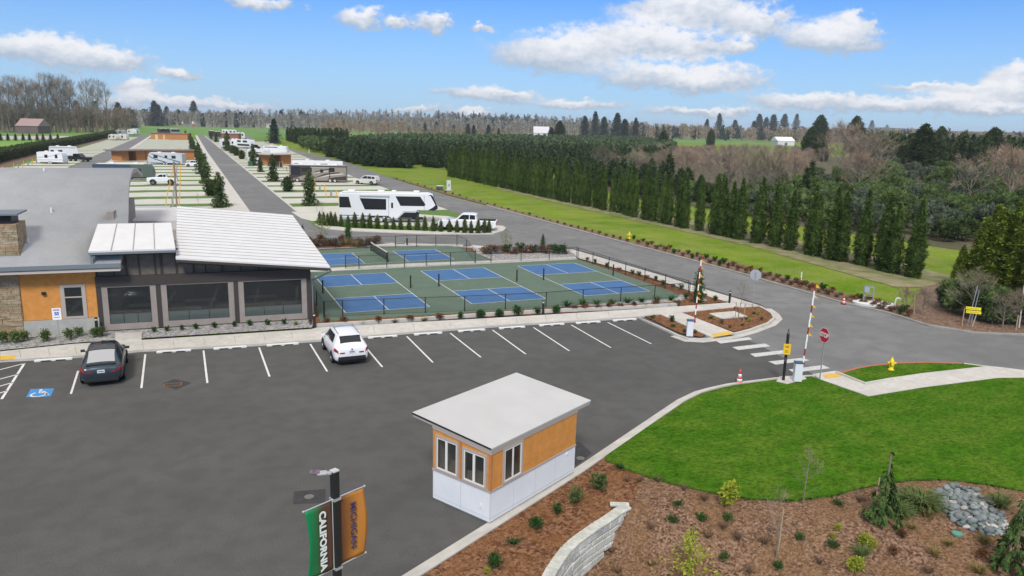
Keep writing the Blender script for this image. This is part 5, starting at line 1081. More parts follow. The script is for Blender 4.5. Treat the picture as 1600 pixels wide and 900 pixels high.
# ---- retaining wall of split faced blocks
t = thing('retaining_wall', 'curved dry laid wall of pale split faced concrete blocks in the bark', 'retaining wall', (0,0,0))
TOPL = [(983,790),(970,797),(954.5,808),(937,819),(919.5,831),(903,843),(888,857),(876,873),(864,892),(852,915),(840,945)]
TP = [G(x, y, .22).to_2d() for x, y in TOPL]
blk = [M('wall_block', (.48,.49,.44), (.64,.64,.59), 5, .9, .7, 16, c3=(.33,.34,.29), s3=2.2, a3=.5), M('wall_block_dark', (.33,.35,.34), (.46,.47,.45), 5, .9, .7, 16)]
def along(poly, s):
    for a, c in zip(poly, poly[1:]):
        l = (c-a).length
        if s <= l: return a+(c-a)*s/l, (c-a).normalized()
        s -= l
    return poly[-1], (poly[-1]-poly[-2]).normalized()
TL = sum((c-a).length for a, c in zip(TP, TP[1:]))
rw = random.Random(11); course = 0; z = .22
b = MB()
while z > -1.35:
    hh = (.13, .27, .19, .29, .2, .3, .22, .3)[course] if course < 8 else .25
    s = 0.0 if course < 3 else (.55 if course < 5 else 1.5 if course < 6 else 2.2)
    while s < TL-.1:
        w_ = rw.uniform(.32,.72) if course else .60; p, d = along(TP, s+w_/2); n = Vector((-d.y, d.x)); n = n if n.dot(Vector((.58,-.815))) > 0 else -n
        off = .004*course + (rw.uniform(0,.03) if course else .03); c = p+n*(-.10+off); b.m = 1 if rw.random() < .15 else 0
        b.box((c.x, c.y, z-hh/2), (w_-(.025 if course else .008), .34 if course else .38, hh-.025), rz=atan2(d.y, d.x)); s += w_
    z -= hh; course += 1
o = b.build('block', blk, t, .03)
tag(o, None, None, None, None); o.name = 'blocks'
b = MB(); p0 = G(983,787,.2); p1 = G(953,786,.2); b.box(((p0.x+p1.x)/2,(p0.y+p1.y)/2,.16), ((p1-p0).length,.22,.09), rz=atan2(p1.y-p0.y,p1.x-p0.x)); b.build('end_cap', blk[0], t, .02)
# ---- pad posts of the camp sites
def site_post():
    t = thing('bollard_pair', 'x', 'utility post', group='yellow posts and pedestals on the camper pads')
    for x in (-.9, .9): b = MB(); b.lathe([(.075,0),(.075,1.15),(.05,1.2)], (x,0,0), n=8); b.build('bollard', M('bollard_yellow', (.85,.42,.02), rough=.5), t)
    b = MB(); b.box((0,0,.55), (.3,.25,1.1)); b.build('pedestal', M('pedestal_grey', (.33,.30,.27)), t); return t
sp = None
def put_site(x, y, lab):
    global sp
    if sp is None: sp = t = site_post()
    else: t = copy_tree(sp)
    t.location = (x, y, .02); t['label'] = lab
for k in range(18): put_site(23.2+(.033*max(0, 12.3*k-60)), 109.9+12.3*k, 'yellow bollards and pedestal, %s pad strip along the right hand camper row' % nth(k+1))
for k in range(18): put_site(-2.2, 123.6+12.6*k, 'yellow bollards and pedestal, %s strip of the middle camper pads' % nth(k+1))
for k in range(12): put_site(-37.5, 141+12.6*k, 'yellow bollards and pedestal, %s strip along the left hedge pads' % nth(k+1))
# bins
for (x, y), l in (((391.5,259.5),'green bin beside a park tree, left of the tan pavilion'),((437.5,261),'dark bin under the tan pavilion roof edge')):
    t = thing('waste_bin', l, 'bin', at(x, y, .05)); b = MB(); b.box((0,0,.6), (1.2,1.0,1.2)); b.build('body', M('bin_green', (.03,.12,.07)) if 'green bin' in l else M('bin_navy', (.03,.035,.06)), t, .05); b = MB(); b.box((0,0,1.25), (1.3,1.1,.1)); b.build('lid', M('bin_lid', (.04,.09,.07)), t)
for (x, y0, y1) in ((259,202,194),(346.5,203,196),(1219,218,209),(1386,236,222)): rod('utility_pole', 'thin pale pole standing in the distance'+{259:' over the left fields',346.5:' before the dark spruce block',1219:' left of the long pale shed',1386:' in the brown thicket'}[x], 'utility pole', (x, y0), 7.5 if x != 1386 else 9, .14, wood_m)
rod('wooden_post', 'tall weathered post leaning in front of the reddish bare tree at right', 'post', (1573,330), 6.2, .13, wood_m, (.9,.2))
rod('wooden_post', 'tall weathered post rising at the middle of the camper pads', 'post', (277,330), 7.0, .13, M('post_grey', (.25,.2,.17)))
# ================================================================== VEGETATION
def leafm(n, a, c, sc=.9, rand=.12, **k): return M(n, a, c, sc, rough=.75, spec=.15, rand=rand, detail=3, lo=.38, hi=.62, trans=k.pop('trans', .3), **k)
arb_m = leafm('arborvitae_green', (.068,.118,.026), (.15,.22,.055), 1.1, rand=.2); arbs_m = leafm('arborvitae_young', (.05,.075,.022), (.10,.135,.035), 3)
arby_m = leafm('arborvitae_gold', (.10,.15,.022), (.22,.27,.04), 1.0); con_m = leafm('conifer_dark', (.048,.078,.026), (.10,.14,.048), .8, rand=.2); nur_m = leafm('conifer_blue', (.055,.090,.042), (.115,.16,.08), .9)
bushm = leafm('bush_green', (.075,.125,.036), (.175,.24,.085), .9, rand=.22); bushg = leafm('bush_grey_green', (.09,.125,.08), (.17,.20,.13), 1.2); hedge_m = leafm('hedge_green', (.040,.062,.022), (.085,.115,.04), .5)
far_con = leafm('far_conifer', (.032,.055,.042), (.06,.085,.062), .2); bark_m = M('bark_grey', (.15,.13,.10), (.26,.235,.19), 2); twig_m = M('twigs_brown', (.22,.17,.125), (.34,.265,.20), .5, .9, rand=.15); twig_r = M('twigs_red', (.25,.18,.125), (.34,.25,.18), .5, .9, rand=.12); twig_g = M('twigs_grey', (.22,.20,.175), (.32,.30,.26), .5, .9, rand=.12); twig_y = M('twigs_mossy', (.22,.20,.12), (.32,.29,.18), .5, .9, rand=.12)
lime_m = leafm('lime_leaves', (.24,.30,.03), (.42,.46,.06), 6, .05, trans=.3); shrub_g = leafm('shrub_green', (.025,.07,.02), (.07,.14,.035), 8, .15); shrub_r = leafm('shrub_rust', (.13,.055,.03), (.22,.11,.05), 8, .15); shrub_b = leafm('shrub_brown', (.13,.085,.055), (.2,.14,.09), 8, .15); shrub_o = leafm('grass_straw', (.22,.17,.06), (.32,.26,.10), 8, .15); weep_m = leafm('weeping_green', (.05,.10,.025), (.11,.17,.05), 4, .1); jun_m = leafm('juniper_green', (.11,.16,.05), (.20,.26,.09), 4, .1); yel_m = leafm('budding_yellow', (.16,.19,.05), (.26,.28,.08), 4, .1)
def card(b, p, out, size, w=.5, droop=0.0, rnd=random):
    """one spray: a triangle pair lying about the outward direction"""
    out = out.normalized(); t = out.cross(Vector((0,0,1)));
    if t.length < .05: t = Vector((1,0,0))
    t.normalize(); t = (t+Vector((rnd.uniform(-.6,.6), rnd.uniform(-.6,.6), rnd.uniform(-.6,.6)))).normalized(); d = (out*rnd.uniform(.3,1.0)+Vector((0,0,rnd.uniform(-.3,.9)-droop))+Vector((rnd.uniform(-.4,.4), rnd.uniform(-.4,.4), 0))).normalized()
    s = size*rnd.uniform(.6,1.3); o = len(b.v)
    b.v += [tuple(p-t*s*w*.5), tuple(p+t*s*w*.5), tuple(p+d*s+t*s*.1), tuple(p+d*s*.8-t*s*.25)]; b.f.append((o,o+1,o+2,o+3)); b.mi.append(b.m); b.sm.append(False)
def core(b, H_, prof, seg=7, n=9, k=.72):
    vs = []; 
    for j in range(seg+1):
        t = j/seg; r = prof(t)*k
        for i in range(n): a = 2*pi*i/n; q = r*(1+.15*sin(i*2.3+j*1.7)); vs.append((q*cos(a), q*sin(a), t*H_*.97+.02*H_))
    b.add(vs, [(j*n+i, j*n+(i+1) % n, (j+1)*n+(i+1) % n, (j+1)*n+i) for j in range(seg) for i in range(n)]+[tuple(range(seg*n, seg*n+n))])
def column_tree(H_, R, n, size, seed, prof=None, lumps=.2, z0=.0, droop=0.0, kcore=.72, w=.5):
    r_ = random.Random(seed); prof = prof or (lambda t: R*(.80+.9*t if t < .22 else 1.0*(1-((t-.22)/.78)**1.5)**.9+.03)); b = MB(); core(b, H_, prof, k=kcore); cnt = 0
    ph = [r_.uniform(0,6.28) for _ in range(6)]
    while cnt < n:
        t = r_.random(); 
        if r_.random() > prof(t)/R*.9+.1: continue
        a = r_.uniform(0, 2*pi); lump = 1+lumps*(sin(a*3+ph[0]+t*9)+sin(a*5+ph[1]-t*17)+sin(t*40+ph[2]+a*2))*.5
        rr = prof(t)*lump*r_.uniform(.72,1.02); card(b, Vector((rr*cos(a), rr*sin(a), z0+t*H_)), Vector((cos(a), sin(a), 0)), size, w, droop, r_); cnt += 1
    return b
def blob_tree(H_, R, n, size, seed, lobes=9, flat=.8, z0=.2):
    r_ = random.Random(seed); b = MB(); L = []
    for i in range(lobes):
        a = r_.uniform(0,6.28); q = r_.uniform(.1,.62)*R; z = r_.uniform(.32,.78)*H_; L.append((Vector((q*cos(a), q*sin(a), z)), r_.uniform(.36,.56)*R*(1.15-z/H_*.4)))
    L.append((Vector((0,0,.4*H_)), R*.7))
    for c, r in L: b.ball(c, r*.72, 6, (1,1,flat+.1))
    for i in range(n):
        c, r = r_.choice(L); v = Vector((r_.gauss(0,1), r_.gauss(0,1), r_.gauss(0,1))).normalized(); p = c+Vector((v.x, v.y, v.z*flat*1.1))*r*r_.uniform(.7,1.05)
        if p.z < z0*.3: p.z = z0*.3+r_.random()*.2
        card(b, p, v, size, .6, 0, r_)
    return b
def bare(H_, R, seed, nb=26, twigs=700, tw=.035, tl=.9, vase=.6, trunk=.14):
    """trunk, limbs and a haze of twigs; returns (wood, twigs)"""
    r_ = random.Random(seed); wd = MB(); tg = MB(); ends = []
    def limb(p, d, L, r, lev):
        seg = 3; 
        for i in range(seg):
            d = (d+Vector((r_.uniform(-.18,.18), r_.uniform(-.18,.18), r_.uniform(-.02,.16)))).normalized(); q = p+d*L/seg; wd.tube(p, q, r, r*.78, n=4 if lev else 6, cap=False); p = q; r *= .78
            ends.append((p.copy(), d.copy()))
            if lev < 2 and i:
                for _ in range(2):
                    s_ = Vector((r_.uniform(-1,1), r_.uniform(-1,1), r_.uniform(.1,.9))).normalized(); limb(p, (d*.6+s_*.8).normalized(), L*.52, r*.6, lev+1)
    wd.tube((0,0,0), (0,0,H_*.22), trunk, trunk*.85, n=7, cap=False); p = Vector((0,0,H_*.2)); r = trunk*.85; top = Vector((r_.uniform(-.1,.1)*H_, r_.uniform(-.1,.1)*H_, H_*.95))
    for i in range(nb):
        f = i/nb; q = p.lerp(top, f*.8); a = i*2.4+r_.uniform(-.4,.4); el_ = .35+f*.75; d = Vector((cos(a)*cos(el_), sin(a)*cos(el_), sin(el_))); lim = (R*1.0 if f < .6 else R*.75)*(vase+(1-vase)*sin(pi*min(1, f+.25))); limb(q, d, max(lim*.95, H_*.12), trunk*.42*(1-f*.6), 0 if i % 2 else 1)
    wd.tube(p, p.lerp(top, .5), r, r*.6, n=6, cap=False); wd.tube(p.lerp(top, .5), top, r*.6, r*.12, n=5, cap=False)
    for i in range(twigs):
        p, d = r_.choice(ends); v = (d+Vector((r_.uniform(-.9,.9), r_.uniform(-.9,.9), r_.uniform(-.3,1.0)))).normalized(); t = v.orthogonal().normalized()*tw; q = p+Vector((r_.uniform(-.3,.3), r_.uniform(-.3,.3), r_.uniform(-.3,.3)))*tl; e = q+v*tl*r_.uniform(.5,1.3)
        tg.add([q-t, q+t, e], [(0,1,2)])
    return wd, tg
def fir(H_, R, n, size, seed, gap=.25, co=True):
    r_ = random.Random(seed); b = MB(); b.tube((0,0,0), (0,0,H_), R*.07, .02, n=5, cap=False)
    lay = int(H_*1.1)+6
    if co: core(b, H_, lambda t: max(.02, R*(1-t)*.5), seg=5, n=7, k=1)
    for i in range(n):
        l = r_.randrange(lay); t = (.06+.94*l/lay)+r_.uniform(-.012,.012); a = r_.uniform(0, 2*pi); lim = R*(1-t)**.85*(1+gap*sin(l*2.1+a*2)+gap*sin(l*5.7+a*3)*.6)+.05*R; q = lim*sqrt(r_.random())
        p = Vector((q*cos(a), q*sin(a), t*H_-q*.22)); card(b, p, Vector((cos(a), sin(a), -.25)), size, .6, .3, r_)
    return b
LIB = {}
def lib(key, fn):
    if key not in LIB: LIB[key] = fn()
    return LIB[key]
def tree_proto(key, fn_crown, mat, trunk_h=.8, trunk_r=.12, bare_=False):
    """stores meshes for (trunk, crown)"""
    def f():
        if bare_:
            wd, tg = fn_crown(); return wd.mesh(key+'_limbs', bark_m), tg.mesh(key+'_twigs', mat)
        c = fn_crown().mesh(key+'_crown', mat); b = MB(); b.tube((0,0,-.05), (0,0,trunk_h), trunk_r, trunk_r*.8, n=7); return b.mesh(key+'_trunk', bark_m), c
    return lib(key, f)
def plant(name, label, cat, key, loc, s=1.0, rz=None, group=None, parts=True, sz=None, mat=None, tilt=None):
    tr, cr = LIB[key]; rz = random.uniform(0,6.28) if rz is None else rz
    t = thing(name, label, cat, loc, rz, group); t.scale = (s, s, sz or s)
    if tilt: t.rotation_euler = (tilt[0], tilt[1], rz)
    for nm, me in (('trunk', tr), ('crown', cr)):
        o = bpy.data.objects.new(nm, me); COL.objects.link(o); o.parent = t
    return t
def single(name, label, cat, key, loc, s=1.0, rz=None, group=None, sz=None, kind=None):
    me = LIB[key]; o = bpy.data.objects.new(name, me); COL.objects.link(o); o.location = loc; o.scale = (s, s, sz or s); o.rotation_euler = (0,0,random.uniform(0,6.28) if rz is None else rz)
    tag(o, label, cat, group, kind); return o
# prototypes
for i in range(4): tree_proto('arb%d' % i, lambda i=i: column_tree(7.5, .84, 3600, .22, 20+i, prof=lambda t: .84*(.72+1.4*t if t < .2 else 1.0*(1-((t-.2)/.8)**1.25)**.95+.02), lumps=.3), arb_m, .5, .14)
for i in range(3): tree_proto('sarb%d' % i, lambda i=i: column_tree(1.75, .36, 700, .10, 40+i, lumps=.2), arbs_m, .15, .03)
for i in range(3): tree_proto('gold%d' % i, lambda i=i: column_tree(7.0, 1.45, 3600, .32, 50+i, prof=lambda t: 1.45*(1-t**1.35)**.85+.03, lumps=.12), arby_m, .5, .14)
for i in range(4): tree_proto('nur%d' % i, lambda i=i: column_tree(7.0, 1.9, 1300, .6, 60+i, prof=lambda t: 1.9*(.55+1.8*t if t < .25 else 1.0*(1-((t-.25)/.75)**1.3)**.9+.02), lumps=.3, kcore=.7), nur_m, .5, .15)
for i in range(4): tree_proto('bush%d' % i, lambda i=i: blob_tree(5.5, 2.9, 2600, .42, 70+i, lobes=11), (bushm, bushg, bushm, con_m)[i], .8, .15)
for i in range(4): tree_proto('bare%d' % i, lambda i=i: bare(9.5, 4.2, 80+i, nb=22, twigs=1900, tw=.026, tl=1.15, trunk=.2), (twig_m, twig_y, twig_m, twig_r)[i], bare_=True)
for i in range(3): tree_proto('cot%d' % i, lambda i=i: bare(34, 7.0, 90+i, nb=17, twigs=900, tw=.06, tl=3.0, vase=.7, trunk=.5), (twig_g, twig_m, twig_g)[i], bare_=True)
for i in range(2): tree_proto('sap%d' % i, lambda i=i: bare(3.3, .7, 95+i, nb=9, twigs=120, tw=.006, tl=.35, trunk=.035), twig_m, bare_=True)
for i in range(3): tree_proto('fir%d' % i, lambda i=i: fir(24, 6.3, 2600, 1.5, 100+i, .6), far_con, 1, .3)
for i in range(2): tree_proto('ced%d' % i, lambda i=i: column_tree(20, 5.0, 5200, 1.0, 110+i, prof=lambda t: 5.0*(.8+.5*t if t < .3 else .95*(1-((t-.3)/.7)**2.2)**.8+.02), lumps=.25), con_m, 1.5, .4)
for i in range(3): tree_proto('park%d' % i, lambda i=i: column_tree(5.4, .95, 1500, .34, 120+i, prof=lambda t: .95*(.9-.35*t+.2*sin(t*11+i))*(1-t**3)**.5+.05, lumps=.45, droop=.8, kcore=.5), con_m, .5, .08)
tree_proto('parkb', lambda: column_tree(2.7, .95, 900, .3, 130, prof=lambda t: .95*sqrt(max(.02, 1-(2*t-.9)**2)), lumps=.25), con_m, .4, .07)
for i in range(3): tree_proto('col%d' % i, lambda i=i: column_tree(8.5, 1.0, 700, .7, 140+i, prof=lambda t: 1.0*(.9-.3*t)*(1-t**4)+.05, lumps=.3), con_m, .5, .15)
# ---- the long arborvitae row on the verge
row = []
y = 186.0; rr = random.Random(4)
while y > 84:
    row.append((62.6+rr.uniform(-.4,.4), y)); y -= rr.uniform(1.55,2.2) if abs(y-174) > 2 else 4.0
for px_ in (1104,1116,1128,1141,1153,1170,1180,1203,1210,1233,1262,1275,1298,1309,1318,1340,1352,1368,1384,1396,1422,1440,1452,1470):
    yy = 84-(84-49.5)*((px_-1095)/(1466-1095))**.78; row.append((63.0+rr.uniform(-.3,.3)+(1.8 if px_ in (1116,1180,1210,1275,1318,1368,1396,1452) else 0), yy))
back = []
y = 188
while y > 155: back.append((66.0+rr.uniform(-.4,.4), y)); y -= rr.uniform(2.6,3.8)
n = len(row)
for i, (x, y) in enumerate(row): s = rr.uniform(.9,1.06); plant('arborvitae', 'columnar arborvitae in the verge row, %s from its near end' % nth(n-i), 'tree', 'arb%d' % rr.randrange(4), (x, y, -.05), s*(.74 if y > 95 else .80 if y > 80 else .95), sz=s, group='tall arborvitae row on the verge')
for i, (x, y) in enumerate(back): s = rr.uniform(.88,1.04); plant('arborvitae', 'columnar arborvitae in the second row behind the verge row, seen between the front trees', 'tree', 'arb%d' % rr.randrange(4), (x, y, -.05), s, group='second arborvitae row behind the verge row')
# ---- short row round the big camper
px0 = [500,506,512,517.5,524,533,544,554.5,567,578,590,603,615,626,639,652,664,677,689,702,714,726,736,747,757,764]
for i, x in enumerate(px0):
    yb = 352.5+(x-500)*.052 if x < 745 else 365-(x-745)*.05
    plant('dwarf_arborvitae', 'short clipped arborvitae, %s from the left in the row by the big camper' % nth(i+1), 'shrub', 'sarb%d' % (i % 3), at(x, yb, .05), rr.uniform(.88,1.12), group='short arborvitae row by the loop road')
# ---- golden clump at the right edge
for i, (px, py, hh, lab) in enumerate([(1497,452,3.9,'small'),(1526,455,6.4,'first tall'),(1552,460,7.3,'second tall'),(1568,462,7.2,'third tall'),(1584,468,7.4,'fourth tall'),(1600,470,7.4,'fifth tall'),(1616,478,7.2,'sixth tall'),(1545,430,6.8,'rear left'),(1580,430,7.4,'rear middle')]):
    p = at(px, py, 0); plant('arborvitae', '%s golden green arborvitae of the clump at the right edge' % lab, 'tree', 'gold%d' % (i % 3), (p.x, p.y, 0), hh/7.0*.95, sz=hh/7.0, group='golden arborvitae clump')
lab = ['leftmost dark green bush under the golden arborvitae clump','dark leafy bush behind the bright yellow boards','low tangled bush right of the yellow boards','dark bush at the right edge under the golden clump','brownish bush in the middle under the golden clump','grey green bush at the roadside foot of the clump']
for (px, py, s), l, k in zip([(1492,488,.52),(1526,500,.56),(1550,506,.5),(1602,508,.5),(1576,507,.48),(1478,480,.33)], lab, (2,3,0,3,2,1)): plant('bush', l, 'bush', 'bush%d' % k, at(px, py, 0), s, group='bushes at the roadside right')
for (px, py, s), l in zip([(1517,500,.36),(1566,512,.24),(1592,510,.26),(1415,488,.18),(1440,492,.2)], ['pale many stemmed bare shrub behind the yellow boards','bare brown shrub right of the yellow boards','bare pale shrub at the far right edge','small bare shrub in weeds left of the leaning stake','small bare shrub in weeds right of the leaning stake']): plant('bare_shrub', l, 'shrub', 'bare%d' % (int(px) % 4), at(px, py, .05), s, group='bare shrubs at the roadside right')
# ---- nursery blocks
def inpoly(x, y, P):
    c = False; n = len(P)
    for i in range(n):
        (x0, y0), (x1, y1) = P[i], P[i-1]
        if (y0 > y) != (y1 > y) and x < (x1-x0)*(y-y0)/(y1-y0)+x0: c = not c
    return c
def scatter(P, sp_, seed, jit=.3):
    r_ = random.Random(seed); xs = [p[0] for p in P]; ys = [p[1] for p in P]; out = []; y = min(ys); k = 0
    while y < max(ys):
        x = min(xs)+(k % 2)*sp_/2
        while x < max(xs):
            X = x+r_.uniform(-jit, jit)*sp_; Y = y+r_.uniform(-jit, jit)*sp_
            if inpoly(X, Y, P): out.append((X, Y))
            x += sp_
        y += sp_; k += 1
    out.sort(key=lambda p: p[0]**2+p[1]**2); return out
for X, Y in scatter([(50.5,224),(62,221),(63,300),(50,300)], 3.6, 1): plant('nursery_conifer', 'dark slender conifer packed in the tall block beside the outer road', 'tree', 'nur%d' % rr.randrange(4), (X, Y, -.05), rr.uniform(1.0,1.12)*1.0, group='dark conifer block beside the outer road')
for X, Y in scatter([(50,305),(60,303),(68,400),(53,400)], 6, 2): plant('evergreen_bush', 'large rounded evergreen in the hedge mass beyond the conifer block', 'bush', 'bush%d' % rr.choice((0,2,3)), (X, Y, 0), rr.uniform(.95,1.2), group='rounded evergreens beside the outer road')
for X, Y in scatter([(57,425),(66,420),(105,520),(62,520)], 6, 3): plant('columnar_conifer', 'tall dark columnar conifer in the far hedge block', 'tree', 'col%d' % rr.randrange(3), (X, Y, 0), rr.uniform(.95,1.1), group='far columnar hedge block')
pts = scatter([(78,190),(66,235),(66,300),(80,400),(140,520),(300,620),(400,640),(330,470),(215,300),(125,196)], 5.6, 4, .22)
near, rest = pts[:290], pts[290:]
for X, Y in near: plant('nursery_conifer', 'dark green conifer in the even nursery rows behind the verge trees', 'tree', 'nur%d' % rr.randrange(4), (X, Y, -.05), rr.uniform(.88,1.05), group='nursery conifers behind the verge row')
def stuff_mass(name, label, pts_, mat, cat='trees', hmin=6, hmax=7.5, wr=.27, cards=26, size=1.0, seed=9, shape='cone', z=0):
    r_ = random.Random(seed); b = MB()
    for X, Y in pts_:
        h = r_.uniform(hmin, hmax); R = h*wr*r_.uniform(.85,1.15); zz = z(X, Y) if callable(z) else z; n = 6; o = Vector((X, Y, zz))
        if shape != 'bare':
            vs = [(X+R*.7*cos(2*pi*i/n), Y+R*.7*sin(2*pi*i/n), zz+h*.12) for i in range(n)]+[(X+R*.42*cos(2*pi*i/n), Y+R*.42*sin(2*pi*i/n), zz+h*.6) for i in range(n)]+[(X, Y, zz+h*.97)]
            b.add(vs, [(i, (i+1) % n, n+(i+1) % n, n+i) for i in range(n)]+[(n+i, n+(i+1) % n, 2*n) for i in range(n)])
        for i in range(cards):
            t = r_.random()**.8; a = r_.uniform(0,6.28)
            if shape == 'bare':
                q = R*sin(pi*min(1, .15+t*.8))*r_.random(); p = o+Vector((q*cos(a), q*sin(a), h*(.15+.75*t))); v = Vector((cos(a)*.5, sin(a)*.5, 1)).normalized()*h*.2*r_.uniform(.5,1.2); w_ = Vector((-sin(a), cos(a), 0))*size*.12; b.add([p-w_, p+w_, p+v], [(0,1,2)])
            else: rr_ = R*(1-t)*.95; card(b, o+Vector((rr_*cos(a), rr_*sin(a), h*(.1+.86*t))), Vector((cos(a), sin(a), 0)), size, .6, .1, r_)
        if shape == 'bare': b.add([(X-.25*size, Y, zz), (X+.25*size, Y, zz), (X, Y, zz+h*.9)], [(0,1,2)])
    return tag(b.build(name, mat), label, cat, kind='stuff')
stuff_mass('nursery_rows', 'far rows of nursery conifers reading as one dark green band', rest, nur_m, hmin=6.2, hmax=7.4, cards=34, size=1.3)
# ---- mixed planting behind the verge row, right half
P1 = [(88,100),(80,125),(92,165),(118,205),(160,262),(215,330),(255,350),(330,350),(300,290),(215,215),(150,150),(112,108)]
for X, Y in scatter(P1, 10.5, 5, .35):
    if rr.random() < (.5 if X*X+Y*Y < 32000 else .22): plant('evergreen_bush', 'green conifer standing among the bare thicket trees', 'tree', rr.choice(('nur0','nur1','bush0','bush3','col1')), (X, Y, 0), rr.uniform(.7,.95)*(1.0 if X*X+Y*Y < 40000 else .8), group='green conifers in the thicket'); continue
    k = rr.choice((0,0,1,2,1,3)); plant('bare_tree', 'leafless brown tree in the thicket behind the verge row, %s' % ('with mossy yellow twigs' if k == 1 else 'with reddish twigs' if k == 3 else 'with grey brown twigs'), 'tree', 'bare%d' % k, (X, Y, 0), rr.uniform(.66,.92)*(1.0 if X*X+Y*Y < 40000 else .78), group='bare thicket trees (%s)' % ('mossy' if k == 1 else 'reddish' if k == 3 else 'grey brown'))
bp = scatter([(86,64),(95,50),(114,56),(140,84),(130,112),(98,96),(88,104),(82,112),(80,92)], 4.8, 6, .3)
for i, (X, Y) in enumerate(bp):
    k = rr.choice((0,1,2,3)); plant('evergreen_bush', 'rounded %s evergreen in the dense belt behind the verge row' % ('green','grey green','green','dark green')[k], 'bush', 'bush%d' % k, (X, Y, 0), rr.uniform(.62,.98), group='evergreen belt (%s)' % ('green','grey green','green','dark green')[k])
for X, Y in scatter([(82,118),(78,150),(110,215),(130,230),(125,200),(98,140),(92,112)], 6, 7, .3): plant('evergreen_bush', 'small dark conifer between the bare thicket and the verge row', 'tree', 'nur%d' % rr.randrange(4), (X, Y, 0), rr.uniform(.7,.95), group='dark conifers beside the thicket')
for X, Y in scatter([(128,112),(140,88),(190,108),(300,185),(330,250),(230,205),(165,150)], 9.5, 8, .35):
    k = rr.choice((0,1,2,3)); plant('evergreen_tree', 'broad dark evergreen in the far right belt of trees', 'tree', 'bush%d' % k, (X, Y, 0), rr.uniform(.75,1.15), group='far right evergreen belt')
for X, Y in (scatter(PX([(1345,266),(1480,272),(1600,282),(1600,244),(1450,238),(1340,242)]), 6.3, 9, .35)+scatter([(330,230),(300,190),(420,235),(640,380),(720,470),(520,420)], 16.0, 9, .35))[:195]: plant('columnar_conifer', 'tall slim conifer in the leaning far right rows', 'tree', 'col%d' % rr.randrange(3), (X, Y, 0), rr.uniform(1.1,1.6), sz=rr.uniform(1.25,1.75), group='far right slim conifer rows', tilt=(0, .08))
for X, Y in scatter(PX([(1150,330),(1180,300),(1260,285),(1380,285),(1420,318),(1290,345)]), 6.5, 12, .35): plant('evergreen_bush', 'rounded green bush filling the gap between thicket and belt', 'bush', 'bush%d' % rr.choice((0,1,2)), (X, Y, 0), rr.uniform(.6,.9), group='green bushes between thicket and belt')
big = [('bare_tree','large leafless tree at the right edge with reddish twigs','bare3',(1573,332),1.15),('bare_tree','spreading leafless tree left of the reddish one at right','bare2',(1513,330),1.0),('bare_tree','mossy leafless tree above the verge row gap','bare1',(1180,316),1.0),('bare_tree','grey leafless tree in front of the long pale shed','bare0',(1135,312),1.0),('bare_tree','tall leafless tree in the middle of the right thicket','bare0',(1345,300),1.35),('bare_tree','tall leafless reddish tree under the far clearing','bare3',(1340,318),1.0),('bare_tree','wide leafless tree left of the wide cedar','bare2',(1310,280),1.6),('bare_tree','leafless tree behind the round evergreens','bare1',(1370,290),1.4)]
for nm_, l, k, p, s in big: plant(nm_, l, 'tree', k, at(*p, 0), s)
ced = [((1264,250),16.5,'broad dark cedar right of the long pale shed'),((1436,276),17.0,'broad dark cedar, left one of the two biggest at right'),((1544,272),17.0,'broad dark cedar, right one of the two biggest at right'),((1285,252),9,'lower cedar leaning against the broad one by the shed'),((1333,240),26,'round topped cedar among slim leaning conifers'),((1603,290),11,'dark cedar cut by the right edge of the picture'),((1465,250),19,'dark cedar behind the slim conifers, right of the left big one'),((1500,255),16,'wide cedar between the two biggest at right'),((1278,235),28,'blue grey fir behind the broad cedar by the shed'),((1110,228),15,'dark round cedar at the right end of the green fields'),((1035,236),12.5,'dark round cedar standing before the green fields'),((874,222),19,'dark cedar at the right side of the white barn'),((861,222),13,'dark cedar just touching the white barn')]
for (p, h, l) in ced: plant('cedar', l, 'tree', 'ced%d' % rr.randrange(2), at(*p, 0), h/20)
def top_at(px, ytop, ybase):
    p = at(px, ybase, 0); d = ray(px, ytop); t = Vector((p.x, p.y)).length/Vector((d.x, d.y)).length; return p, CH+d.z*t
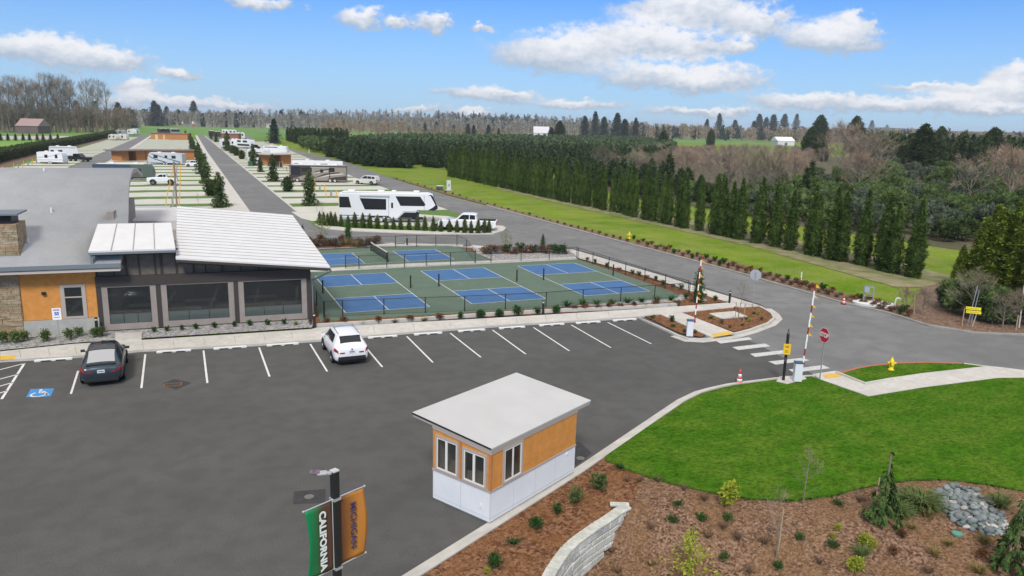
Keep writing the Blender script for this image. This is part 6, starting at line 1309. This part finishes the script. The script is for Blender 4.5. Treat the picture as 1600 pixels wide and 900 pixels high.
sky_firs = [(913,181,216,'leftmost tall fir of the cluster right of the barn'),(929,174,214,'slim poplar-like fir in the cluster right of the barn'),(943,182,216,'third fir of the cluster right of the barn'),(963,176,217,'tallest fir of the cluster right of the barn'),(975,186,219,'broad fir of the cluster right of the barn'),(992,184,218,'last slim fir of the cluster right of the barn'),(1103,186,216,'fir left of the spindly one on the skyline'),(1122,177,214,'spindly tall fir on the skyline'),(1147,187,214,'broad pyramidal fir standing alone on the skyline'),(1176,189,218,'low fir starting the dark skyline group'),(1184,178,216,'first tall fir of the dark skyline group'),(1195,183,216,'second fir of the dark skyline group'),(1206,179,217,'third broad fir of the dark skyline group'),(1223,178,216,'fourth fir of the dark skyline group'),(1242,178,214,'fifth spindly fir of the dark skyline group'),(1360,188,214,'lone fir near the far right clearing'),(1384,195,216,'low far tree over the far right clearing'),
 (731,193,213,'left of the dark pair of conifers left of the barn'),(740,195,213.5,'right of the dark pair of conifers left of the barn'),(763,195,213.5,'round dark conifer between the pair and the barn'),(779,200,214,'small dark conifer left of the barn'),(709,195,208,'dark conifer over the nursery band'),(682,190,207,'small conifer over the nursery band'),(664,192,208,'conifer pair over the nursery band'),(243,157,197,'tallest conifer of the group at the left skyline'),(249,163,197,'conifer leaning on the tallest one at the left skyline'),(227,170,196,'low conifer left of the tallest at left skyline'),(262,166,196,'conifer right of the tallest at left skyline'),(280,171,196,'broad conifer before the small cottages'),(304,158,196,'spire topped fir above the small cottages'),(318,177,198,'wide dark spruce left of the spruce block'),(334,177,196,'small fir by the steep pale roofed house'),
 (353,175,199,'first spruce of the dark block'),(361,173,199,'second spruce of the dark block'),(369,176,199,'third spruce of the dark block'),(377,174,199,'fourth spruce of the dark block'),(385,177,199,'fifth spruce of the dark block'),(393,175,199,'sixth spruce of the dark block'),(400,180,199,'last spruce of the dark block'),(422,180,198,'slim conifer right of the dark block'),(440,172,199,'tall conifer beyond the dark far hedge'),(452,179,199,'round conifer beyond the dark far hedge'),(471,173,199,'conifer behind the white boxy house'),(480,178,199,'low conifer behind the white boxy house'),(429,186,224,'dark ragged conifer at the end of the outer road'),(187,160,200,'dark conifer at the right end of the left woods'),(122,157,200,'dark conifer before the left woods'),(151,158,200,'dark conifer under the lone bare crown'),(208,171,200,'low dark conifer right of the left woods'),(640,196,209,'dark conifer beside the white farmhouse')]
for (x, yt, yb, l) in sky_firs:
    p, h = top_at(x, yt, yb); plant('fir_tree', l, 'tree', 'fir%d' % rr.randrange(3), p, h/24*(1.25 if 'broad' in l or 'round' in l or 'wide' in l else .85 if 'sl' in l or 'spin' in l else 1.05), sz=h/24)
# the bare woods at the left
rw_ = random.Random(21); k = 0
tops = [(-14,128),(-4,120),(6,119),(16,114),(25,122),(33,113),(43,120),(49,115),(57,124),(66,119),(72,111),(80,108),(88,117),(94,112),(101,110),(109,119),(119,122),(140,117),(152,120),(171,124)]
for i, (x, yt) in enumerate(tops):
    p, h = top_at(x, yt, 207); plant('cottonwood', 'tall leafless cottonwood, %s from the left in the woods behind the pink roofed barn' % nth(i+1), 'tree', 'cot%d' % (i % 3), p, h/34, group='tall bare cottonwoods at left')
lowp = [(rw_.uniform(-20,205), rw_.uniform(200,206.5)) for _ in range(150)]
stuff_mass('bare_woods', 'brown leafless undergrowth under the tall cottonwoods', [tuple(at(x, y, 0).to_2d()) for x, y in lowp], twig_m, 'woods', 13, 22, .36, 150, 3.0, shape='bare')
for i, x in enumerate((1.5,12.7,24.7,36.5,46.5,58.5,67.8,79.5,90.8)): plant('small_fir', 'small dark fir, %s from the left in the little row beyond the clipped hedge' % nth(i+1), 'tree', 'fir%d' % (i % 3), at(x, 219.6, 0), .15, sz=.14, group='small firs beyond the hedge')
# far woods on and before the hills
def hillz(X, Y):
    d = sqrt(X*X+Y*Y); 
    if d < 1725: return 0
    a = atan2(X, Y); return -5+(d-1725)/575*(hz_(a)+5)
HZ = []
for x, y in [(-400,192),(0,190),(200,187),(350,184),(450,182),(560,183),(650,183),(760,187),(880,192),(960,196),(1060,204)]:
    d = ray(x, y); HZ.append((atan2(d.x, d.y), CH+2300*d.z/Vector((d.x, d.y)).length))
def hz_(a):
    for (a0, z0), (a1, z1) in zip(HZ, HZ[1:]):
        if a0 <= a <= a1: return z0+(z1-z0)*(a-a0)/(a1-a0)
    return HZ[0][1] if a < HZ[0][0] else HZ[-1][1]
r_ = random.Random(31); wp = []
for _ in range(1500):
    x = r_.uniform(190, 1010); d = ray(x, 200); a = atan2(d.x, d.y); D = r_.choice((r_.uniform(1250,1500), r_.uniform(1500,1900), r_.uniform(1900,2280))); wp.append((D*sin(a), D*cos(a)))
stuff_mass('far_woods', 'far leafless grey brown woods rising along the low hills', wp, twig_g, 'woods', 18, 26, .36, 46, 9.0, shape='bare', z=hillz)
wp = []
for _ in range(260):
    x = r_.choice((r_.uniform(730, 830), r_.uniform(640, 850), r_.uniform(190,1000))); d = ray(x, 200); a = atan2(d.x, d.y); D = r_.uniform(1400,2200); wp.append((D*sin(a), D*cos(a)))
stuff_mass('far_firs', 'dark line of distant firs along the hill', wp, far_con, 'woods', 18, 30, .24, 20, 5, z=hillz)
wp = []
for _ in range(800):
    x = r_.uniform(955, 1700); d = ray(x, 212); a = atan2(d.x, d.y); D = r_.uniform(1150,1700); wp.append((D*sin(a), D*cos(a)))
stuff_mass('far_thicket', 'distant brown tree line beyond the green fields at right', wp, twig_m, 'woods', 15, 24, .5, 60, 8.0, shape='bare')
wp = []
for _ in range(230):
    x = r_.uniform(960, 1700); d = ray(x, 212); a = atan2(d.x, d.y); D = r_.uniform(1100,1800); wp.append((D*sin(a), D*cos(a)))
stuff_mass('far_evergreens', 'scattered distant dark evergreens beyond the green fields', wp, far_con, 'woods', 15, 25, .34, 34, 4.5)
wp = [(r_.uniform(505,640), r_.uniform(201,212)) for _ in range(110)]
stuff_mass('brown_thicket', 'pinkish brown leafless thicket above the rounded evergreens', [tuple(at(x, y, 0).to_2d()) for x, y in wp], twig_r, 'woods', 9, 16, .45, 110, 4.0, shape='bare')
wp = [(r_.uniform(640,900), r_.uniform(208,213)) for _ in range(90)]
stuff_mass('brown_hedgerow', 'brown hedgerow beyond the nursery rows', [tuple(at(x, y, 0).to_2d()) for x, y in wp], twig_m, 'woods', 5, 12, .5, 60, 4.0, shape='bare')
for i in range(15):
    x = 1466+i*8.2; p, h = top_at(x, 185+r_.uniform(0,3), 214); tree_proto('pop', lambda: bare(22, 2.2, 97, nb=14, twigs=500, tw=.12, tl=3, vase=.8, trunk=.4), twig_g, bare_=True); plant('poplar', 'slender bare poplar, %s from the left in the windbreak on the right skyline' % nth(i+1), 'tree', 'pop', p, h/22, group='bare poplar windbreak')
# ---- clipped hedge at left
hp = [G(x, y, 0).to_2d() for x, y in [(-60,272),(0,254.5),(57,240),(120,226.5),(165,216),(184,210.5)]]; b = MB(); r_ = random.Random(41)
for a, c in zip(hp, hp[1:]):
    d = (c-a); L_ = d.length; d.normalize(); n_ = Vector((-d.y, d.x)); 
    if n_.x > 0: n_ = -n_
    b.add([(a.x, a.y, 0), (c.x, c.y, 0), (c.x, c.y, 2.9), (a.x, a.y, 2.9), *[((q+n_*3).x, (q+n_*3).y, z) for q, z in ((a,0),(c,0),(c,2.9),(a,2.9))]], [(0,1,2,3),(3,2,6,7),(4,5,6,7)])
    for i in range(int(min(L_*34, 5200))):
        s = r_.random()*L_; f = r_.random(); q = a+d*s
        if f < .6: p = Vector((q.x-n_.x*.15, q.y-n_.y*.15, r_.uniform(.1,3.1))); o_ = Vector((-n_.x, -n_.y, .2))
        else: w_ = r_.uniform(0,3); p = Vector((q.x+n_.x*w_, q.y+n_.y*w_, 3.0+.25*sin(s*.8))); o_ = Vector((0,0,1))
        card(b, p, o_, .5, .6, 0, r_)
tag(b.build('clipped_hedge', hedge_m), 'long clipped dark green hedge running beside the left camper pads', 'hedge')
# ---- trees in the park rows
pk = [((343.6,324.5),56,'park','near end of the left row beside the centre road'),((329.5,306),26,'parkb','second tree, bushy, in the left row beside the centre road'),((321,287),47,'park','third tree, slim, in the left row beside the centre road'),((313.6,272),37,'park','fourth tree in the left row beside the centre road'),((311,257),34,'park','fifth tree in the left row beside the centre road'),((304,246),26,'park','sixth tree in the left row beside the centre road'),((301,238),24,'park','seventh tree in the left row beside the centre road'),((299,231),18,'park','eighth tree in the left row beside the centre road'),((298,224),16,'park','ninth tree in the left row beside the centre road'),((290,212),9,'park','tenth tree, far off, in the left row beside the centre road'),
 ((484,321),56,'park','slim weeping conifer nearest in the right row by the camper pads'),((449.7,299),23,'parkb','round bushy conifer, second in the right row by the camper pads'),((427,283),42,'park','slim conifer, third in the right row by the camper pads'),((407,269),24,'park','thin conifer, fourth in the right row by the camper pads'),((396,259),34,'park','slim conifer, fifth, before the white motorhome'),((378,248.5),14,'parkb','round conifer, sixth in the right row by the camper pads'),((369,243),14,'parkb','round conifer, seventh in the right row by the camper pads'),((363,240),13,'parkb','round conifer, eighth in the right row by the camper pads'),((355.5,236),30,'park','slim dark conifer, ninth, crossing the square-on trailer'),((338,222),16,'park','slim conifer, tenth in the right row by the camper pads'),((330,217),12,'park','slim conifer, eleventh in the right row by the camper pads')]
for i, (p, hp_, k, l) in enumerate(pk):
    q = at(*p, 0); ppm = FPX/((q-Vector((0,0,CH))).dot(_f)); h = hp_/ppm; kk = 'parkb' if k == 'parkb' else 'park%d' % (i % 3); base = 2.7 if k == 'parkb' else 5.4; plant('weeping_conifer' if k == 'park' else 'round_conifer', l, 'tree', kk, (q.x, q.y, .0), h/base*(1.0 if k == 'parkb' else .95), sz=h/base, group='park road trees')
# ---- small shrubs: single meshes, too small to show parts
def sh(key, mat, H_, R, n, size, seed, style='ball'):
    def f():
        r_ = random.Random(seed); b = MB()
        if style == 'tuft':
            for i in range(n):
                a = r_.uniform(0,6.28); e = r_.uniform(.5,1.3); q = r_.random()*R*.25; p = Vector((q*cos(a), q*sin(a), 0)); d = Vector((cos(a)*cos(e), sin(a)*cos(e), sin(e)))*r_.uniform(.6,1)*H_*1.1; w_ = Vector((-sin(a), cos(a), 0))*size; m_ = p+d*.6; t_ = p+d+Vector((cos(a)*.15*H_, sin(a)*.15*H_, -.15*H_)); b.add([p-w_, p+w_, m_+w_*.8, m_-w_*.8, t_], [(0,1,2,3),(3,2,4)])
        else:
            for i in range(7): a = r_.uniform(0,6.28); b.tube((0,0,0), (cos(a)*R*.6, sin(a)*R*.6, H_*r_.uniform(.5,.9)), .012, .005, n=3, cap=False)
            L = [(Vector((r_.uniform(-.45,.45)*R, r_.uniform(-.45,.45)*R, r_.uniform(.35,.7)*H_)), r_.uniform(.35,.6)) for _ in range(6)]
            for i in range(n):
                c, q = r_.choice(L); v = Vector((r_.gauss(0,1), r_.gauss(0,1), r_.gauss(0,1))).normalized(); p = c+Vector((v.x*R, v.y*R, v.z*H_*.7))*q*r_.uniform(.3,1); p.z = max(.02, p.z); card(b, p, v, size, .7, 0, r_)
        return b.mesh(key, mat)
    return lib(key, f)
sh('s_green0', shrub_g, .75, .5, 420, .12, 1); sh('s_green1', shrub_g, .6, .42, 340, .10, 2); sh('s_green2', bushm, .9, .62, 420, .14, 3); sh('s_rust', shrub_r, .6, .42, 320, .09, 4); sh('s_brown', shrub_b, .55, .45, 300, .09, 5); sh('s_straw', shrub_o, .55, .45, 130, .012, 6, 'tuft'); sh('s_sprig', shrub_g, .7, .35, 34, .05, 7, 'tuft'); sh('s_lime', lime_m, .7, .45, 420, .09, 8); sh('s_grass', jun_m, .6, .5, 160, .014, 9, 'tuft'); sh('s_low', shrub_g, .25, .4, 140, .08, 10); sh('s_dead', shrub_b, .6, .45, 60, .010, 12, 'tuft')
def shrub(px, py, key, s, label, z=.08, group=None, terr=False, name='shrub'):
    p = GT(px, py) if terr else at(px, py, z); single(name, label, 'shrub', key, p, s*rr.uniform(.9,1.1), group=group)
strip = [(510,508,'s_rust'),(537,507,'s_rust'),(566,506,'s_straw'),(591,505,'s_rust'),(616,504,'s_straw'),(641,502.5,'s_rust'),(662,501.5,'s_straw'),(687,500,'s_rust'),(719,498,'s_green1'),(750,496,'s_green0'),(780,494,'s_green0'),(810,491.5,'s_green0'),(839.5,490,'s_green1'),(867.5,488.5,'s_green0'),(897.5,486,'s_rust'),(914,485,'s_rust'),(933,484,'s_brown'),(952,483,'s_rust'),(969,482.5,'s_rust'),(990,481,'s_rust'),(1006,480,'s_straw'),(1024,479,'s_rust'),(1042,478,'s_straw'),(1057,477,'s_brown')]
cn = {'s_green0':'green','s_green1':'small green','s_rust':'rust coloured','s_straw':'straw coloured','s_brown':'brown','s_green2':'dark green','s_sprig':'sprig-like green','s_low':'low green','s_lime':'lime yellow','s_grass':'grassy','s_dead':'dry brown'}
for i, (x, y, k) in enumerate(strip): shrub(x, y, k, .85, '%s shrub, %s from the left in the bark strip before the near courts' % (cn[k], nth(i+1)), group='shrubs in the court front strip')
for i, (x, y) in enumerate([(886,478.5),(910,476),(932,475.5),(956,475),(980,473.5),(1003,472),(1026,471),(1048,469)]): shrub(x, y, 's_sprig', .9, 'thin sprig, %s from the left in the gravel before the right near court' % nth(i+1), group='sprigs in the court gravel')
for i, (x, y) in enumerate([(917,407),(930,411),(948,417),(967,423),(988,428),(998,431),(1011,435.5),(1025,438),(1036,446),(1051,449),(1064,452),(1072,467),(1100,464),(1118,470)]): k = 's_green1' if i % 3 else 's_brown'; shrub(x, y, k, .7, '%s shrub, %s from the far end in the bed right of the courts' % (cn[k], nth(i+1)), group='shrubs right of the courts')
for i, (x, y, s) in enumerate([(3,536,1.3),(22,536,1.3),(37,533,1.0),(74,533,1.2),(110,530,1.15),(124,525,.9),(146,527,1.1),(160,526,1.1)]): shrub(x, y, 's_green2', s*.68, 'dark green shrub, %s from the left in the gravel under the stone and orange walls' % nth(i+1), .06, 'dark shrubs by the clubhouse wall')
for i, (x, y, k) in enumerate([(241,519,'s_green1'),(261,517.5,'s_green1'),(284,516,'s_green1'),(307,514.5,'s_green1'),(336,512.5,'s_green1'),(366,510.5,'s_green1'),(391,509,'s_green1'),(419,508,'s_green1'),(444,506.5,'s_green1'),(463,507.5,'s_straw'),(485,507,'s_rust')]): shrub(x, y, k, .6, '%s plant, %s from the left in the gravel below the porch' % (cn[k], nth(i+1)), .06, 'plants below the porch')
hb = random.Random(8)
for i in range(20):
    x = 484+i*5.6; k = hb.choice(('s_brown','s_rust','s_straw','s_dead','s_brown')); shrub(x, 386-hb.uniform(0,6)-(3 if x > 590 else 0), k, 1.7, '%s heather clump, %s from the left in the rocky bed behind the far court' % (cn[k], nth(i+1)), .06, 'heather behind the far court')
for i in range(20):
    x = 760+i*6.6; k = hb.choice(('s_brown','s_rust','s_green1','s_dead','s_brown')); shrub(x, 397-hb.uniform(0,7)*(1-(i/28)), k, 1.5, '%s shrub, %s from the left in the rocky bed by the loop road' % (cn[k], nth(i+1)), .06, 'shrubs by the loop road')
vs_ = []
for i in range(62):
    t = i/61; x = 990+t*430; yb = 382.5+(x-985)*(491-382.5)/(1390-985); vs_.append((x, yb-(4.5 if i % 2 else 9.5)))
for i, (x, y) in enumerate(vs_): k = hb.choice(('s_rust','s_brown','s_dead','s_green1','s_brown')); shrub(x, y, k, .95, '%s shrub, %s from the far end of the bark verge across the road' % (cn[k], nth(i+1)), .05, 'shrubs on the bark verge')
for i in range(34):
    t = i/33; x = 620+t*360; yb = 280+(x-612)*(381-280)/(985-612)-1.8; k = hb.choice(('s_rust','s_brown','s_dead')); shrub(x, yb, k, .7, '%s tuft, %s from the far end of the thin strip along the outer road' % (cn[k], nth(i+1)), .05, 'tufts along the outer road')
for i, (x, y, k, s) in enumerate([(1020,497,'s_low',.9),(1050,503,'s_green1',.7),(1052,511,'s_low',.8),(1070,518,'s_low',.7),(1085,521,'s_brown',.5),(1116,500,'s_lime',.35),(1112,498,'s_low',.7),(1128,505,'s_brown',.6),(1165,499,'s_low',.7),(1178,490,'s_grass',.5),(1185,492,'s_lime',.35),(1172,503,'s_lime',.4),(1190,500,'s_brown',.5),(1160,509,'s_low',.6),(1150,484,'s_brown',.5),(1140,512,'s_brown',.4)]): shrub(x, y, k, s, '%s plant in the gate island, %s from the left kerb' % (cn[k], nth(i+1)), .075, 'plants in the gate island')
# foreground slope
for i, (x, y, k, s, l) in enumerate([(935,765,'s_green2',.95,'rich green shrub, largest and topmost on the bark slope by the booth'),(902,787,'s_green2',.85,'rich green shrub, second down the bark slope by the booth'),(871,803,'s_green1',.8,'thin green shrub, third down the bark slope by the booth'),(838,824,'s_green0',.75,'green shrub, fourth down the bark slope by the booth'),(803,850,'s_sprig',.6,'spindly green plant, fifth down the bark slope by the booth'),(776,885,'s_green0',.75,'green shrub, lowest left on the bark slope'),(760,897,'s_lime',.4,'small lime plant at the foot of the bark slope')]): shrub(x, y, k, s*.8, l, .08, 'shrubs on the bark slope by the booth')
shrub(1142,790,'s_lime',1.25,'bright lime yellow round shrub at the edge of the lawn', terr=True)
lowl = [(980,752),(968,733),(1000,752),(1028,752),(1068,765),(1060,790),(1100,782),(1096,812),(1050,815),(1017,826),(1137,812),(1130,826),(1105,840),(955,862),(1018,868),(1152,843),(1131,873),(1195,850),(1310,790),(1300,855),(1342,782),(1250,842),(1280,880),(1170,895),(965,895),(1215,888)]
for i, (x, y) in enumerate(lowl): k = hb.choice(('s_low','s_low','s_dead')); shrub(x, y, k, .8 if k == 's_low' else .6, 'small %s perennial low in the bark bed, %s of the scattered ones' % (cn[k], nth(i+1)), terr=True, group='small perennials in the bark bed')
for i, (x, y, k, s) in enumerate([(1425,826,'s_straw',.55),(1449,806,'s_straw',.65),(1482,852,'s_straw',.5),(1460,868,'s_straw',.7),(1538,848,'s_straw',.7),(1532,872,'s_rust',.6),(1450,895,'s_dead',.6),(1410,840,'s_rust',.5),(1352,852,'s_lime',.6),(1365,858,'s_lime',.5),(1338,896,'s_lime',.8),(1308,828,'s_lime',.35),(1300,842,'s_lime',.3),(1395,868,'s_rust',.5),(1528,895,'s_straw',.8),(1562,792,'s_grass',1.1),(1345,868,'s_grass',.8),(1415,790,'s_grass',1.0),(1570,870,'s_dead',.8)]): shrub(x, y, k, s, '%s tuft in the low bed around the cobble pile, %s listed from the pile' % (cn[k], nth(i+1)), terr=True, group='tufts round the cobble pile')
# juniper, weeping conifers, lime conifer, saplings
def jun():
    r_ = random.Random(3); b = MB()
    for i in range(520):
        a = r_.uniform(0,6.28); e = r_.uniform(.08,.75); L = r_.uniform(.5,1.25); p = Vector((r_.uniform(-.2,.2), r_.uniform(-.2,.2), .05)); d = Vector((cos(a)*cos(e), sin(a)*cos(e), sin(e)))*L; w_ = Vector((-sin(a), cos(a), 0))*.02
        m_ = p+d*.55; t_ = p+d-Vector((0,0,.18*L)); b.add([p-w_, p+w_, m_+w_, m_-w_, t_], [(0,1,2,3),(3,2,4)])
    return b.mesh('jun', jun_m)
lib('jun', jun); single('juniper', 'wide spreading yellow green juniper beside the cobble pile', 'shrub', 'jun', GT(1437,790), 1.0); single('juniper', 'smaller spreading juniper at the foot of the weeping conifer', 'shrub', 'jun', GT(1400,800), .75)
def weep(H_, seed, wide=.75):
    r_ = random.Random(seed); b = MB()
    for i in range(42):
        t = r_.random()**1.3; z = H_*(.12+.86*t); a = r_.uniform(0,6.28); reach = wide*(1.05-t)**1.3*r_.uniform(.5,1.15)+.06; p = Vector((0,0,z)); drop = z*r_.uniform(.35,.8)
        for k in range(int(16*(1.2-t))+5):
            s = k/18; q = p+Vector((cos(a)*reach*min(1, s*2.5), sin(a)*reach*min(1, s*2.5), .06*sin(min(1, s*2.5)*3)-drop*max(0, s-.25))); 
            if q.z < .03: break
            for _ in range(2): card(b, q+Vector((r_.uniform(-.04,.04), r_.uniform(-.04,.04), 0)), Vector((cos(a), sin(a), 0)), .14, .45, 1.3, r_)
    return b
for i, (hh, wd_) in enumerate(((2.6,.52),(2.3,.6))): tree_proto('weep%d' % i, lambda i=i, hh=hh, wd_=wd_: weep(hh, 200+i, wd_), weep_m, hh*.97, .035)
plant('weeping_conifer', 'ragged weeping conifer with a wide skirt standing before the lawn', 'tree', 'weep0', GT(1378,815), 1.0)
plant('weeping_conifer', 'weeping conifer cut by the bottom right corner', 'tree', 'weep1', GT(1582,893), 1.1)
tree_proto('limec', lambda: fir(2.0, .95, 520, .11, 300, .7, False), lime_m, 1.8, .03); plant('golden_conifer', 'bright lime yellow open branched young conifer at the bottom centre', 'tree', 'limec', GT(1075,912), 1.0); plant('golden_conifer', 'lime yellow sprig at the bottom edge right of the open branched one', 'tree', 'limec', GT(1120,925), .35)
tree_proto('youngc', lambda: column_tree(2.9, .45, 700, .16, 310, lumps=.5, droop=.3), shrub_g, .4, .04); plant('young_conifer', 'young green conifer behind the far barrier arm', 'tree', 'youngc', at(1090,472,.08), .95)
tree_proto('budding', lambda: column_tree(3.0, .75, 380, .16, 311, prof=lambda t: .75*sin(pi*min(1, .15+t*.85))+.03, lumps=.5, kcore=.05), yel_m, 2.4, .03)
for (p, s, l) in (((503,376),.95,'young yellow green budding tree right of the ribbed roof corner'),((790,387),.75,'young yellow green budding tree at the bend of the loop road')): plant('young_tree', l, 'tree', 'budding', at(*p, .06), s)
for (p, s, l) in (((544,377),.85,'slim dark young conifer behind the far court'),((848,390),.6,'slim dark young conifer in the right rock bed'),((473,370),.5,'small dark young conifer behind the ribbed roof edge')): plant('young_conifer', l, 'tree', 'youngc', at(*p, .06), s)
for (p, s, l, tz) in (((1153,504),1.0,'bare staked sapling in the gate island',0),((1255,788),.72,'bare twiggy sapling at the lawn edge, middle right',1),((1213,872),.85,'bare staked sapling in the bark bed right of the lime conifer',1),((503,345),.8,'bare sapling by the start of the short arborvitae row',0),((310,320),.6,'bare sapling beside the pads left of the centre road',0),((495,330),.6,'bare sapling beside the slim weeping conifer',0)):
    q = GT(*p) if tz else at(*p, .08); plant('sapling', l, 'tree', 'sap%d' % (int(p[0]) % 2), q, s)
for (p, l) in (((1148.5,500),'wooden stake left of the gate island sapling'),((1162,502),'wooden stake right of the gate island sapling')): rod('tree_stake', l, 'stake', p, 1.3, .025, wood_m, z=.08)
for (p, h, l) in (((1364,813),1.6,'pale wooden stake beside the weeping conifer'),((1216,860),1.5,'pale wooden stake beside the bare sapling in the bark'),((1572,893),1.5,'pale wooden stake beside the corner weeping conifer')): q = GT(*p); b = MB(); b.tube((0,0,0), (.04,0,h), .022, n=6); o = b.build('tree_stake', wood_m); o.location = q; tag(o, l, 'stake')
# ---- cobbles
cp = [(1457,777),(1475,766),(1497,763),(1515,762),(1530,776),(1548,790),(1566,806),(1578,830),(1562,838),(1535,836),(1512,828),(1490,815),(1472,797)]
cm = [M('cobble_grey', (.13,.15,.155), (.22,.245,.245), 3, .7, rand=.35), M('cobble_pale', (.34,.33,.31), (.46,.45,.42), 3, .7, rand=.2), M('cobble_green', (.10,.135,.12), (.18,.215,.195), 3, .7, rand=.25), M('cobble_tan', (.25,.20,.16), (.33,.275,.22), 3, .7, rand=.2)]
meshes = []
for k in range(8):
    bm = bmesh.new(); bmesh.ops.create_icosphere(bm, subdivisions=2, radius=1)
    for v in bm.verts: v.co = v.co*(1+.28*noise.noise(v.co*1.2+Vector((k*9.1,3,1))))
    for f in bm.faces: f.smooth = True
    for mi, m_ in enumerate(cm): 
        pass
    me = bpy.data.meshes.new('cobble_%d' % k); bm.to_mesh(me); bm.free(); me.materials.append(cm[(0,0,0,1,2,2,0,0)[k]]); meshes.append(me)
rk = random.Random(17); cnt = 0; placed = []
while cnt < 295:
    x = rk.uniform(1455,1580); y = rk.uniform(760,840)
    if not inpoly(x, y, cp): continue
    p = GT(x, y); edge = (x-1455)/125; r = rk.uniform(.07,.15)*(1.15-.4*edge)
    if any((p-q).length < (r+r2)*.62 for q, r2 in placed): 
        if rk.random() < .93: continue
        p.z += r*.9
    placed.append((p.copy(), r)); k = rk.randrange(8); o = bpy.data.objects.new('cobble', meshes[k]); COL.objects.link(o); p.z += r*.35; o.location = p; o.scale = (r*rk.uniform(.9,1.3), r*rk.uniform(.8,1.1), r*rk.uniform(.55,.85)); o.rotation_euler = (rk.uniform(-.4,.4), rk.uniform(-.4,.4), rk.uniform(0,6.28))
    c_ = ('grey','grey','grey','pale','greenish grey','greenish grey','grey','grey')[k]; tag(o, 'rounded %s river stone heaped in the cobble pile' % c_, 'stone', 'river stones of the cobble pile (%s)' % c_); cnt += 1
for i, (x, y, s, l) in enumerate([(625,380.5,.5,'dark boulder behind the far court right of the bollard light'),(505,373,.5,'grey boulder in the heather bed left of the budding tree'),(516,372.5,.6,'blue grey boulder in the heather bed'),(527,372.5,.45,'pale boulder in the heather bed right end'),(771,394,.8,'long blue grey boulder in the right rock bed'),(825,388,.7,'blue grey boulder at the right end of the rock bed'),(730,384,.4,'boulder at the far court corner'),(1098,470,.35,'flat pale stone at the foot of the young gate conifer')]):
    o = bpy.data.objects.new('boulder', meshes[i % 3]); COL.objects.link(o); o.location = at(x, y, .12); o.scale = (s*1.2, s*.7, s*.45); tag(o, l, 'boulder', 'boulders in the beds')

# ---- place words for look-alikes that stand apart in the picture
def screen_x(o):
    w = o.matrix_world.translation if o.parent else o.location; d = Vector(w)-Vector((0,0,CH)); return d.dot(R2)/d.dot(_f)
GR = {}
for o in SC.objects:
    if o.parent is None and o.get('group') and o.get('label'): GR.setdefault((o['group'], o['label']), []).append(o)
for (g, l), L in GR.items():
    if len(L) < 2 or len(L) > 199 or 'stone' in g: continue
    base = {'bare thicket':'leafless brown tree of the thicket','evergreen belt':'rounded evergreen of the dense belt behind the verge row','far right evergreen':'broad evergreen of the far right belt','dark conifer block':'slender conifer of the block by the outer road'}
    nm_ = l
    for k_, v_ in base.items():
        if g.startswith(k_): nm_ = v_+((' ('+g.split('(')[1]) if '(' in g else '')
    if len(nm_.split()) > 11: nm_ = ' '.join(nm_.split()[:11])
    for i, o in enumerate(sorted(L, key=screen_x)): o['label'] = '%s, %s from the left' % (nm_, nth(i+1))
# ---- air: pale haze that fades the far things
b = MB(); b.box((0, 2150, 28.5), (9400, 5200, 63)); hz = b.build('haze', None if False else bpy.data.materials.new('haze_air'))
hm = hz.data.materials[0]; hm.use_nodes = True; t_ = hm.node_tree; t_.nodes.remove(t_.nodes['Principled BSDF']); pv = t_.nodes.new('ShaderNodeVolumePrincipled')
pv.inputs['Color'].default_value = (.90,.95,1.0,1); pv.inputs['Density'].default_value = .00012; pv.inputs['Anisotropy'].default_value = .2
t_.links.new(pv.outputs[0], t_.nodes['Material Output'].inputs['Volume']); tag(hz, 'thin pale blue air haze over the distant land', 'haze', kind='stuff')
